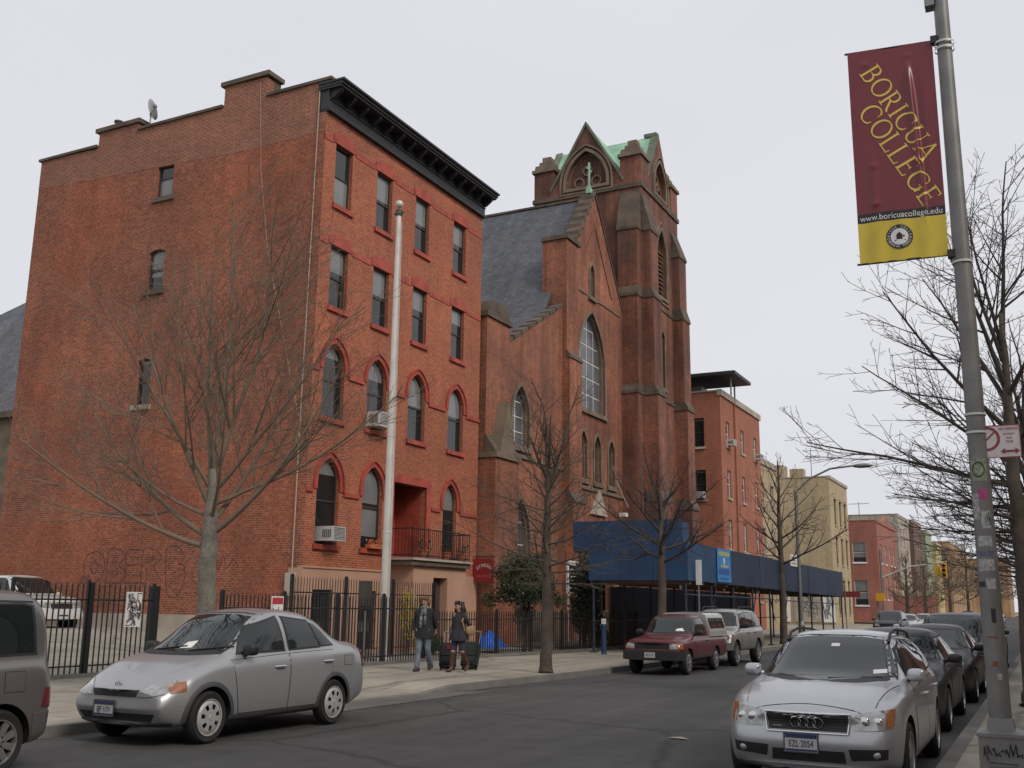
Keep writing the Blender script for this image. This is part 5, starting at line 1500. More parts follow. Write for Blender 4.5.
# ---------------- grey boxy wagon cut by the left edge
greyp = paintmat('warm_grey_paint', (.2, .185, .18), .5, rough=.33, metal=.6)
P = dict(L=3.95, W=1.69, roofw=1.40, wr=.31, wheels=(.72, 3.25), gh=.5, bulge=.14, bulge_r=.08,
    hw=[(0, .68), (.12, .78), (.4, .835), (3.6, .845), (3.84, .82), (3.95, .76)],
    top=[(0, .70), (.15, .86), (.7, .98), (.95, 1.02), (1.3, 1.5), (1.5, 1.70), (1.8, 1.76), (3.6, 1.77), (3.84, 1.72), (3.92, 1.5), (3.95, 1.2)],
    belt=[(0, .62), (.3, .86), (.9, .97), (2, 1.03), (3.5, 1.08), (3.84, 1.08), (3.95, .98)],
    bot=[(0, .25), (.3, .2), (3.6, .22), (3.95, .30)], tail=[(.2, .03), (.6, .0), (1.1, .03), (1.7, .09)])
c = Car('wagon', (-10.3, 4.05, 0), 'boxy grey wagon with dark windows parked ahead of the small silver sedan', 'car', greyp, P, 'cars parked along the left kerb')
c.root.scale = (1, 1, 1.03)
c.wheels('spoke', 9, 'alloy', .19)
c.glass('windshield', 'F', [(-.66, 1.08), (.66, 1.08)], [(-.58, 1.62), (.58, 1.62)])
c.glass('rear_window', 'B', [(-.58, 1.16), (.58, 1.16)], [(-.56, 1.6), (.56, 1.6)])
for s_ in 'RL':
    d = c.part('front_door', greyp, s_, [(1.1, .3), (2.05, .3)], [(1.1, 1.0), (2.08, 1.02)], off=.005, seam=.008); c.handle(s_, 1.95, .92, d, greyp)
    c.glass('door_window', s_, [(1.3, 1.08), (2.03, 1.1)], [(1.55, 1.58), (2.03, 1.62)], .03, d)
    d = c.part('rear_door', greyp, s_, [(2.1, .3), (2.75, .3), (2.9, .6), (3.0, .7)], [(2.1, 1.02), (2.5, 1.03), (2.8, 1.05), (3.05, 1.05)], off=.005, seam=.008); c.handle(s_, 2.9, .93, d, greyp)
    c.glass('door_window', s_, [(2.1, 1.1), (2.98, 1.13)], [(2.1, 1.62), (2.98, 1.63)], .03, d)
    c.glass('quarter_window', s_, [(3.08, 1.14), (3.62, 1.15)], [(3.08, 1.64), (3.56, 1.63)], .035)
    c.part('tail_light', M['red_lens'], s_, [(3.72, .62), (3.9, .60)], [(3.76, .80), (3.9, .80)], off=.012)
    if s_ == 'R': c.part('fuel_flap', greyp, s_, [(3.25, .78), (3.48, .78)], [(3.25, .97), (3.48, .97)], off=.004, seam=.006)
    c.part('bumper_side', greyp, s_, [(3.62, .28), (3.9, .32)], [(3.62, .56), (3.9, .57)], off=.014, rim=.03)
c.mirrors(1.2, 1.1, greyp)
c.plate('B', 0, .72, 'DKR 4410')

# ---------------- silver estate car at the right kerb
P = dict(L=4.55, W=1.77, roofw=1.24, wr=.315, wheels=(.86, 3.52), gh=.45, bulge=.24, bulge_r=.14, crown=.02,
    hw=[(0, .66), (.12, .77), (.4, .852), (.9, .882), (3.6, .885), (4.2, .84), (4.45, .78), (4.55, .70)],
    top=[(0, .68), (.06, .76), (.3, .84), (.8, .93), (1.2, .975), (1.28, .985), (1.7, 1.20), (2.0, 1.36), (2.25, 1.42), (2.7, 1.44), (3.6, 1.40), (3.9, 1.36), (4.3, 1.08), (4.45, .98), (4.55, .84)],
    belt=[(0, .62), (.12, .74), (.3, .79), (.8, .86), (1.25, .91), (2.4, .93), (3.8, .97), (4.3, .97), (4.55, .78)],
    bot=[(0, .22), (.25, .17), (.6, .18), (4.0, .2), (4.55, .3)],
    nose=[(.2, .10), (.4, .0), (.52, .02), (.56, .05), (.75, .13), (1.0, .2)])
c = Car('estate_car', (-2.2, 10.46, 0), 'silver estate car with four interlocked rings on its grille and black roof rails', 'car', silver2, P, 'cars parked along the right kerb')
estate = c
c.root.scale = (1, 1, 1.035)
c.wheels('spoke', 7, 'alloy', .2)
c.glass('windshield', 'F', [(-.69, .995), (-.35, .965), (.35, .965), (.69, .995)], [(-.55, 1.34), (-.28, 1.372), (.28, 1.372), (.55, 1.34)], .025)
c.glass('rear_window', 'B', [(-.6, 1.08), (.6, 1.08)], [(-.5, 1.32), (.5, 1.32)])
for d in c.both('front_door', silver2, [(1.42, .30), (2.42, .30)], [(1.34, .86), (2.44, .91)], off=.005, seam=.008):
    sd = 'R' if d.data.vertices[0].co.x > 0 else 'L'
    c.glass('door_window', sd, [(1.62, .96), (2.38, .98)], [(2.0, 1.24), (2.38, 1.335)], .025, d); c.handle(sd, 2.26, .80, d, silver2)
for d in c.both('rear_door', silver2, [(2.45, .30), (3.1, .30), (3.2, .55), (3.4, .70)], [(2.47, .91), (2.8, .92), (3.2, .94), (3.45, .945)], off=.005, seam=.008):
    sd = 'R' if d.data.vertices[0].co.x > 0 else 'L'
    c.glass('door_window', sd, [(2.48, .985), (3.3, 1.01)], [(2.48, 1.335), (3.2, 1.315)], .025, d); c.handle(sd, 3.28, .83, d, silver2)
    c.glass('quarter_window', sd, [(3.4, 1.015), (4.05, 1.04)], [(3.32, 1.31), (3.78, 1.25)], .025)
g = c.part('grille', M['black_plastic'], 'F', [(-.37, .555), (.37, .555)], [(-.39, .70), (.39, .70)], off=.006)
mb = MB()
for i in range(6):
    z = .57 + i * .022; s_ = [c.cast('F', x, z)[0] + V((0, -.009, 0)) for x in (-.35, -.18, 0, .18, .35)]; mb.tube(s_, .004, 4)
mb.build('slats', M['trim_grey'], g)
mb = MB()
def outline(pts, r, off=-.012):
    mb.tube([c.cast('F', x, z)[0] + V((0, off, 0)) for x, z in pts], r, 6)
outline([(-.41 + .82 * i / 12, .715) for i in range(13)], .010); outline([(-.385 + .77 * i / 12, .54) for i in range(13)], .010)
outline([(-.41, .715), (-.40, .63), (-.385, .54)], .010); outline([(.41, .715), (.40, .63), (.385, .54)], .010)
mb.build('grille_frame', M['chrome'], g)
mb = MB()
for k in range(4):
    xo = -.105 + k * .07
    mb.tube([c.cast('F', xo + .048 * cos(a * pi / 12), .63 + .048 * sin(a * pi / 12))[0] + V((0, -.02 - .002 * (k % 2), 0)) for a in range(25)], .0065, 6)
mb.build('ring_emblem', M['chrome'], g)
p, n = c.cast('F', -.28, .585); mb = MB(); mb.box(-.33, -.235, p.y - .02, p.y - .012, .577, .594); mb.build('script_badge', M['chrome'], g)
for sd in (1, -1):
    lo = [(sd * .435, .575), (sd * .6, .575), (sd * .70, .585)]; hi = [(sd * .45, .715), (sd * .6, .735), (sd * .70, .75)]
    h = c.part('headlight', M['glass_lamp'], 'F', lo, hi, off=.012, nu=12)
    mb = MB(); mb.smooth = True
    for xo, r in ((.53, .058), (.645, .05)):
        p, n = c.cast('F', sd * xo, .65)
        mb.ellipsoid(p + V((0, -.006, 0)), (r * .9, .012, r * .9), 16, 8)
    mb.build('lamp_reflector', M['chrome'], h)
    s_ = 'R' if sd > 0 else 'L'
    c.part('turn_signal', M['amber'], 'F', [(sd * .71, .59), (sd * .775, .62)], [(sd * .71, .75), (sd * .78, .76)], off=.013, parent=h, nu=6)
    c.part('tail_light', M['red_lens'], s_, [(4.3, .75), (4.42, .74)], [(4.25, .95), (4.38, .94)], off=.012)
    f = c.part('air_intake', M['black_plastic'], 'F', [(sd * .40, .31), (sd * .72, .335)], [(sd * .38, .41), (sd * .73, .425)], off=.004)
    mb = MB(); mb.smooth = True; p, n = c.cast('F', sd * .63, .37); mb.ellipsoid(p + V((0, -.002, 0)), (.04, .012, .033), 14, 8); mb.build('fog_light', M['alloy'], f)
c.part('air_intake', M['black_plastic'], 'F', [(-.35, .28), (.35, .28)], [(-.34, .385), (.34, .385)], off=.004)
c.part('lower_lip', M['trim_grey'], 'F', [(-.7, .20), (.7, .20)], [(-.72, .245), (.72, .245)], off=.012)
c.plate('F', -.06, .445, 'EZL·2054', .31, .16)
mb = MB()
for sd in (1, -1):
    zz = lambda y: interp(P['top'], y)
    pth = [(sd * .555, 2.05, zz(2.05) - .05), (sd * .555, 2.2, zz(2.2) + .0), (sd * .55, 2.6, zz(2.6) + .012), (sd * .55, 3.3, zz(3.3) + .015), (sd * .55, 3.75, zz(3.75) + .015), (sd * .55, 3.95, zz(3.95) - .07)]
    mb.tube(pth, .016, 8); mb.tube([(sd * .55, 2.9, 1.36), (sd * .55, 2.9, 1.46)], .014, 6)
mb.build('roof_rail', M['black_plastic'], c.root, smooth=60)
c.mirrors(1.62, .985, silver2, .17, .115, -.025)
c.part('bonnet', silver2, 'T', [(-.60, .24), (.60, .24)], [(-.74, 1.2), (.74, 1.2)], off=.004, seam=.007, nu=20, nv=14)
c.part('sticker', M['white_paint'], 'F', [(.47, 1.02), (.60, 1.03)], [(.46, 1.055), (.59, 1.065)], off=.008); c.part('sticker', M['white_paint'], 'F', [(-.03, 1.27), (.06, 1.27)], [(-.03, 1.30), (.06, 1.30)], off=.008)
mb = MB()
for x0 in (-.5, .05): mb.tube([c.cast('F', x0 + k * .13, .975 + .004 * k)[0] + V((0, -.016, .008)) for k in range(5)], .008, 5)
mb.build('wiper', M['black_plastic'], c.root)

# ---------------- maroon pickup with a cap over its bed
maroon = paintmat('maroon_paint', (.085, .011, .015), .35, rough=.32, dirt=.08)
P = dict(L=4.75, W=1.69, roofw=1.26, wr=.33, wheels=(.83, 3.45), gh=.5, bulge=.1, bulge_r=.04, inset=.03,
    hw=[(0, .76), (.1, .81), (.4, .84), (4.6, .845), (4.75, .80)],
    top=[(0, .84), (.06, .92), (.4, .98), (1.25, 1.04), (1.3, 1.05), (1.6, 1.32), (1.85, 1.54), (2.1, 1.60), (2.75, 1.60), (2.85, 1.56), (2.95, 1.2), (3.0, .99), (4.7, .98), (4.75, .9)],
    belt=[(0, .74), (.15, .88), (1.3, .96), (4.6, .965), (4.75, .86)],
    bot=[(0, .40), (.4, .36), (4.4, .36), (4.75, .46)],
    nose=[(.3, .06), (.55, .0), (.62, .04), (.9, .06)])
c = Car('pickup_truck', (-9.3, 26.1, 0), 'maroon pickup with a pale cap over its bed, parked before the blue shed', 'pickup', maroon, P, 'cars parked along the left kerb')
c.root.scale = (.96, .96, .955)
c.wheels('cap', 8, 'alloy', .21)
c.glass('windshield', 'F', [(-.66, 1.10), (.66, 1.10)], [(-.56, 1.50), (.56, 1.50)], .03)
for d in c.both('front_door', maroon, [(1.45, .42), (2.72, .42)], [(1.40, .93), (2.74, .945)], off=.005, seam=.008):
    sd = 'R' if d.data.vertices[0].co.x > 0 else 'L'
    c.glass('door_window', sd, [(1.5, 1.03), (2.62, 1.03)], [(1.86, 1.47), (2.6, 1.5)], .03, d); c.handle(sd, 2.55, .88, d, M['black_plastic'])
c.part('grille', M['black_plastic'], 'F', [(-.48, .70), (.48, .70)], [(-.48, .82), (.48, .82)], off=.006)
for sd in (1, -1):
    h = c.part('headlight', M['glass_lamp'], 'F', [(sd * .5, .69), (sd * .69, .69)], [(sd * .5, .82), (sd * .69, .82)], off=.012)
    c.part('turn_signal', M['amber'], 'R' if sd > 0 else 'L', [(.13, .69), (.36, .69)], [(.15, .83), (.36, .83)], off=.012, parent=h)
    for s_ in ('R' if sd > 0 else 'L',): c.part('sill', M['trim_grey'], s_, [(1.3, .38), (2.9, .38)], [(1.3, .5), (2.9, .5)], off=.006)
mb = MB(); mb.prism([(x, y, .40) for x, y in ((-.83, .12), (-.7, -.05), (.7, -.05), (.83, .12), (.83, .45), (-.83, .45))], (0, 0, .24)); mb.build('bumper', M['black_plastic'], c.root)
P2 = P
mb = MB(); mb.box(-.15, .15, -.065, -.052, .46, .60); pl = mb.build('license_plate', M['plate_white'], c.root)
text(pl, 'BRT 6172', .08, facing((0, -.067, .53), (1, 0, 0), (0, -1, 0)), M['plate_blue'], ext=.0006, sx=.7)
M['cap_paint'] = paintmat('cap_paint', (.33, .33, .31), rough=.45, dirt=.1)
mb = MB()
prof = [(-.80, .97), (-.80, 1.12), (-.66, 1.58), (-.55, 1.64), (0, 1.67), (.55, 1.64), (.66, 1.58), (.80, 1.12), (.80, .97)]
mb.prism([(x, 2.93, z) for x, z in prof], (0, 1.75, 0)); cap = mb.build('bed_cap', M['cap_paint'], c.root)
for sd in (1, -1):
    mb = MB()
    for y0, y1 in ((3.05, 3.5), (3.56, 4.05), (4.11, 4.55)):
        q = [(sd * .778, y0, 1.20), (sd * .778, y1, 1.20), (sd * .69, y1, 1.50), (sd * .69, y0, 1.50)]
        mb.face([V(p) + V((sd * .008, 0, .003)) for p in q])
    mb.build('cap_window', M['glass_car'], cap)
c.mirrors(1.6, 1.08, M['black_plastic'])
c.part('papers', M['white_paint'], 'F', [(.25, 1.14), (.5, 1.14)], [(.27, 1.2), (.42, 1.22)], off=.009)

# ---------------- silver four-wheel drive behind it
suvp = paintmat('champagne_paint', (.36, .35, .33), .5, rough=.32, metal=.6)
P = dict(L=4.6, W=1.75, roofw=1.34, wr=.37, wheels=(.86, 3.53), gh=.5, bulge=.14, bulge_r=.06, archgap=.08,
    hw=[(0, .76), (.1, .83), (.4, .872), (4.4, .872), (4.6, .80)],
    top=[(0, .92), (.08, 1.02), (.5, 1.10), (1.2, 1.16), (1.26, 1.17), (1.6, 1.48), (1.8, 1.66), (2.1, 1.735), (3.6, 1.74), (4.1, 1.69), (4.45, 1.3), (4.55, 1.1), (4.6, .95)],
    belt=[(0, .80), (.2, 1.0), (1.25, 1.08), (4.3, 1.12), (4.6, .9)],
    bot=[(0, .48), (.4, .42), (4.2, .42), (4.6, .52)])
c = Car('suv', (-9.4, 31.0, 0), 'silver off-road wagon parked behind the maroon pickup beside the blue shed', 'suv', suvp, P, 'cars parked along the left kerb')
c.root.scale = (.98, .98, .97)
c.wheels('spoke', 6, 'alloy', .24)
c.glass('windshield', 'F', [(-.68, 1.22), (.68, 1.22)], [(-.6, 1.61), (.6, 1.61)], .03)
for s_ in 'RL':
    d = c.part('front_door', suvp, s_, [(1.4, .5), (2.35, .5)], [(1.36, 1.06), (2.37, 1.07)], off=.005, seam=.008); c.glass('door_window', s_, [(1.55, 1.15), (2.33, 1.16)], [(1.86, 1.56), (2.33, 1.62)], .03, d); c.handle(s_, 2.2, .98, d, M['black_plastic'])
    d = c.part('rear_door', suvp, s_, [(2.39, .5), (3.0, .5), (3.1, .7), (3.25, .85)], [(2.4, 1.07), (2.7, 1.08), (3.0, 1.08), (3.3, 1.09)], off=.005, seam=.008); c.glass('door_window', s_, [(2.42, 1.16), (3.2, 1.17)], [(2.42, 1.62), (3.15, 1.62)], .03, d); c.handle(s_, 3.1, .99, d, M['black_plastic'])
    c.glass('quarter_window', s_, [(3.32, 1.18), (4.22, 1.2)], [(3.3, 1.61), (3.95, 1.58)], .03)
    h = c.part('headlight', M['glass_lamp'], 'F', [((1 if s_ == 'R' else -1) * .42, .80), ((1 if s_ == 'R' else -1) * .7, .80)], [((1 if s_ == 'R' else -1) * .44, .93), ((1 if s_ == 'R' else -1) * .7, .95)], off=.012)
    c.part('turn_signal', M['red_lens'], s_, [(.14, .8), (.34, .8)], [(.16, .95), (.36, .96)], off=.012, parent=h)
c.part('grille', M['black_plastic'], 'F', [(-.38, .8), (.38, .8)], [(-.4, .93), (.4, .93)], off=.006)
mb = MB(); mb.prism([(x, y, .50) for x, y in ((-.85, .2), (-.75, -.06), (.75, -.06), (.85, .2), (.85, .42), (-.85, .42))], (0, 0, .22)); mb.build('bumper', M['metal_grey'], c.root)
c.part('papers', M['white_paint'], 'F', [(-.1, 1.28), (.15, 1.28)], [(-.08, 1.36), (.12, 1.36)], off=.009)
mb = MB()
for sd in (1, -1): mb.tube([(sd * .58, 2.0, 1.72), (sd * .58, 2.2, 1.80), (sd * .58, 3.7, 1.80), (sd * .58, 3.9, 1.71)], .018, 8)
mb.build('roof_rail', M['black_plastic'], c.root)
c.mirrors(1.62, 1.2, M['black_plastic'], .2, .16)

# ---------------- dark cars in the right-hand row, and far ones
def plain(name, loc, label, cat, paint, P, group, mir=None):
    c = Car(name, loc, label, cat, paint, P, group)
    zt = P['top']; b0 = P['cowl']; r0 = P['rfront']; r1 = P['rrear']; b1 = P['deck']
    zc = interp(zt, b0) + .03; zr = interp(zt, r0) - .05
    w1 = P['roofw'] / 2 - .06; w0 = P['W'] / 2 - .2
    c.glass('windshield', 'F', [(-w0, zc), (w0, zc)], [(-w1, zr), (w1, zr)], .03)
    zb2 = interp(zt, b1) + .05
    c.glass('rear_window', 'B', [(-w0, zb2), (w0, zb2)], [(-w1, interp(zt, r1) - .06), (w1, interp(zt, r1) - .06)], .03)
    m = (r0 + r1) / 2 + .05; bz = interp(P['belt'], m)
    for s_ in 'RL':
        d = c.part('front_door', paint, s_, [(b0 + .2, .32), (m - .02, .32)], [(b0 + .1, bz - .05), (m - .02, bz - .03)], off=.005, seam=.008)
        c.glass('door_window', s_, [(b0 + .32, bz + .04), (m - .06, bz + .05)], [(r0 + .02, zr - .04), (m - .06, zr - .02)], .028, d); c.handle(s_, m - .2, bz - .13, d, paint)
        y2 = P['wheels'][1] - P['wr'] - .1
        d = c.part('rear_door', paint, s_, [(m + .02, .32), (y2, .32), (y2 + .06, .6), (y2 + .2, .7)], [(m + .02, bz - .03), (m + .3, bz - .02), (y2, bz - .01), (y2 + .25, bz - .01)], off=.005, seam=.008)
        c.glass('door_window', s_, [(m + .0, bz + .05), (y2 + .3, bz + .07)], [(m + .0, zr - .02), (r1 + .02, zr - .05)], .028, d); c.handle(s_, y2 + .1, bz - .12, d, paint)
        sg = 1 if s_ == 'R' else -1
        hz = P['hz']; hx = P['hx']
        h = c.part('headlight', M['glass_lamp'], 'F', [(sg * hx[0], hz[0]), (sg * hx[1], hz[0] + .02)], [(sg * hx[0], hz[1]), (sg * hx[1], hz[1] + .03)], off=.012)
        c.part('tail_light', M['red_lens'], s_, [(P['L'] - .3, .72), (P['L'] - .16, .7)], [(P['L'] - .34, .9), (P['L'] - .2, .9)], off=.012)
    c.part('grille', M['black_plastic'], 'F', [(-hx[0] + .05, P['hz'][0] - .02), (hx[0] - .05, P['hz'][0] - .02)], [(-hx[0] + .03, P['hz'][1] - .04), (hx[0] - .03, P['hz'][1] - .04)], off=.006)
    c.part('air_intake', M['black_plastic'], 'F', [(-.5, .3), (.5, .3)], [(-.55, .42), (.55, .42)], off=.004)
    c.plate('F', 0, .49, '')
    c.wheels('spoke', 5, 'alloy', .2)
    c.mirrors(b0 + .38, bz + .04, paint)
    return c
SED = dict(L=4.6, W=1.78, roofw=1.20, wr=.31, wheels=(.88, 3.58), gh=.5, bulge=.24, bulge_r=.16,
    hw=[(0, .66), (.12, .77), (.4, .85), (.9, .88), (3.8, .885), (4.3, .84), (4.6, .70)],
    top=[(0, .64), (.06, .70), (.3, .78), (.8, .89), (1.2, .955), (1.28, .965), (1.7, 1.18), (2.0, 1.36), (2.25, 1.43), (2.7, 1.45), (3.1, 1.40), (3.4, 1.28), (3.75, 1.08), (3.9, 1.04), (4.4, 1.02), (4.53, .95), (4.6, .84)],
    belt=[(0, .58), (.3, .72), (.8, .82), (1.25, .89), (2.4, .93), (3.8, .97), (4.45, .95), (4.6, .76)],
    bot=[(0, .24), (.25, .19), (.6, .19), (4.0, .2), (4.6, .3)], cowl=1.28, rfront=2.05, rrear=3.1, deck=3.75, hz=(.60, .72), hx=(.40, .68))
VAN = dict(L=4.55, W=1.82, roofw=1.38, wr=.34, wheels=(.9, 3.6), gh=.5, bulge=.2, bulge_r=.08,
    hw=[(0, .72), (.12, .82), (.4, .885), (4.2, .905), (4.4, .88), (4.55, .80)],
    top=[(0, .80), (.08, .90), (.4, .98), (1.05, 1.07), (1.12, 1.09), (1.6, 1.44), (1.85, 1.60), (2.1, 1.66), (3.5, 1.67), (4.1, 1.62), (4.4, 1.3), (4.5, 1.1), (4.55, .95)],
    belt=[(0, .70), (.3, .90), (1.1, 1.0), (4.2, 1.06), (4.55, .9)],
    bot=[(0, .3), (.4, .25), (4.2, .28), (4.55, .38)], cowl=1.12, rfront=1.95, rrear=3.9, deck=4.4, hz=(.68, .82), hx=(.42, .72))
def scaled(P, k, **kw):
    q = dict(P)
    q.update(kw); return q
blackp = paintmat('black_paint', (.008, .008, .009), .12, rough=.34, dirt=.04)
bluep = paintmat('dark_blue_paint', (.01, .015, .028), .15, rough=.34, dirt=.04)
greyd = paintmat('dark_grey_paint', (.022, .024, .028), .15, rough=.35, dirt=.04)
palep = paintmat('pale_paint', (.42, .42, .41), rough=.35, metal=.2)
GR = 'cars parked along the right kerb'
plain('sedan', (-2.3, 16.1, 0), 'dark charcoal sedan parked directly behind the silver estate car', 'car', greyd, SED, GR)
plain('sedan', (-2.25, 21.6, 0), 'black sedan third in the right row, partly hidden by the charcoal one', 'car', blackp, SED, GR)
plain('suv', (-2.2, 27.0, 0), 'dark blue tall wagon fourth in the right row, its roof above the black sedan', 'suv', bluep, VAN, GR)
plain('suv', (-2.2, 33.2, 0), 'grey tall wagon farthest in the right row, half hidden behind the lamp post', 'suv', greyd, VAN, GR)
GL = 'cars parked far down the left kerb'
a = plain('minivan', (-9.3, 70.0, 0), 'dark grey minivan parked farther down the left kerb past the shed', 'car', greyd, VAN, GL)
b_ = plain('sedan', (-9.3, 78.5, 0), 'pale sedan parked behind the far dark minivan', 'car', palep, SED, GL)
for src, y, lab in ((b_, 90, 'pale sedan at the left kerb short of the far crossing'), (a, 143, 'dark van past the crossing in front of the far red house'), (b_, 152, 'pale car farthest along the left kerb beyond the crossing')):
    q = copy_tree(src.root); q.location = (-9.3, y, 0); q['label'] = lab
q = copy_tree(a.root); q.location = (-5.2, 118, 0); q['label'] = 'dark van driving up the middle of the street near the traffic light'

# ---------------- white van in the yard beside the red house (nose towards the street)
whitep = paintmat('white_car_paint', (.55, .55, .53), rough=.4, dirt=.15)
P = dict(VAN); P.update(L=4.9, W=1.9, roofw=1.45, wr=.37, wheels=(.95, 3.85),
    top=[(0, .95), (.08, 1.05), (.5, 1.12), (1.25, 1.20), (1.32, 1.22), (1.7, 1.55), (1.95, 1.74), (2.2, 1.80), (4.4, 1.80), (4.7, 1.7), (4.85, 1.3), (4.9, 1.0)],
    belt=[(0, .85), (.3, 1.05), (1.3, 1.12), (4.6, 1.15), (4.9, .95)], bot=[(0, .45), (.4, .4), (4.5, .42), (4.9, .5)],
    hw=[(0, .78), (.12, .87), (.4, .92), (4.6, .94), (4.9, .84)], cowl=1.32, rfront=2.05, rrear=4.3, deck=4.75, hz=(.78, .95), hx=(.45, .76))
c = plain('white_van', (-27.3, 23.0, .68), 'white sport-utility van parked in the yard behind the black iron fence', 'car', whitep, P, None)
c.root.rotation_euler = (0, 0, pi / 2)
# ================================================================== FENCES
def iron_fence(label, pts, h, z, sp=.12, post=2.4, pr=.035, rails=(.12, .82), group='iron railings along the left pavement', top=.0, kerb=True, th=.011):
    t = thing('iron_fence', (0, 0, 0), label, 'fence', group)
    for a, b in zip(pts, pts[1:]):
        a = V((*a, z)); b = V((*b, z)); L_ = (b - a).length; nb = max(1, round(L_ / post)); d = (b - a) / nb
        for k in range(nb):
            p = a + d * k; q = p + d; n = int(d.length / sp)
            mb = MB()
            for f in rails: mb.tube([p + V((0, 0, h * f)), q + V((0, 0, h * f))], .019, 6)
            for i in range(1, n):
                s_ = p.lerp(q, i / n)
                e = V((random.gauss(0, .004), random.gauss(0, .004), 0))
                mb.tube([s_ + V((0, 0, .04)), s_ + V((0, 0, h - .05)) + e, s_ + V((0, 0, h + .02)) + e], [th, th, .002], 4)
            mb.build('picket_panel', M['iron'], t)
            mb = MB(); mb.box(p.x - pr, p.x + pr, p.y - pr, p.y + pr, z, z + h + .03); mb.lathe([(pr * 1.3, 0), (pr * 1.3, .03), (0, .06)], 8, (p.x, p.y, z + h + .03)); mb.build('post', M['iron'], t)
    p = V((*pts[-1], z)); mb = MB(); mb.box(p.x - pr, p.x + pr, p.y - pr, p.y + pr, z, z + h + .03); mb.build('post', M['iron'], t)
    if kerb:
        mb = MB()
        for a, b in zip(pts, pts[1:]):
            e = (V((*b, 0)) - V((*a, 0))).normalized(); n = V((-e.y, e.x, 0)) * .1
            A, B = V((*a, z - .05)), V((*b, z - .05))
            mb.prism([A - n, B - n, B + n, A + n], (0, 0, .13))
        mb.build('kerb_stone', M['curb'], t)
    return t
f1 = iron_fence('tall black iron fence before the parking yard with the white car, at the left', [(-18.3, 8.0), (-18.3, 12.2), (-18.3, 17.75)], 1.95, .13, .135, 1.8, .03, th=.018)
mb = MB(); mb.box(-18.39, -18.21, 17.68, 17.86, .1, 2.05); mb.box(-18.36, -18.24, 15.9, 16.02, .1, 2.08); mb.build('gate_post', M['iron'], f1)
iron_fence('black iron fence behind the small silver sedan, left of the flagpole', [(-16.1, 17.6), (-16.05, 25.9)], 1.78, .13, .125, 2.1, .04, th=.016)
iron_fence('low black iron fence behind the couple and the evergreen shrub, up to the blue shed', [(-15.95, 26.0), (-15.6, 29.5), (-14.9, 35.4), (-14.8, 40)], 1.38, .15, .125, 2.3, .035, th=.016)
iron_fence('taller black iron fence close to the front of the red brick building', [(-18.0, 22.3), (-18.0, 29.6)], 2.25, .15, .125, 2.4, .04, kerb=False)
iron_fence('black iron fence at the right edge behind the street tree', [(1.2, 26), (1.2, 60)], 1.6, .13, .14, 2.5, .04, group=None)
# posters tied to the fences
def poster(name, loc, w, h, label, seed, cols, dens):
    rnd = random.Random(seed)
    t = thing(name, loc, label, 'sign')
    mb = MB(); mb.box(0, .012, -w / 2, w / 2, 0, h); mb.build('board', M['white_paint'], t)
    mb = MB()
    for k in range(dens):
        y, z = rnd.uniform(-w / 2 + .05, w / 2 - .05), rnd.uniform(.05, h - .05)
        pts = [(.015 + .0004 * k, y, z)]
        for _ in range(4):
            y = max(-w / 2 + .03, min(w / 2 - .03, y + rnd.gauss(0, w * .18))); z = max(.03, min(h - .03, z + rnd.gauss(0, h * .12))); pts.append((.015 + .0004 * k, y, z))
        mb.tube(pts, rnd.uniform(.005, .012), 4, rnd.randrange(len(cols)))
    mb.build('print', [M[c_] for c_ in cols], t)
    return t
poster('poster', (-18.24, 17.12, 1.15), .45, .76, 'white board covered in dark scribbled drawing tied to the yard fence', 4, ['plate_blue', 'metal_grey', 'black_plastic', 'sign_red', 'metal_grey'], 26)
t = poster('poster', (-15.98, 19.3, 1.28), .42, .58, 'small white notice with red heading on the fence behind the silver sedan roof', 7, ['black_plastic', 'metal_grey', 'tarp_blue'], 9)
mb = MB(); mb.box(.0125, .016, -.19, .19, .40, .55); mb.build('heading', mat('sign_bright_red', (.5, .03, .03), .6, var=.1), t)

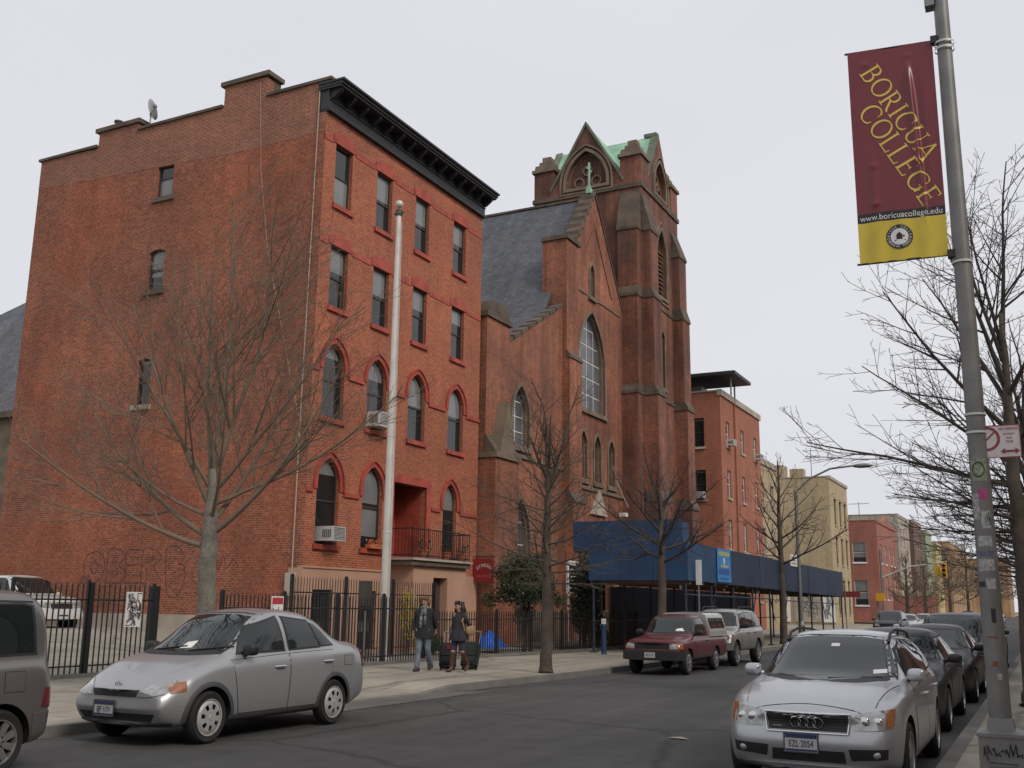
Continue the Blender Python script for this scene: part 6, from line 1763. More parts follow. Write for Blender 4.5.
# ================================================================== SIDEWALK SHED
def shed():
    t = thing('sidewalk_shed', (0, 0, 0), 'blue plywood construction shed over the left pavement in front of the church', 'construction shed')
    xo, xi, ya, yb = -10.95, -14.6, 34.6, 65.0
    zb, zt = 2.62, 3.92
    n = 12; L_ = yb - ya
    for k in range(n):       # parapet boards along the street, each sheet its own part
        y0 = ya + L_ * k / n; y1 = ya + L_ * (k + 1) / n
        mb = MB(); mb.box(xo - .03, xo + random.uniform(.0, .015), y0 + .006, y1 - .006, zb - .02 * (k / n) - .18 * (k / n), zt - .06 * (k / n) + random.uniform(-.015, .015))
        mb.build('plywood_sheet', M['blue_ply' if k < 2 else 'navy_ply'], t)
    for k in range(3):
        x0 = xi + (xo - xi) * k / 3; x1 = xi + (xo - xi) * (k + 1) / 3
        mb = MB(); mb.box(x0 + .006, x1 - .006, ya - .03, ya + random.uniform(.0, .012), zb, zt); mb.build('plywood_sheet', M['blue_ply'], t)
    mb = MB(); mb.box(xi, xi + .03, ya + .1, yb, zb, zt - .1); mb.box(xi, xo, yb - .05, yb, zb - .2, zt - .1); mb.build('rear_board', M['navy_ply'], t)
    mb = MB(); mb.box(xi, xo - .05, ya + .05, yb - .06, 2.72, 2.8)
    for k in range(20): 
        y = ya + .4 + k * 1.55; mb.box(xi - .1, xo - .04, y, y + .08, 2.5, 2.719)
    mb.build('deck', M['wood'], t)
    # higher screen over the church steps
    mb = MB()
    for k in range(4):
        x0 = -16.7 + 4.5 * k / 4; mb.box(x0 + .005, x0 + 1.12, 37.95, 38.0 + random.uniform(0, .02), 3.86, 5.0)
    mb.box(-12.23, -12.2, 38.05, 38.9, 3.88, 4.9); mb.box(-16.7, -12.2, 38.05, 42, 3.8, 3.85)
    mb.build('upper_screen', M['blue_ply'], t)
    for y in [ya + .15 + 3.02 * k for k in range(11)]:
        for x in (xo - .12, xi + .12):
            mb = MB(); mb.tube([(x, y, .13), (x, y, 2.6)], .045, 8); mb.box(x - .12, x + .12, y - .12, y + .12, .13, .17); mb.build('post', M['pipe'], t)
    for x in (-16.5, -14.8):
        mb = MB(); mb.tube([(x, 38.2, .13), (x, 38.2, 3.8)], .045, 8); mb.build('post', M['pipe'], t)
    for k in range(10):
        y = ya + .15 + 3.02 * k
        mb = MB()
        if k % 2 == 0: mb.tube([(xo - .16, y, 2.55), (xo - .16, y + 1.0, 1.2)], .025, 6)
        else: mb.tube([(xo - .16, y + .1, 1.3), (xo - .16, y + .9, 2.55)], .025, 6)
        mb.build('brace', M['pipe'], t)
    mb = MB(); mb.tube([(xo - .12, ya, 2.15), (xo - .12, ya + 12, 2.12)], .028, 6); mb.tube([(xo - .12, ya + 12, 2.1), (xo - .12, yb, 2.0)], .025, 6); mb.tube([(xi + .12, ya, 1.2), (xi + .12, yb, 1.2)], .025, 6); mb.build('rail', M['pipe'], t)
    mb = MB()
    for k in range(5): mb.ellipsoid((xo - .5, ya + .8 + k * 5.5, 2.42), (.06, .06, .08), 8, 6)
    mb.build('work_light', M['white_paint'], t)
    # dark builders' hoarding round the church steps below the shed
    return t
shed()
t = thing('hoarding', (0, 0, 0), 'dark plywood hoarding closing the church entrance under the blue shed', 'fence')
mb = MB()
for k in range(9): mb.box(-15.6, -15.55, 39.2 + 2.44 * k, 39.2 + 2.44 * k + 2.42, .15, 2.5 + .02 * (k % 2))
mb.build('plywood_sheet', M['navy_ply'], t)
mb = MB()
for k in range(10): mb.box(-15.7, -15.61, 39.2 + 2.44 * k, 39.28 + 2.44 * k, .15, 2.45)
mb.build('post', M['wood'], t)
t = thing('banner', (-10.92, 38.15, 2.66), 'bright blue printed banner fixed to the street side of the construction shed', 'banner')
M['banner_blue'] = mat('banner_blue', (.03, .2, .48), .5, var=.12); M['banner_yellow'] = mat('banner_yellow', (.35, .36, .16), .5, var=.15); M['banner_deep'] = mat('banner_deep', (.01, .07, .3), .5, var=.15)
mb = MB(); mb.box(0, .012, 0, 1.85, 0, 1.24); mb.build('cloth', M['banner_blue'], t)
mb = MB(); mb.box(.013, .016, .2, 1.65, .98, 1.14); mb.box(.013, .016, .5, 1.5, .55, .64); mb.build('heading', M['banner_yellow'], t)
mb = MB(); mb.box(.013, .016, .2, 1.6, .28, .5); mb.box(.013, .016, .3, 1.5, .1, .16); mb.build('block', M['banner_deep'], t)
mb = MB(); mb.box(.013, .018, .84, 1.0, .68, .92); mb.build('figure', M['white_paint'], t)
t = thing('notice', (-10.92, 50.6, 3.72), 'small white notice board standing on the top edge of the construction shed', 'sign')
mb = MB(); mb.box(0, .03, 0, 1.5, 0, .55); mb.build('board', M['white_paint'], t)
mb = MB()
for k in range(3): mb.box(.031, .034, .15, 1.35 - .2 * k, .1 + k * .14, .16 + k * .14)
mb.build('print', M['metal_grey'], t)

# ================================================================== POLES AND SIGNS
def lettergeom():
    """roman capitals as stroke lists: (points, width) in a unit cap height"""
    th, tn, sf = .11, .055, .045
    def arc(cx, cz, rx, rz, a0, a1, w0, w1, n=14):
        pts = []
        for i in range(n + 1):
            a = radians(a0 + (a1 - a0) * i / n); pts.append((cx + rx * cos(a), cz + rz * sin(a), lerp(w0, w1, abs(cos(a)))))
        return pts
    def st(x, z0=0, z1=1, w=th): return [(x, z0, w), (x, z1, w)]
    def ser(x, z, l=.17): return [(x - l, z, sf), (x + l, z, sf)]
    A = {}
    A['B'] = ([st(.12), ser(.08, .03, .1), ser(.08, .97, .1), [(.1, .97, tn), (.32, .97, tn)] + arc(.32, .75, .2, .22, 80, -80, tn, th)[1:] + [(.1, .53, tn)], [(.1, .53, tn), (.36, .53, tn)] + arc(.36, .28, .23, .25, 80, -80, tn, th)[1:] + [(.1, .03, tn)]], .68)
    A['O'] = ([arc(.46, .5, .40, .48, 0, 360, tn, th, 32)], .92)
    A['R'] = ([st(.12), ser(.12, .03, .14), ser(.08, .97, .1), [(.1, .97, tn), (.32, .97, tn)] + arc(.32, .73, .21, .24, 80, -80, tn, th)[1:] + [(.1, .49, tn)], [(.3, .5, th), (.62, .05, th), (.74, .02, tn)]], .74)
    A['I'] = ([st(.17), ser(.17, .03, .14), ser(.17, .97, .14)], .34)
    A['C'] = ([arc(.46, .5, .40, .48, 48, 312, tn, th, 28), [(.73, .66, sf), (.73, .92, sf)], [(.73, .12, sf), (.75, .3, sf)]], .82)
    A['U'] = ([st(.14, .35, 1), ser(.14, .97, .13), ser(.68, .97, .12), [(.68, 1, tn), (.68, .32, tn)] + arc(.41, .32, .27, .3, 0, -180, tn, th)[1:]], .82)
    A['A'] = ([[(.08, 0, tn), (.42, .98, tn)], [(.4, 1, th), (.76, 0, th)], [(.2, .34, tn), (.62, .34, tn)], ser(.08, .03, .1), ser(.76, .03, .12)], .84)
    A['L'] = ([st(.12), ser(.1, .97, .12), [(.02, .03, tn), (.58, .03, tn)], [(.58, 0, sf), (.6, .22, sf)]], .64)
    A['E'] = ([st(.12), [(.02, .03, tn), (.58, .03, tn)], [(.02, .97, tn), (.54, .97, tn)], [(.1, .52, tn), (.44, .52, tn)], [(.58, 0, sf), (.6, .2, sf)], [(.54, 1, sf), (.54, .82, sf)], [(.44, .44, sf), (.44, .6, sf)]], .66)
    A['G'] = ([arc(.46, .5, .40, .48, 48, 340, tn, th, 28), [(.73, .66, sf), (.73, .92, sf)], [(.77, .06, th), (.77, .42, th)], ser(.74, .42, .14)], .92)
    return A
ALPH = lettergeom()
def word(s_, size, mapf, mb, gap=.07):
    x = 0
    for ch in s_:
        strokes, adv = ALPH[ch]
        for st_ in strokes:
            fine_ = []
            for (a, b) in zip(st_, st_[1:]):
                n = max(1, int(sqrt((a[0] - b[0]) ** 2 + (a[1] - b[1]) ** 2) / .12))
                for k in range(n): fine_.append(tuple(lerp(a[i], b[i], k / n) for i in range(3)))
            fine_.append(st_[-1])
            L_, R_ = [], []
            for i, p in enumerate(fine_):
                q0 = fine_[max(0, i - 1)]; q1 = fine_[min(len(fine_) - 1, i + 1)]
                d = V((q1[0] - q0[0], q1[1] - q0[1]))
                if d.length < 1e-9: d = V((1, 0))
                d.normalize(); n_ = V((-d.y, d.x)) * p[2] / 2
                L_.append((p[0] + n_.x, p[1] + n_.y)); R_.append((p[0] - n_.x, p[1] - n_.y))
            for i in range(len(L_) - 1):
                mb.face([mapf((x + u) * size, v * size) for u, v in (R_[i], R_[i + 1], L_[i + 1], L_[i])])
        x += adv + gap
    return x * size

PX, PY = -.5, 11.0
t = thing('lamp_post', (PX, PY, .13), 'tall grey steel lamp post with stickers and a square base at the right kerb', 'lamp post')
mb = MB(); mb.smooth = True
mb.lathe([(.098, .62), (.098, 1.0), (.09, 3.0), (.08, 6), (.066, 10), (.06, 12.2)], 28); mb.smooth = False
mb.build('pole', M['pole_paint'], t)
mb = MB()
def taper(w0, w1, z0, z1):
    mb.mesh([(-w0, -w0, z0), (w0, -w0, z0), (w0, w0, z0), (-w0, w0, z0), (-w1, -w1, z1), (w1, -w1, z1), (w1, w1, z1), (-w1, w1, z1)], [(0, 1, 5, 4), (1, 2, 6, 5), (2, 3, 7, 6), (3, 0, 4, 7), (4, 5, 6, 7)])
taper(.2, .192, 0, .47); taper(.205, .205, .47, .5); taper(.205, .12, .5, .53); taper(.12, .105, .53, .63)
bs = mb.build('base', M['pole_paint'], t)
mb = MB()
rnd = random.Random(5)
for k in range(9):
    x = -.15 + .035 * k; pts = [(x, -.2025, .33 + rnd.gauss(0, .02)), (x + rnd.gauss(.015, .01), -.2025, .37 + rnd.gauss(0, .025)), (x + .03, -.2025, .31 + rnd.gauss(0, .02))]
    mb.tube(pts, .006, 4)
for z in (.15, .2, .25): mb.tube([(-.12, -.2035, z), (.13, -.2035, z + rnd.gauss(0, .008))], .003, 4)
mb.build('graffiti_lettering', M['black_plastic'], bs)
mb = MB(); mb.tube([(0, 0, 12.2), (-.4, .05, 12.9), (-1.6, .1, 13.1), (-2.4, .1, 13.1)], .04, 8); mb.build('arm', M['pole_paint'], t)
mb = MB(); mb.smooth = True; mb.ellipsoid((-2.7, .1, 13.08), (.4, .14, .1), 14, 8); mb.build('lamp_head', M['metal_grey'], t)
mb = MB(); mb.box(-.16, -.06, -.07, .07, 7.98, 8.3); mb.build('photocell_box', M['metal_grey'], t)
# bands and stickers
mb = MB()
for z in (4.35 * .0 + 3.48, 3.30, 7.45, 7.52, 5.06): mb.lathe([(.1, z), (.1, z + .022)], 24)
mb.build('steel_band', M['metal_pale'], t)
def sticker(z, ang, w, h, m, nm='sticker', r0=None, off=.0025):
    r = lerp(.098, .09, max(0, min(1, (z - 1) / 2))) if r0 is None else r0
    mb = MB(); n = 6
    for i in range(n):
        a0 = ang - w / 2 / r + w / r * i / n; a1 = ang - w / 2 / r + w / r * (i + 1) / n
        q = r + off
        mb.face([(q * sin(a0), -q * cos(a0), z), (q * sin(a1), -q * cos(a1), z), (q * sin(a1), -q * cos(a1), z + h), (q * sin(a0), -q * cos(a0), z + h)])
    return mb.build(nm, m, t)
M['st_green'] = mat('sticker_green', (.2, .235, .15), .6, var=.5, vs=30); M['st_pink'] = mat('sticker_pink', (.36, .05, .16), .6, var=.2, vs=20); M['st_purple'] = mat('sticker_purple', (.11, .105, .17), .6, var=.3, vs=30); M['st_white'] = mat('sticker_white', (.3, .3, .29), .6, var=.45, vs=40); M['st_red'] = mat('sticker_red', (.2, .05, .035), .6, var=.2, vs=20)
for z, a, w, h, m in ((2.96, 0, .15, .21, 'st_green'), (2.78, .25, .085, .1, 'st_pink'), (2.58, -.55, .07, .26, 'st_white'), (2.50, .35, .085, .17, 'st_white'), (2.33, .1, .13, .1, 'st_white'), (2.24, 0, .17, .05, 'st_purple'), (2.10, .0, .15, .11, 'st_white'), (1.93, .35, .085, .1, 'st_white'), (1.95, -.6, .07, .05, 'black_plastic'), (1.62, .3, .04, .13, 'black_plastic'), (1.48, .0, .1, .015, 'st_red'), (1.22, .1, .05, .05, 'st_red'), (1.10, .4, .04, .06, 'st_white')): sticker(z - .13, a - .1, w, h, M[m])
mb = MB()
for k in range(20): 
    a = 2 * pi * k / 19; r = .058 if k else .058
    mb.tube([(.094 * sin(.6 * cos(a) - .1), -.0985 * cos(.6 * cos(a) - .1), 2.94 + .07 * sin(a)), (.094 * sin(.6 * cos(a + .33) - .1), -.0985 * cos(.6 * cos(a + .33) - .1), 2.94 + .07 * sin(a + .33))], .004, 4)
for zz in (2.42, 2.46): mb.tube([(.02, -.098, zz), (.05, -.094, zz + .07), (.06, -.09, zz - .02)], .0035, 4)
mb.build('sticker_lettering', M['black_plastic'], t)

# banner on the lamp post
BX0, BX1, BZ0, BZ1 = PX - .99, PX - .115, 5.29, 7.70
t = thing('street_banner', (PX, PY - .02, 0), 'maroon and yellow hanging banner reading BORICUA COLLEGE on the lamp post', 'banner')
M['maroon_cloth'] = mat('maroon_cloth', (.165, .018, .027), .33, var=.06, vs=4); M['black_cloth'] = mat('black_cloth', (.015, .013, .015), .5, var=.1); M['yellow_cloth'] = mat('yellow_cloth', (.58, .44, .04), .45, var=.08, vs=4)
M['gold_print'] = mat('gold_print', (.66, .5, .09), .5, var=.06); M['white_print'] = mat('white_print', (.7, .7, .68), .5, var=.04); M['dark_print'] = mat('dark_print', (.02, .015, .02), .5, var=.1)
w_, h_ = BX1 - BX0, BZ1 - BZ0
def fold(u, v):
    """forward bulge of the vinyl (u across 0..1 from the pole's far side, v down 0..1)"""
    y = .018 * sin(pi * u) * sin(pi * v)
    c1 = .70 + .12 * (v - .1); y += .045 * math.exp(-((u - c1) / .027) ** 2) * sstep((v - .06) / .12) * (1 - sstep((v - .62) / .3)) 
    c2 = .78 + .02 * v; y -= .020 * math.exp(-((u - c2) / .05) ** 2) * sstep((v - .1) / .2) * (1 - sstep((v - .7) / .25))
    y += .014 * math.exp(-((u - .22) / .05) ** 2) * sstep((v - .45) / .1) * (1 - sstep((v - .72) / .1))
    for (cu, cv, s_) in ((.2, .07, 1), (.7, .055, 1), (.22, .56, 1), (.22, .735, 1), (.73, .56, 1)):
        du, dv = (u - cu) / .05, (v - cv) / .012
        y += .012 * math.exp(-du * du - dv * dv)
    y += .007 * sin(u * 23 + v * 3) * (v > .74) * sstep((v - .76) / .06) + .006 * sin(u * 9 + v * 6)
    return y
def bp_(u, v, off=0.0):
    skew = .035 * u
    return V((BX0 - PX + u * w_ + .035 * (1 - u) * 0, -.012 - fold(u, v) - off, BZ1 - v * h_ + skew * (1 - v) * .4 + (1 - u) * (.075 * (1 - v) + .025 * v)))
mb = MB(); mb.smooth = True
nu, nv = 60, 120
vs = [bp_(i / nu, j / nv) for j in range(nv + 1) for i in range(nu + 1)]
mb.v = [tuple(v) for v in vs]
for j in range(nv):
    v = (j + .5) / nv
    for i in range(nu):
        mb.f.append((j * (nu + 1) + i, (j + 1) * (nu + 1) + i, (j + 1) * (nu + 1) + i + 1, j * (nu + 1) + i + 1)); mb.m.append(0 if v < .775 else 1 if v < .82 else 2); mb.sm.append(True)
cl = mb.build('cloth', [M['maroon_cloth'], M['black_cloth'], M['yellow_cloth']], t)
def on_banner(ou, ov, ang, size_scale=1.0):
    ca, sa = cos(ang), sin(ang)
    def f(x, z):
        X = ca * x - sa * z; Z = sa * x + ca * z
        return bp_((ou + X) / w_, (ov - Z) / h_, .004)
    return f
mb = MB()
ang = -radians(62.5)
word('BORICUA', .218, on_banner(.115, .275, ang), mb, .085)
word('COLLEGE', .224, on_banner(.068, .72, ang), mb, .085)
mb.build('lettering', M['gold_print'], cl)
def conform(o, du, dv, off=.004):
    for v in o.data.vertices:
        x, y, z = v.co
        v.co = bp_((du + x) / w_, (dv - z) / h_, off)
o = text(cl, 'www.boricuacollege.edu', .092, facing((0, 0, 0), (1, 0, 0), (0, -1, 0)), M['white_print'], ext=0, sx=.9); conform(o, w_ * .5, h_ * .797)
# round seal
def disc(r0, r1, m, off, n=40, nm='seal'):
    mb = MB(); cu, cv = w_ * .47, h_ * .895
    def q(r, a): return bp_((cu + r * cos(a)) / w_, (cv - r * sin(a)) / h_, off)
    for k in range(n):
        a, b = 2 * pi * k / n, 2 * pi * (k + 1) / n
        for j in range(3):
            ra, rb = lerp(r0, r1, j / 3), lerp(r0, r1, (j + 1) / 3)
            mb.face([q(ra, a), q(rb, a), q(rb, b), q(ra, b)])
    return mb.build(nm, m, cl)
disc(0, .132, M['dark_print'], .004); disc(0, .088, M['white_print'], .006)
for s_, a0, a1 in (('BORICUA COLLEGE', 205, -25), ('NUEVA YORK', 215, 325)):
    n = len(s_)
    for k, ch in enumerate(s_):
        if ch == ' ': continue
        a = radians(lerp(a0, a1, k / (n - 1)))
        o = text(cl, ch, .034, facing((0, 0, 0), (1, 0, 0), (0, -1, 0)), M['white_print'], ext=0, name='seal_letter')
        rot = a - pi / 2 if a0 < 210 else a + pi / 2
        for v in o.data.vertices:
            x, y, z = v.co; X = x * cos(rot) - z * sin(rot); Z = x * sin(rot) + z * cos(rot)
            v.co = bp_((w_ * .47 + .108 * cos(a) + X) / w_, (h_ * .895 - .108 * sin(a) - Z) / h_, .006)
mb = MB()
def sq(pts, off=.008):
    mb.face([bp_((w_ * .47 + x) / w_, (h_ * .895 - z) / h_, off) for x, z in pts])
sq([(-.03, -.03), (.03, -.03), (.03, .02), (.0, .05), (-.03, .02)]); sq([(.035, -.005), (.055, -.005), (.05, .012), (.035, .012)]); sq([(-.05, -.045), (.06, -.045), (.06, -.034), (-.05, -.034)])
mb.build('seal_emblem', M['dark_print'], cl)
mb = MB()
for z in (BZ1 + .0, BZ0 + .0):
    mb.tube([(BX0 - PX - .03, 0, z + (.075 if z > 6 else .025)), (-.05, 0, z + .004)], .012, 8); mb.box(-.13, -.06, -.045, .045, z - .03, z + .05)
mb.build('bracket', M['iron'], t)
# parking sign beside the pole
t = thing('parking_sign', (PX + .115, PY - .03, 3.34), 'white and red no-parking sign with a two-way arrow on the lamp post', 'sign')
M['sign_white'] = mat('sign_white', (.56, .50, .50), .5, var=.1, vs=8); M['sign_rust'] = mat('sign_rust', (.22, .03, .03), .5, var=.1)
mb = MB(); mb.box(-.1, .27, -.004, .002, -.16, .16); mb.build('plate', M['sign_white'], t)
mb = MB()
for a in ((-.1, .27, -.16, -.152), (-.1, .27, .152, .16), (.262, .27, -.152, .152)): mb.box(a[0], a[1], -.007, -.0045, a[2], a[3])
c0 = (-.03, .03)
pts = [(c0[0] + .12 * cos(k * pi / 16), c0[1] + .12 * sin(k * pi / 16)) for k in range(33)]; inn = [(c0[0] + .095 * cos(k * pi / 16), c0[1] + .095 * sin(k * pi / 16)) for k in range(33)]
for k in range(32): mb.face([(pts[k][0], -.007, pts[k][1]), (pts[k + 1][0], -.007, pts[k + 1][1]), (inn[k + 1][0], -.007, inn[k + 1][1]), (inn[k][0], -.007, inn[k][1])])
mb.face([(x, -.0075, z) for x, z in ((-.11, -.05), (-.1, -.06), (.05, .09), (.04, .1))])
mb.box(.125, .215, -.008, -.0045, -.108, -.088)
for s_ in (1, -1): mb.face([(.17 + s_ * .045, -.008, -.068), (.17 + s_ * .085, -.008, -.098), (.17 + s_ * .045, -.008, -.128)])
mb.build('marking', M['sign_rust'], t)
for s_, z, sz in (('NO PARKING', .12, .038), ('8AM-9:30AM', .07, .024), ('MON', .03, .03), ('THURS', -.005, .03)): text(t, s_, sz, facing((.17, -.0075, z), (1, 0, 0), (0, -1, 0)), M['sign_rust'], ext=.0005, sx=.75)

# flagpole
t = thing('flagpole', (-17.0, 25.25, .13), 'tall pale flagpole with a ball top in front of the tall red brick house', 'flagpole')
mb = MB(); mb.smooth = True; mb.lathe([(.2, 0), (.2, .06), (.13, .1), (.118, 5), (.098, 9), (.075, 13.45), (.075, 13.5), (0, 13.5)], 22); mb.build('pole', M['flagpole'], t, smooth=40)
mb = MB(); mb.lathe([(.1, 13.38), (.115, 13.42), (.115, 13.55), (.08, 13.58), (.03, 13.62)], 18); mb.box(-.17, .17, -.025, .025, 13.44, 13.5); mb.build('truck', M['frame_brown'], t)
mb = MB(); mb.smooth = True; mb.ellipsoid((0, 0, 13.77), (.12, .12, .12), 18, 12); mb.build('ball', M['flagpole'], t)
mb = MB(); mb.tube([(.16, -.06, 13.1), (.2, -.07, 7), (.2, -.07, 1.2)], .008, 4); mb.lathe([(.122, 3.6), (.13, 3.62), (.122, 3.64)], 18); mb.build('halyard', M['metal_pale'], t)

# far street lamp, traffic light, small signs
def cobra(loc, label, arm, h=8.2):
    t = thing('street_lamp', loc, label, 'street lamp', 'cobra-head street lamps')
    mb = MB(); mb.lathe([(.17, 0), (.16, .8), (.1, 1.0), (.075, h)], 12); mb.build('pole', M['metal_grey'], t)
    mb = MB(); mb.tube([(0, 0, h - .1), (arm * .25, 0, h + .55), (arm * .6, 0, h + 1.0), (arm, 0, h + 1.1)], .05, 8); mb.build('arm', M['metal_grey'], t)
    mb = MB(); mb.smooth = True; mb.ellipsoid((arm + .4, 0, h + 1.08), (.5, .17, .12), 14, 8); mb.build('lamp_head', M['metal_grey'], t)
    return t
cobra((-10.9, 52.5, .13), 'grey street lamp with a long curved arm rising beyond the construction shed', 2.9, 7.4)
t = thing('traffic_light', (-11.0, 82, .13), 'yellow traffic signal on a long mast arm over the far crossing', 'traffic light')
mb = MB(); mb.lathe([(.16, 0), (.14, .6), (.1, .8), (.085, 6.0)], 12); mb.build('pole', M['metal_grey'], t)
mb = MB(); mb.tube([(0, 0, 3.9), (2.0, 0, 4.7), (4.6, 0, 5.05)], [.06, .05, .04], 8); mb.tube([(0, 0, 5.9), (2.0, 0, 4.72)], .012, 5); mb.build('mast_arm', M['metal_pale'], t)
M['signal_yellow'] = mat('signal_yellow', (.62, .33, .015), .5, var=.1)
mb = MB(); mb.box(4.2, 4.55, -.15, .15, 3.9, 4.95)
for k in range(3): mb.lathe([(.12, -.32), (.13, -.15)], 14, (4.37, 0, 4.1 + k * .33), 'Y')
s_ = mb.build('signal_head', M['signal_yellow'], t)
mb = MB()
for k in range(3): mb.lathe([(0, -.17), (.11, -.16)], 14, (4.37, 0, 4.1 + k * .33), 'Y')
mb.build('lens', M['black_plastic'], s_)
mb = MB(); mb.box(3.75, 4.1, -.1, .1, 4.1, 4.75); mb.build('second_signal_head', M['signal_yellow'], t)
t = thing('pedestrian_signal', (-11.2, 80.5, .13), 'yellow pedestrian signal box on a pole at the far left corner', 'signal', None)
mb = MB(); mb.lathe([(.1, 0), (.07, .5), (.06, 3.0)], 10); mb.build('pole', M['metal_grey'], t)
mb = MB(); mb.box(-.05, .55, -.3, -.05, 2.2, 2.75); mb.build('signal_box', M['signal_yellow'], t)
t = thing('street_sign', (-11.1, 66.5, .13), 'dark red street sign on a slim pole at the end of the construction shed', 'sign')
mb = MB(); mb.tube([(0, 0, 0), (0, 0, 3.0)], .035, 8); mb.build('pole', M['metal_grey'], t)
mb = MB(); mb.box(-.3, .9, -.02, .02, 2.3, 2.65); mb.build('plate', M['sign_rust'], t)
t = thing('parking_sign', (-10.75, 35.2, .13), 'narrow white kerbside sign on a thin pole at the corner of the construction shed', 'sign')
mb = MB(); mb.tube([(0, 0, 0), (0, 0, 3.2)], .03, 8); mb.build('pole', M['metal_grey'], t)
mb = MB(); mb.box(-.07, .13, -.06, -.03, 2.35, 3.2); mb.build('plate', M['white_paint'], t)
t = thing('bollard', (-13.55, 33.4, .13), 'blue metal post with a white top beside the low fence', 'bollard')
mb = MB(); mb.lathe([(.1, 0), (.085, .05), (.085, .95), (.06, 1.0), (.0, 1.0)], 14); mb.build('shaft', M['blue_ply'], t)
mb = MB(); mb.box(-.06, .06, -.06, .06, 1.0, 1.18); mb.build('cap', M['white_paint'], t)
# blue tarpaulin over something in the churchyard
t = thing('tarpaulin', (-16.9, 31.6, .15), 'crumpled bright blue tarpaulin behind the low fence beside the evergreen shrub', 'tarpaulin')
mb = MB(); mb.smooth = True; rnd = random.Random(3)
n = 18; vs = []
for j in range(n + 1):
    for i in range(n + 1):
        u, v = i / n * 2 - 1, j / n * 2 - 1
        h = max(0, .95 * (1 - u * u) * (1 - v * v) ** .7) * (.65 + .35 * (1 - u)) * .78 + rnd.gauss(0, .035)
        vs.append((u * .55, v * .75, max(.01, h)))
mb.mesh(vs, [(j * (n + 1) + i, j * (n + 1) + i + 1, (j + 1) * (n + 1) + i + 1, (j + 1) * (n + 1) + i) for j in range(n) for i in range(n)])
tag_o = mb.build('sheet', M['tarp_blue'], t); t.scale = (.72, .72, .72); t.location.z = .3
# utility box by the flagpole
t = thing('utility_box', (-17.5, 25.0, .15), 'grey metal box fixed behind the flagpole by the tall fence', 'box')
mb = MB(); mb.box(-.12, .12, -.16, .16, 1.5, 2.2); mb.build('case', M['frame_brown'], t)
mb = MB(); mb.tube([(0, 0, 0), (0, 0, 1.36)], .04, 8); mb.build('post', M['metal_grey'], t)
# ================================================================== TREES
def rotv(v, ax, a): return Matrix.Rotation(a, 3, ax) @ v
def perp(d, rnd):
    a = V((rnd.gauss(0, 1), rnd.gauss(0, 1), rnd.gauss(0, 1))); p = a - d * a.dot(d)
    return p.normalized() if p.length > 1e-6 else V((1, 0, 0))

def limb(mb, rnd, p, d, L_, r, lev, S, out=None):
    """one branch and, recursively, its side shoots"""
    nseg = max(3, int(L_ / S['seg'][min(lev, 3)]))
    path = [p]; dirs = [d.copy()]
    q = p.copy(); dd = d.copy()
    for i in range(nseg):
        dd = (dd + perp(dd, rnd) * rnd.gauss(0, S['wob']) + V((0, 0, 1)) * S['lift'][min(lev, 3)] / nseg).normalized()
        q = q + dd * (L_ / nseg); path.append(q.copy()); dirs.append(dd.copy())
    r1 = max(S['rmin'], r * S['tip'])
    radii = [lerp(r, r1, (i / nseg) ** .8) for i in range(nseg + 1)]
    mb.tube(path, radii, 7 if r > .05 else 5 if r > .02 else 3, caps=False)
    if lev >= S['levels']: return
    n = max(1, int(L_ * S['dens'][min(lev, 3)] * rnd.uniform(.85, 1.15)))
    for k in range(n):
        f = S['from'][min(lev, 3)] + (1 - S['from'][min(lev, 3)]) * (k + rnd.random()) / n
        i = min(nseg - 1, int(f * nseg)); t = f * nseg - i
        pp = path[i].lerp(path[i + 1], t); bd = dirs[i + 1]
        ang = radians(rnd.uniform(*S['ang'][min(lev, 3)]))
        ax = perp(bd, rnd)
        nd = rotv(bd, ax, ang).normalized()
        if nd.z < S['minz'][min(lev, 3)]: nd.z = S['minz'][min(lev, 3)] + abs(nd.z) * .3; nd.normalize()
        rr = lerp(r, r1, f ** .8)
        LL = L_ * S['ratio'][min(lev, 3)] * (1.1 - .6 * f) * rnd.uniform(.7, 1.25)
        limb(mb, rnd, pp, nd, max(.12, LL), max(S['rmin'], min(rr * .62, LL * .016 + S['rmin'])), lev + 1, S)

def tree(loc, label, trunk_path, trunk_r, limbs, S, seed, bark, twig, group, name='street_tree', cat='tree'):
    rnd = random.Random(seed)
    t = thing(name, loc, label, cat, group)
    mb = MB(); mb.smooth = True
    P = [V(p) for p in trunk_path]
    fine_ = []; fr = []
    for i in range(len(P) - 1):
        for k in range(6):
            f = k / 6; fine_.append(P[i].lerp(P[i + 1], f) + V((rnd.gauss(0, .01), rnd.gauss(0, .01), 0))); fr.append(lerp(trunk_r[i], trunk_r[i + 1], f) * rnd.uniform(.96, 1.05))
    fine_.append(P[-1]); fr.append(trunk_r[-1])
    mb.tube(fine_, fr, 14); mb.build('trunk', M[bark], t)
    mb = MB(); mb.smooth = True
    for (p, d, L_, r) in limbs: limb(mb, rnd, V(p), V(d).normalized(), L_, r, 0, S)
    mb.build('crown', M[twig], t)
    return t
M['bark_twig_brown'] = mat('bark_twig_brown', (.085, .066, .05), .9, var=.25, vs=2)
GT = 'bare street trees along the left kerb'
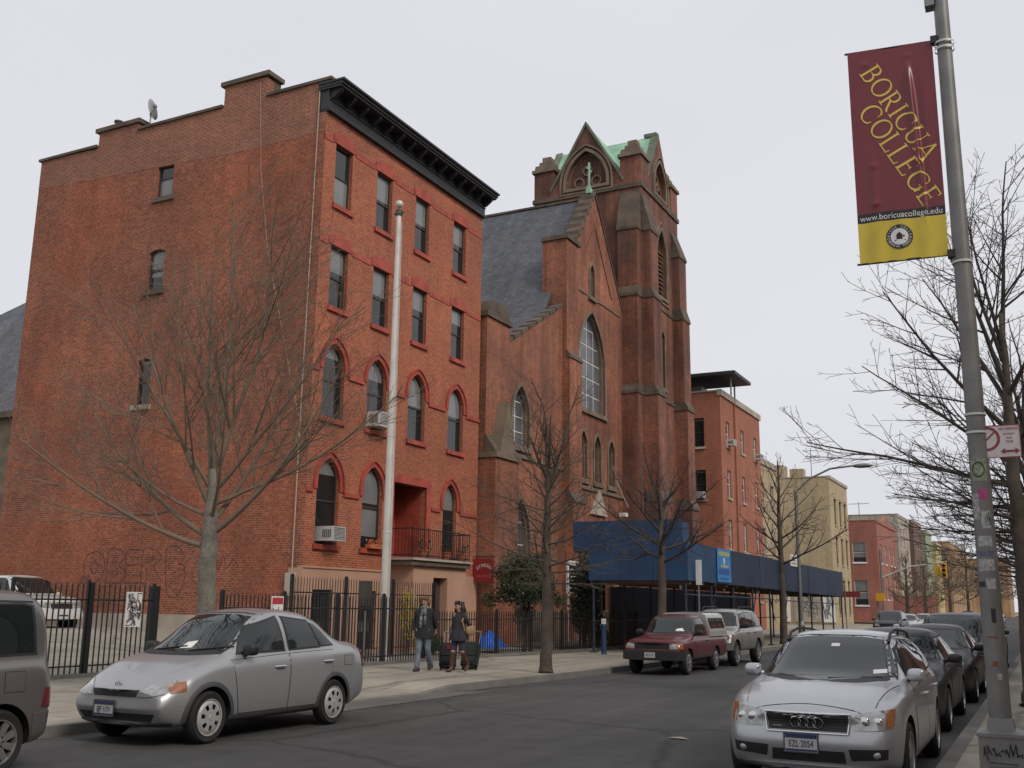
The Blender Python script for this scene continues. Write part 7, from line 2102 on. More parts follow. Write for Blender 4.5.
# 1 big vase-shaped tree in front of the red house
rnd = random.Random(21)
S1 = dict(seg=(.3, .22, .16, .12), wob=.055, lift=(.55, .25, .15, .08), tip=.22, rmin=.0032, levels=3, dens=(2.9, 4.8, 5.2, 4), ang=((22, 48), (25, 55), (25, 60), (30, 60)), minz=(-.05, -.15, -.3, -.4), ratio=(.56, .5, .46, .4))
S1['from'] = (.18, .15, .12, .1)
L1 = []
def spread(n, z0, z1, el0, el1, l0, l1, r0, r1, ph=0.0):
    for k in range(n):
        f = k / max(1, n - 1); a = ph + k * 2.399; el = radians(lerp(el0, el1, f) + rnd.uniform(-5, 5))
        L1.append(((0, 0, lerp(z0, z1, f)), (cos(a) * cos(el), sin(a) * cos(el), sin(el)), lerp(l0, l1, f) * rnd.uniform(.85, 1.15), lerp(r0, r1, f)))
ex = V((.685, -.728, 0)); rt_ = V((.889, .457, 0))       # towards camera / picture right
def dirn(side, toward, up): return tuple(rt_ * side + ex * toward + V((0, 0, up)))
L1 = [((0, 0, 2.5), dirn(-1, .1, .2), 3.2, .10), ((0, 0, 2.65), dirn(-.85, -.3, .45), 3.3, .10), ((0, 0, 2.7), dirn(.8, .25, .6), 3.0, .11), ((0, 0, 2.85), dirn(.55, -.4, .8), 3.3, .10),
      ((0, 0, 3.1), dirn(-.7, .35, .9), 3.2, .095), ((0, 0, 3.2), dirn(.95, .1, .35), 3.1, .075), ((0, 0, 3.3), dirn(-.2, -.3, 1.3), 3.8, .10), ((0, 0, 3.5), dirn(.22, .2, 1.3), 4.1, .10), ((0, 0, 3.7), dirn(0, 0, 1), 4.3, .10), ((0, 0, 3.0), dirn(-.95, -.15, .3), 2.3, .075), ((0, 0, 3.4), dirn(-.6, .1, 1.0), 3.3, .08), ((0, 0, 3.4), dirn(.8, .2, .9), 3.2, .08), ((0, 0, 2.9), dirn(.1, .9, .9), 2.6, .07), ((0, 0, 2.9), dirn(-.1, -.9, .9), 2.8, .07)]
tree((-12.35, 13.1, .1), 'large bare grey-barked tree with spreading limbs behind the small silver sedan', [(0, 0, 0), (.02, 0, .25), (.02, 0, 1.5), (0, 0, 2.6), (.0, 0, 3.8)], [.205, .16, .15, .135, .08], [(p, d, l * 1.16, r * .52) for p, d, l, r in L1], S1, 3, 'bark_grey', 'bark_twig', GT)
# 2 slender upright tree with level, slightly drooping side branches
S2 = dict(seg=(.25, .18, .14, .1), wob=.07, lift=(.14, .12, .1, .05), tip=.25, rmin=.0045, levels=2, dens=(5.5, 6.0, 5, 4), ang=((25, 60), (25, 60), (30, 60), (30, 60)), minz=(-.45, -.5, -.5, -.5), ratio=(.42, .45, .4, .4))
S2['from'] = (.15, .12, .1, .1)
def tiers(n, z0, z1, l0, l1, el0, el1, r0, r1, seed):
    q = random.Random(seed); out = []
    for k in range(n):
        f = k / (n - 1); a = k * 2.399 + q.uniform(-.3, .3); el = radians(lerp(el0, el1, f) + q.uniform(-8, 8))
        out.append(((0, 0, lerp(z0, z1, f)), (cos(a) * cos(el), sin(a) * cos(el), sin(el)), lerp(l0, l1, f) * q.uniform(.75, 1.15), lerp(r0, r1, f)))
    return out
S2B = dict(S2); S2B.update(wob=.11, lift=(.35, .2, .1, .05), dens=(5.0, 6.0, 5, 4))
q_ = random.Random(77)
LD = tiers(40, 2.2, 4.9, 2.3, 1.3, -8, 38, .03, .02, 4) + [((.0, 0, 4.3 + .1 * k), (cos(k * 2.4) * .35, sin(k * 2.4) * .35, 1), 2.6 - .12 * k, .045) for k in range(6)]
LD = [(p, (d[0], d[1], d[2] + q_.gauss(0, .15)), l * q_.uniform(.7, 1.25), r) for p, d, l, r in LD]
tree((-10.98, 23.35, .1), 'slim upright bare tree with thin level branches on the left pavement beside the couple', [(0, 0, 0), (0, 0, .2), (.04, .02, 1.6), (-.03, .03, 3.2), (.05, 0, 4.4), (.0, .04, 5.2)], [.19, .15, .13, .105, .075, .03], LD, S2B, 6, 'bark_dark', 'bark_twig_brown', GT)
# 3 low spreading tree behind the pickup
S3 = dict(S2); S3.update(lift=(.45, .2, .1, .05), dens=(3.6, 4.5, 4, 4), levels=2, ratio=(.5, .45, .4, .4))
tree((-10.95, 31.9, .1), 'bare tree with spreading arched branches standing before the blue shed behind the maroon pickup', [(0, 0, 0), (0, 0, .2), (0, .02, 2), (0, 0, 3.7), (.02, 0, 5.2)], [.19, .15, .13, .11, .05], tiers(16, 3.0, 5.0, 3.1, 1.8, 12, 55, .06, .035, 9), S3, 8, 'bark_dark', 'bark_darktwig', GT)
# 4 tree past the shed
S4 = dict(S3); S4.update(levels=2, dens=(2.6, 3.4, 3, 3), rmin=.008)
tree((-10.9, 48.6, .1), 'bare upright tree growing through the shed line before the tan building', [(0, 0, 0), (0, 0, .3), (0, .02, 3), (0, 0, 5.5), (.05, 0, 8.4)], [.22, .17, .14, .1, .02], tiers(20, 3.6, 8.0, 3.4, 1.0, 18, 62, .06, .02, 12), S4, 14, 'bark_dark', 'bark_darktwig', GT)
# 5.. far trees
S5 = dict(S4); S5.update(levels=2, dens=(3.4, 3.6, 2, 2), rmin=.022, seg=(.5, .4, .3, .3))
for i, (x, y, h, lab) in enumerate(((-11.0, 97, 6.2, 'small bare tree in front of the far red corner house'), (-11.0, 112, 6.4, 'dark bare tree at the left kerb short of the crossing, before the beige building'), (-11.0, 141, 8.5, 'bare rounded tree past the crossing, between the red house and the brown building'), (-9.5, 150, 10.5, 'broad dense bare tree before the orange building at the far end'), (-7.2, 168, 11.0, 'bare tree farthest down the street in front of the low orange building'))):
    tree((x, y, .1), lab, [(0, 0, 0), (0, 0, h * .25), (0, .02, h * .5), (.05, 0, h)], [.24, .19, .14, .03], tiers(22, h * .28, h * .95, h * .42, h * .15, 15, 62, .07, .03, 30 + i), S5, 40 + i, 'bark_dark', 'bark_twig', 'bare trees far down the street')
# right-hand tree behind the lamp post
SR = dict(seg=(.35, .25, .18, .14), wob=.06, lift=(.16, .12, .08, .05), tip=.2, rmin=.0044, levels=3, dens=(3.0, 4.4, 5.0, 3), ang=((25, 55), (25, 60), (30, 65), (30, 60)), minz=(-.1, -.25, -.4, -.5), ratio=(.5, .48, .45, .4))
SR['from'] = (.15, .12, .1, .1)
RL = [((0, 0, 3.8), (-1, -.1, .16), 3.5, .085), ((0, 0, 4.3), (-.85, .25, .6), 3.2, .08), ((0, 0, 4.8), (-.65, -.25, .85), 3.2, .09), ((0, 0, 5.3), (-.5, .3, .95), 3.2, .085), ((0, 0, 5.6), (-.28, -.2, 1), 3.4, .09), ((0, 0, 6.1), (-.3, 0, 1), 3.2, .08), ((0, 0, 6.3), (0.05, .1, 1), 3.6, .09), ((0, 0, 4.6), (.8, .3, .6), 3.4, .08), ((0, 0, 5.4), (.5, -.3, .9), 3.4, .08), ((0, 0, 4.2), (-.5, .8, .5), 3.2, .08), ((0, 0, 3.4), (-.75, .5, .2), 2.8, .07), ((0, 0, 3.2), (-.6, -.5, .15), 2.4, .06), ((0, 0, 6.3), (-.15, .25, 1), 3.2, .07), ((0, 0, 4.4), (.3, -.9, .5), 3.2, .07), ((0, 0, 3.0), (-.8, .1, .05), 2.0, .05)] + [((0, 0, 2.2 + .08 * k), (-.7 - .3 * cos(k * 1.9), sin(k * 2.4) * .8, .02 + .05 * (k % 4)), 1.6 + .1 * (k % 5), .03) for k in range(24)]
tree((-.38, 20.4, .1), 'dark bare tree with long reaching limbs behind the lamp post at the right', [(0, 0, 0), (0, 0, .3), (.02, 0, 2.5), (0, .02, 4.6), (.03, 0, 7)], [.22, .17, .14, .10, .04], [(p, d, l * 1.05, r * .6) for p, d, l, r in RL], SR, 17, 'bark_dark', 'bark_darktwig', 'bare trees on the right pavement')
RL2 = [(p, (d[0] * .8, d[1], d[2]), L_ * .8, r) for p, d, L_, r in RL]
tree((-.2, 29, .1), 'second dark bare tree farther along the right pavement, tangled behind the first', [(0, 0, 0), (0, 0, .3), (.02, 0, 2.5), (0, .02, 4.6), (.03, 0, 6.8)], [.22, .16, .13, .1, .05], [(p, d, l, r * .6) for p, d, l, r in RL2], SR, 23, 'bark_dark', 'bark_darktwig', 'bare trees on the right pavement')
tree((-.3, 40, .1), 'third dark bare tree on the right pavement, its twigs seen low beside the lamp post', [(0, 0, 0), (0, 0, .3), (.02, 0, 2.5), (0, .02, 4.6), (.03, 0, 6.8)], [.26, .2, .17, .14, .08], RL2, S4, 29, 'bark_dark', 'bark_darktwig', 'bare trees on the right pavement')

# evergreen shrubs
def shrub(name, loc, label, cat, blobs, leaf, n, size, stems, seed):
    rnd = random.Random(seed); t = thing(name, loc, label, cat)
    mb = MB()
    for a, b, r in stems: 
        m = V(a).lerp(V(b), .5) + V((rnd.gauss(0, .06), rnd.gauss(0, .06), 0)); mb.tube([a, m, b], [r, r * .8, r * .4], 7)
    mb.build('stem', M['bark_dark'], t)
    mb = MB(); tot = sum(b[1][0] * b[1][1] * b[1][2] for b in blobs)
    for c, r in blobs:
        for _ in range(int(n * r[0] * r[1] * r[2] / tot)):
            d = V((rnd.gauss(0, 1), rnd.gauss(0, 1), rnd.gauss(0, 1))).normalized(); q = rnd.random() ** .45 * rnd.uniform(.75, 1.12)
            p = V(c) + V((d.x * r[0], d.y * r[1], d.z * r[2])) * q
            e = (d + V((rnd.gauss(0, .8), rnd.gauss(0, .8), rnd.gauss(0, .8)))).normalized(); s_ = size * rnd.uniform(.6, 1.3)
            f = e.cross(V((rnd.gauss(0, 1), rnd.gauss(0, 1), rnd.gauss(0, 1)))).normalized() * s_ * .5
            mb.face([p - e * s_, p + f, p + e * s_, p - f])
    mb.build('foliage', M[leaf], t)
    return t
bl = [((0, 0, 2.3), (1.15, .95, .8)), ((-.8, .5, 2.0), (.6, .6, .5)), ((.75, -.3, 2.1), (.65, .6, .55)), ((-.2, -.3, 3.0), (.6, .6, .5)), ((.3, .3, 3.05), (.5, .5, .45)), ((0, 0, 1.3), (.45, .45, .5)), ((1.15, .3, 1.75), (.4, .4, .3)), ((-1.2, -.3, 1.75), (.4, .4, .35)), ((-.9, -.2, 2.7), (.4, .4, .3))]
shrub('evergreen_shrub', (-16.3, 32.9, .15), 'round-headed dark evergreen shrub on a short trunk beside the dark red hanging sign', 'shrub', bl, 'leaf_holly', 13000, .045, [((0, 0, 0), (0, 0, 1.6), .09), ((0, 0, .6), (.1, -.7, 2), .05), ((0, 0, .6), (-.1, .7, 2), .05)], 2)
bl = [((0, 0, 2.0), (.7, .6, 1.4)), ((.1, -.5, 1.3), (.5, .5, .8)), ((-.1, .4, 2.6), (.5, .5, 1.1)), ((0, .3, 1.2), (.6, .7, .9))]
shrub('yew_tree', (-15.35, 36.0, .15), 'tall very dark evergreen under the raised blue screen of the shed', 'shrub', bl, 'leaf_yew', 11000, .05, [((0, 0, 0), (0, 0, 2.5), .1), ((0, 0, .4), (.2, -.3, 1.6), .06)], 5)
bl = [((0, 0, 1.2), (.3, .45, .75)), ((.05, -.25, 1.7), (.2, .25, .4)), ((0, .3, .7), (.25, .3, .4))]
shrub('forsythia', (-17.2, 26.9, .15), 'yellow flowering forsythia bush behind the fence left of the man', 'shrub', bl, 'leaf_yellow', 1500, .03, [((0, 0, 0), (0, -.2, 1.9), .015), ((0, 0, 0), (.1, .2, 1.7), .015), ((0, 0, 0), (-.1, .35, 1.3), .012), ((0, 0, 0), (.1, -.45, 1.4), .012)], 7)
for i, (y, lab) in enumerate(((28.2, 'low brown clipped bush behind the fence, directly behind the man'), (40.2, 'low dark bush in the churchyard right of the evergreen shrub'))):
    bl = [((0, 0, .4), (.4, .6, .4)), ((.1, .5, .35), (.3, .4, .3))]
    shrub('bush', (-17.4 if i == 0 else -16.6, y, .15), lab, 'shrub', bl, 'leaf_yew', 1500, .04, [((0, 0, 0), (0, .2, .5), .02), ((0, 0, 0), (0, -.2, .5), .02)], 50 + i)
# ================================================================== PEOPLE
def skinned(verts, edges, root, sub=2):
    """verts: list of (x,y,z,r)"""
    me = bpy.data.meshes.new('body'); me.from_pydata([v[:3] for v in verts], edges, [])
    o = bpy.data.objects.new('tmp', me); COL.objects.link(o)
    o.modifiers.new('skin', 'SKIN'); 
    sv = me.skin_vertices[0].data
    for i, v in enumerate(verts):
        r = v[3]; sv[i].radius = r if isinstance(r, tuple) else (r, r); sv[i].use_root = (i == root)
    m = o.modifiers.new('s', 'SUBSURF'); m.levels = sub; m.render_levels = sub
    bpy.context.view_layer.update()
    r = bpy.data.meshes.new_from_object(o.evaluated_get(bpy.context.evaluated_depsgraph_get()))
    bpy.data.objects.remove(o)
    for p in r.polygons: p.use_smooth = True
    return r
def add_skin(name, verts, edges, root, m, parent, sub=2):
    me = skinned(verts, edges, root, sub); me.name = name; me.materials.clear(); me.materials.append(m)
    return link(name, me, parent)
M['skin'] = mat('skin', (.42, .25, .18), .55, var=.05); M['hair_fair'] = mat('hair_fair', (.16, .085, .04), .6, var=.3, vs=30); M['hair_dark'] = mat('hair_dark', (.025, .015, .012), .5, var=.2, vs=30)
M['coat_black'] = mat('coat_black', (.014, .014, .016), .85, var=.2, vs=6); M['coat_grey'] = mat('coat_dark', (.022, .024, .026), .8, var=.25, vs=8)
M['jeans'] = mat('jeans', (.13, .16, .20), .85, var=.4, vs=6); M['jeans_dark'] = mat('jeans_dark', (.03, .04, .07), .85, var=.25, vs=6)
M['boot_brown'] = mat('boot_brown', (.07, .028, .018), .5, var=.2); M['shoe'] = mat('shoe_brown', (.04, .026, .018), .5, var=.2); M['case_black'] = mat('suitcase_black', (.012, .012, .013), .7, var=.2, vs=9); M['case_green'] = mat('suitcase_dark_green', (.014, .02, .017), .7, var=.2, vs=9)
M['scarf'] = mat('scarf_grey', (.14, .145, .16), .9, var=.7, vs=14); M['lip'] = mat('lip', (.33, .12, .1), .5, var=0); M['eye'] = mat('eye_dark', (.02, .015, .012), .2, var=0); M['bag_tan'] = mat('bag_tan', (.32, .2, .11), .7, var=.1)

def hand(v, e, wrist, dirv, side, thumb_dir, curl=.5, k=1.0):
    """palm, four unequal bent fingers and a thumb, grown on to vertex index wrist"""
    d = V(dirv).normalized(); t = V(thumb_dir).normalized(); pn = d.cross(t).normalized()
    w = V(v[wrist][:3])
    def add(p, r, frm): v.append((p.x, p.y, p.z, r)); e.append((frm, len(v) - 1)); return len(v) - 1
    palm = add(w + d * .045 * k, (.03 * k, .02 * k), wrist)
    kn = w + d * .08 * k
    for j, ln in enumerate((.068, .076, .07, .055)):
        b = kn + t * (.028 - .0185 * j) * k
        i0 = add(b, .0095 * k, palm)
        d1 = (d * cos(curl * .6) + pn * sin(curl * .6) * side).normalized(); d2 = (d * cos(curl * 1.9) + pn * sin(curl * 1.9) * side).normalized(); d3 = (d * cos(curl * 3) + pn * sin(curl * 3) * side).normalized()
        i1 = add(b + d1 * ln * .45 * k, .0088 * k, i0); p2 = V(v[i1][:3]) + d2 * ln * .33 * k; i2 = add(p2, .008 * k, i1); add(p2 + d3 * ln * .25 * k, .0065 * k, i2)
    tb = add(w + d * .025 * k + t * .034 * k, .012 * k, palm)
    p = V(v[tb][:3]) + (d * .7 + t * .5 + pn * .3 * side).normalized() * .035 * k; t1 = add(p, .0105 * k, tb); add(p + (d * .9 + t * .1 + pn * .4 * side).normalized() * .028 * k, .008 * k, t1)

def person(loc, rz, J, label, head_turn=0.0, sc=1.0):
    """J: joint table, figure faces -Y; builds one continuous body"""
    t = thing('person', loc, label, 'person', 'people walking on the left pavement', rz)
    v = []; e = []; ix = {}
    def add(n, p, r, frm=None):
        v.append((*p, r)); ix[n] = len(v) - 1
        if frm: e.append((ix[frm], ix[n]))
    add('pelvis', J['pelvis'], (.15, .11)); add('waist', J['waist'], (.13, .10), 'pelvis'); add('chest', J['chest'], (.155, .11), 'waist'); add('neckb', J['neckb'], (.08, .07), 'chest')
    add('neck', J['neck'], .05, 'neckb'); add('jaw', J['jaw'], (.062, .07), 'neck'); add('head', J['head'], (.078, .095), 'jaw'); add('crown', J['crown'], (.055, .07), 'head')
    for s_ in 'LR':
        add('sh' + s_, J['sh' + s_], .058, 'chest'); add('ua' + s_, tuple(lerp(a, b, .5) for a, b in zip(J['sh' + s_], J['el' + s_])), .047, 'sh' + s_); add('el' + s_, J['el' + s_], .04, 'ua' + s_); add('wr' + s_, J['wr' + s_], .027, 'el' + s_)
        add('hip' + s_, J['hip' + s_], .092, 'pelvis'); add('th' + s_, tuple(lerp(a, b, .5) for a, b in zip(J['hip' + s_], J['kn' + s_])), .08, 'hip' + s_); add('kn' + s_, J['kn' + s_], .057, 'th' + s_); add('ca' + s_, tuple(lerp(a, b, .35) + c for a, b, c in zip(J['kn' + s_], J['an' + s_], (0, .015, 0))), .055, 'kn' + s_); add('an' + s_, J['an' + s_], .038, 'ca' + s_); add('to' + s_, J['to' + s_], (.026, .016), 'an' + s_)
    for s_, sd in (('L', 1), ('R', -1)):
        d = V(J['wr' + s_]) - V(J['el' + s_]); hand(v, e, ix['wr' + s_], d, sd * J.get('curlside', 1), V((0, -1, 0)) - d.normalized() * V((0, -1, 0)).dot(d.normalized()), J.get('curl' + s_, .45))
    b = add_skin('body', v, e, 0, M['skin'], t)
    hc = V(J['head']); R = Matrix.Rotation(head_turn, 4, 'Z')
    # face
    fz = MB(); fz.smooth = True
    fz.ellipsoid(hc + R @ V((0, -.098, -.028)), (.013, .02, .022), 8, 6); fz.build('nose', M['skin'], t)
    fz = MB(); fz.smooth = True
    for s_ in (-1, 1): fz.ellipsoid(hc + R @ V((s_ * .031, -.088, .002)), (.012, .008, .007), 8, 6)
    for s_ in (-1, 1): fz.ellipsoid(hc + R @ V((s_ * .031, -.092, .02)), (.018, .006, .004), 8, 6)
    fz.build('eye', M['eye'], t)
    fz = MB(); fz.smooth = True; fz.ellipsoid(hc + R @ V((0, -.086, -.066)), (.024, .008, .008), 8, 6); fz.build('mouth', M['lip'], t)
    fz = MB(); fz.smooth = True
    for s_ in (-1, 1): fz.ellipsoid(hc + R @ V((s_ * .082, .005, -.012)), (.012, .022, .032), 8, 6)
    fz.build('ear', M['skin'], t)
    return t, R, hc
def garment(t, name, J, parts, m, root=0):
    v = []; e = []; ix = {}
    for n, p, r, frm in parts:
        v.append((*p, r)); ix[n] = len(v) - 1
        if frm: e.append((ix[frm], ix[n]))
    return add_skin(name, v, e, root, m, t)
def loft(t, name, rings, m):
    mb = MB(); mb.smooth = True; n = 24
    vs = [(rx * cos(2 * pi * k / n) * (1 + .03 * sin(k * 5.0)), yo + ry * sin(2 * pi * k / n) * (1 + .03 * sin(k * 5.0)), z) for z, rx, ry, yo in rings for k in range(n)]
    mb.mesh(vs, [(i * n + k, i * n + (k + 1) % n, i * n + n + (k + 1) % n, i * n + n + k) for i in range(len(rings) - 1) for k in range(n)] + [tuple(range(n))])
    return mb.build(name, m, t)
def mid(a, b, f=.5): return tuple(lerp(x, y, f) for x, y in zip(a, b))
# man: walking towards the camera, case trailing from his left hand
J = dict(pelvis=(0, 0, .96), waist=(0, -.01, 1.14), chest=(0, -.01, 1.34), neckb=(0, 0, 1.47), neck=(0, -.01, 1.53), jaw=(0, -.03, 1.585), head=(0, -.025, 1.655), crown=(0, -.01, 1.73),
    shL=(.18, .0, 1.42), elL=(.235, .09, 1.16), wrL=(.24, .22, .96), shR=(-.18, .0, 1.42), elR=(-.25, .02, 1.14), wrR=(-.24, -.06, .90),
    hipL=(.09, 0, .91), knL=(.11, -.04, .50), anL=(.12, .20, .13), toL=(.13, .10, .035), hipR=(-.09, 0, .91), knR=(-.10, -.14, .50), anR=(-.11, -.20, .085), toR=(-.12, -.34, .035), curlL=.7)
J['anL'] = (.12, .22, .16); J['toL'] = (.125, .13, .04)
t, R, hc = person((-13.72, 22.15, .13), radians(18), J, 'man with fair hair in black jacket, grey scarf and faded jeans pulling a suitcase')
garment(t, 'jacket', J, [('w', (0, -.01, 1.06), (.185, .13), None), ('c', (0, -.01, 1.33), (.195, .14), 'w'), ('n', (0, .01, 1.46), (.10, .085), 'c')] +
    [q for s_ in 'LR' for q in (('s' + s_, J['sh' + s_], .075, 'c'), ('e' + s_, J['el' + s_], .058, 's' + s_), ('f' + s_, mid(J['el' + s_], J['wr' + s_], .85), .046, 'e' + s_))], M['coat_black'])
loft(t, 'coat_skirt', [(.80, .25, .20, -.015), (.82, .25, .20, -.015), (.95, .245, .195, -.015), (1.1, .21, .155, -.01), (1.25, .2, .142, -.01), (1.36, .185, .13, -.005), (1.44, .13, .1, .0), (1.48, .085, .08, .0)], M['coat_black'])
garment(t, 'jeans', J, [('p', (0, 0, .95), (.165, .125), None)] + [q for s_ in 'LR' for q in (('h' + s_, J['hip' + s_], .105, 'p'), ('t' + s_, mid(J['hip' + s_], J['kn' + s_]), .093, 'h' + s_), ('k' + s_, J['kn' + s_], .075, 't' + s_), ('c' + s_, mid(J['kn' + s_], J['an' + s_]), .072, 'k' + s_), ('a' + s_, mid(J['kn' + s_], J['an' + s_], 1.12), .08, 'c' + s_))], M['jeans'])
for s_ in 'LR':
    an, to = J['an' + s_], J['to' + s_]
    garment(t, 'shoe', J, [('a', (an[0], an[1] + .02, an[2] - .01), .062, None), ('h', (an[0], an[1] + .04, an[2] - .045), (.058, .046), 'a'), ('m', mid((an[0], an[1], an[2] - .045), to), (.064, .05), 'a'), ('t', (to[0], to[1] - .05, to[2]), (.058, .042), 'm')], M['shoe'])
mb = MB(); mb.smooth = True
for a, b_, r in (((-.02, -.075, 1.50), (-.05, -.15, 1.3), .035), ((-.05, -.15, 1.3), (-.06, -.17, 1.02), .032), ((.03, -.08, 1.5), (.05, -.155, 1.3), .035), ((.05, -.155, 1.3), (.05, -.17, 1.1), .032)): mb.tube([a, mid(a, b_), b_], [r, r * 1.1, r], 10)
mb.tube([(.085 * cos(k * pi / 6), -.005 + .075 * sin(k * pi / 6), 1.51) for k in range(13)], .04, 10)
mb.build('scarf', M['scarf'], t)
def hairdo(t, hc, m, R, long_=False, seed=1):
    mb = MB(); mb.smooth = True; rnd = random.Random(seed)
    mb.ellipsoid(hc + V((0, .022, .026)), (.09, .088, .08), 20, 12)
    for k in range(70):
        a = rnd.uniform(-pi * .05, pi * 1.05); top = rnd.uniform(.02, .11)
        p = hc + V((.09 * cos(a), .02 + .1 * sin(a), top)); ln = rnd.uniform(.1, .16) if not long_ else rnd.uniform(.22, .38)
        q = p + V((.03 * cos(a), .03 * sin(a), -ln * .6)); w = p + V((.02 * cos(a) + rnd.gauss(0, .012), .03 * sin(a) + rnd.gauss(0, .012), -ln))
        mb.tube([p, q, w], [.02, .022, .006], 6)
    for k in range(14):
        x = lerp(-.07, .07, k / 13); mb.tube([hc + V((x * .7, -.02, .118)), hc + R @ V((x, -.075, .095)), hc + R @ V((x * 1.25, -.088, .058 - .008 * (k % 3)))], [.018, .014, .005], 6)
    return mb.build('hair', m, t)
hairdo(t, hc, M['hair_fair'], R, False, 2)
# suitcases
def suitcase(loc, rz, label, m, lean, w, h, d, tagc):
    t = thing('suitcase', loc, label, 'suitcase', 'wheeled suitcases', rz)
    Rl = Matrix.Rotation(lean, 4, 'X')
    bm = bmesh.new(); bmesh.ops.create_cube(bm, size=1, matrix=Rl @ Matrix.Translation((0, 0, h / 2 + .06)) @ Matrix.Diagonal((w, d, h, 1)))
    bmesh.ops.bevel(bm, geom=list(bm.edges), offset=.055, segments=4, affect='EDGES'); me = bpy.data.meshes.new('case'); bm.to_mesh(me); bm.free(); me.materials.append(m); finish(me, 50, uv=False)
    link('case', me, t)
    mb = MB()
    for z in (.25, .5): mb.box(-w / 2 + .05, w / 2 - .05, -d / 2 - .03, -d / 2 + .01, h * z, h * z + h * .22, M=Rl)
    mb.box(-w / 2 - .004, w / 2 + .004, -.01, .01, .1, h + .02, M=Rl)
    mb.build('pocket', m, t)
    mb = MB()
    for x in (-w * .28, w * .28): mb.tube([Rl @ V((x, d * .4, h + .04)), Rl @ V((x, d * .4, h + .42))], .009, 6)
    mb.tube([Rl @ V((-w * .28, d * .4, h + .42)), Rl @ V((w * .28, d * .4, h + .42))], .016, 8); mb.build('pull_handle', M['metal_grey'], t)
    for x in (-w * .4, w * .4):
        mb = MB(); mb.lathe([(0, x - .02), (.045, x - .02), (.045, x + .02), (0, x + .02)], 14, (0, d * .38, .045), 'X'); mb.build('wheel', M['rubber'], t)
    if tagc:
        mb = MB(); p = Rl @ V((.02, -d / 2 - .04, h * .86)); mb.box(p.x - .05, p.x + .05, p.y - .02, p.y, p.z - .06, p.z + .05); mb.box(p.x + .06, p.x + .13, p.y - .02, p.y, p.z - .02, p.z + .06, 1); mb.build('luggage_tag', [M['sign_red'], M['white_paint']], t)
    return t
suitcase((-13.45, 22.85, .13), radians(28), 'black suitcase with red and white tag pulled behind the man', M['case_black'], radians(-24), .42, .62, .27, True)
# woman: turned to the left of the picture
J = dict(pelvis=(0, 0, .92), waist=(0, -.01, 1.08), chest=(0, -.01, 1.26), neckb=(0, 0, 1.385), neck=(0, -.01, 1.44), jaw=(0, -.03, 1.485), head=(0, -.025, 1.55), crown=(0, -.01, 1.62),
    shL=(.155, .0, 1.34), elL=(.23, .10, 1.12), wrL=(.21, .24, 1.0), shR=(-.155, .0, 1.34), elR=(-.22, .03, 1.08), wrR=(-.19, -.10, .90),
    hipL=(.085, 0, .88), knL=(.09, .02, .48), anL=(.09, .24, .16), toL=(.10, .15, .035), hipR=(-.085, 0, .88), knR=(-.08, -.12, .48), anR=(-.08, -.16, .085), toR=(-.08, -.29, .035), curlL=.7)
t, R, hc = person((-12.85, 22.35, .13), radians(-12), J, 'woman with long dark hair in a dark coat, short skirt and tall brown boots', radians(-25))
garment(t, 'coat', J, [('w', (0, -.01, 1.02), (.155, .115), None), ('c', (0, -.01, 1.25), (.17, .125), 'w'), ('n', (0, .01, 1.38), (.085, .075), 'c')] +
    [q for s_ in 'LR' for q in (('s' + s_, J['sh' + s_], .068, 'c'), ('e' + s_, J['el' + s_], .052, 's' + s_), ('f' + s_, mid(J['el' + s_], J['wr' + s_], .85), .042, 'e' + s_))], M['coat_grey'])
loft(t, 'coat_skirt', [(.74, .245, .2, -.01), (.76, .245, .2, -.01), (.9, .235, .19, -.01), (1.04, .165, .125, -.01), (1.18, .175, .13, -.01), (1.28, .165, .12, -.005), (1.36, .11, .09, .0), (1.42, .07, .068, .0)], M['coat_grey'])
mb = MB(); mb.smooth = True; mb.ellipsoid((.27, .12, .98), (.07, .15, .11), 14, 10, e=.7); mb.build('handbag', M['bag_tan'], t)
garment(t, 'skirt', J, [('p', (0, 0, .88), (.17, .13), None)] + [q for s_ in 'LR' for q in (('h' + s_, J['hip' + s_], .105, 'p'), ('t' + s_, mid(J['hip' + s_], J['kn' + s_], .5), .095, 'h' + s_), ('k' + s_, mid(J['hip' + s_], J['kn' + s_], 1.0), .075, 't' + s_))], M['jeans_dark'])
for s_ in 'LR':
    an, to, kn = J['an' + s_], J['to' + s_], J['kn' + s_]
    garment(t, 'boot', J, [('k', mid(kn, an, -.05), .075, None), ('c', mid(kn, an, .4), .064, 'k'), ('a', (an[0], an[1] + .01, an[2]), .06, 'c'), ('m', mid((an[0], an[1], an[2] - .045), to), (.058, .048), 'a'), ('t', (to[0], to[1] - .045, to[2]), (.052, .04), 'm')], M['boot_brown'])
hairdo(t, hc, M['hair_dark'], R, True, 5)
mb = MB(); mb.tube([(.15, .05, 1.38), (.18, -.1, 1.2), (.2, .0, .95)], .02, 6); mb.tube([(.15, .05, 1.38), (.17, .14, 1.2), (.2, .1, .98)], .02, 6); mb.build('bag_strap', M['bag_tan'], t)
suitcase((-13.0, 23.1, .13), radians(8), 'dark green suitcase pulled behind the woman', M['case_green'], radians(-26), .42, .66, .26, False)
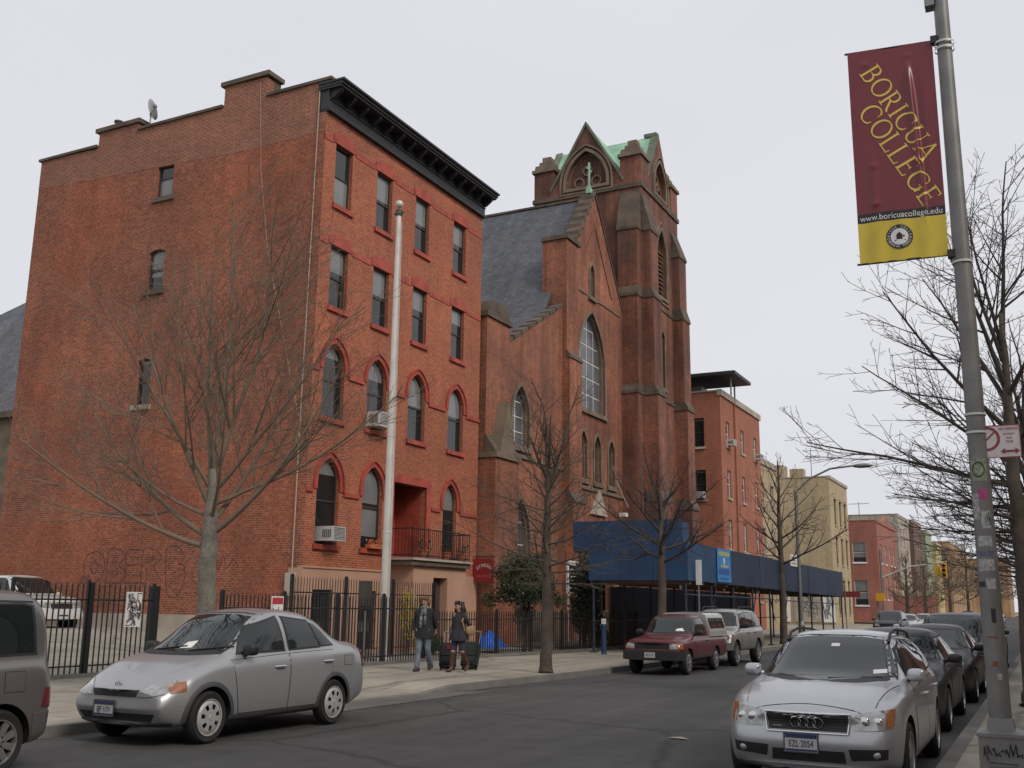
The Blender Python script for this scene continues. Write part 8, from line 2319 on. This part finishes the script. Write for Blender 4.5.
# ================================================================== SKY, SUN, CAMERA
w = bpy.data.worlds.new('World'); SC.world = w; w.use_nodes = True
nt = w.node_tree; N = nt.nodes; L = nt.links; bg = N['Background']
SUN = V((.80, -.34, .72)).normalized()
sky = N.new('ShaderNodeTexSky'); sky.sky_type = 'NISHITA'; sky.sun_disc = False
sky.sun_elevation = math.asin(SUN.z); sky.sun_rotation = atan2(SUN.x, SUN.y); sky.dust_density = 4; sky.air_density = 1.2
hs = N.new('ShaderNodeHueSaturation'); hs.inputs['Saturation'].default_value = .25
L.new(sky.outputs[0], hs.inputs['Color'])
# a bright even cloud layer with faint structure
tc = N.new('ShaderNodeTexCoord'); nz = N.new('ShaderNodeTexNoise'); nz.inputs['Scale'].default_value = 1.6; nz.inputs['Detail'].default_value = 5
mp = N.new('ShaderNodeMapping'); mp.inputs['Scale'].default_value = (1, 1, 2.2); L.new(tc.outputs['Generated'], mp.inputs['Vector']); L.new(mp.outputs[0], nz.inputs['Vector'])
cr = N.new('ShaderNodeMix'); cr.data_type = 'RGBA'; cr.inputs[6].default_value = (7.45, 7.55, 8.25, 1); cr.inputs[7].default_value = (8.1, 8.15, 8.55, 1)
mr = N.new('ShaderNodeMapRange'); mr.inputs['From Min'].default_value = .3; mr.inputs['From Max'].default_value = .7; L.new(nz.outputs['Fac'], mr.inputs['Value']); L.new(mr.outputs[0], cr.inputs['Factor'])
mx = N.new('ShaderNodeMix'); mx.data_type = 'RGBA'; mx.inputs['Factor'].default_value = .9
L.new(hs.outputs[0], mx.inputs[6]); L.new(cr.outputs[2], mx.inputs[7]); L.new(mx.outputs[2], bg.inputs['Color'])
bg.inputs['Strength'].default_value = .1
sl = bpy.data.lights.new('sun', 'SUN'); sl.energy = 1.7; sl.angle = radians(18); sl.color = (1, .93, .83)
so = bpy.data.objects.new('sun', sl); COL.objects.link(so); so.rotation_euler = SUN.to_track_quat('Z', 'Y').to_euler()
cam = bpy.data.cameras.new('camera'); co = bpy.data.objects.new('camera', cam); COL.objects.link(co)
F_, PITCH, ROLL, YAW, HC = 1030.0, 12.1, .7, 27.2, 1.73
p_, y_, r_ = radians(PITCH), radians(YAW), radians(ROLL)
fw = V((-sin(y_) * cos(p_), cos(y_) * cos(p_), sin(p_))); rt0 = V((cos(y_), sin(y_), 0)); up0 = V((sin(y_) * sin(p_), -cos(y_) * sin(p_), cos(p_)))
rt = rt0 * cos(r_) + up0 * sin(r_); up = up0 * cos(r_) - rt0 * sin(r_)
mt = Matrix((rt, up, -fw)).transposed().to_4x4(); mt.translation = V((0, 0, HC)); co.matrix_world = mt
cam.sensor_width = 36; cam.lens = 36 * F_ / 1024; cam.clip_start = .1; cam.clip_end = 3000
SC.camera = co
SC.render.engine = 'CYCLES'
SC.view_settings.view_transform = 'Standard'; SC.view_settings.look = 'None'; SC.view_settings.exposure = 0; SC.view_settings.gamma = 1
SC.render.resolution_x = 1024; SC.render.resolution_y = 768
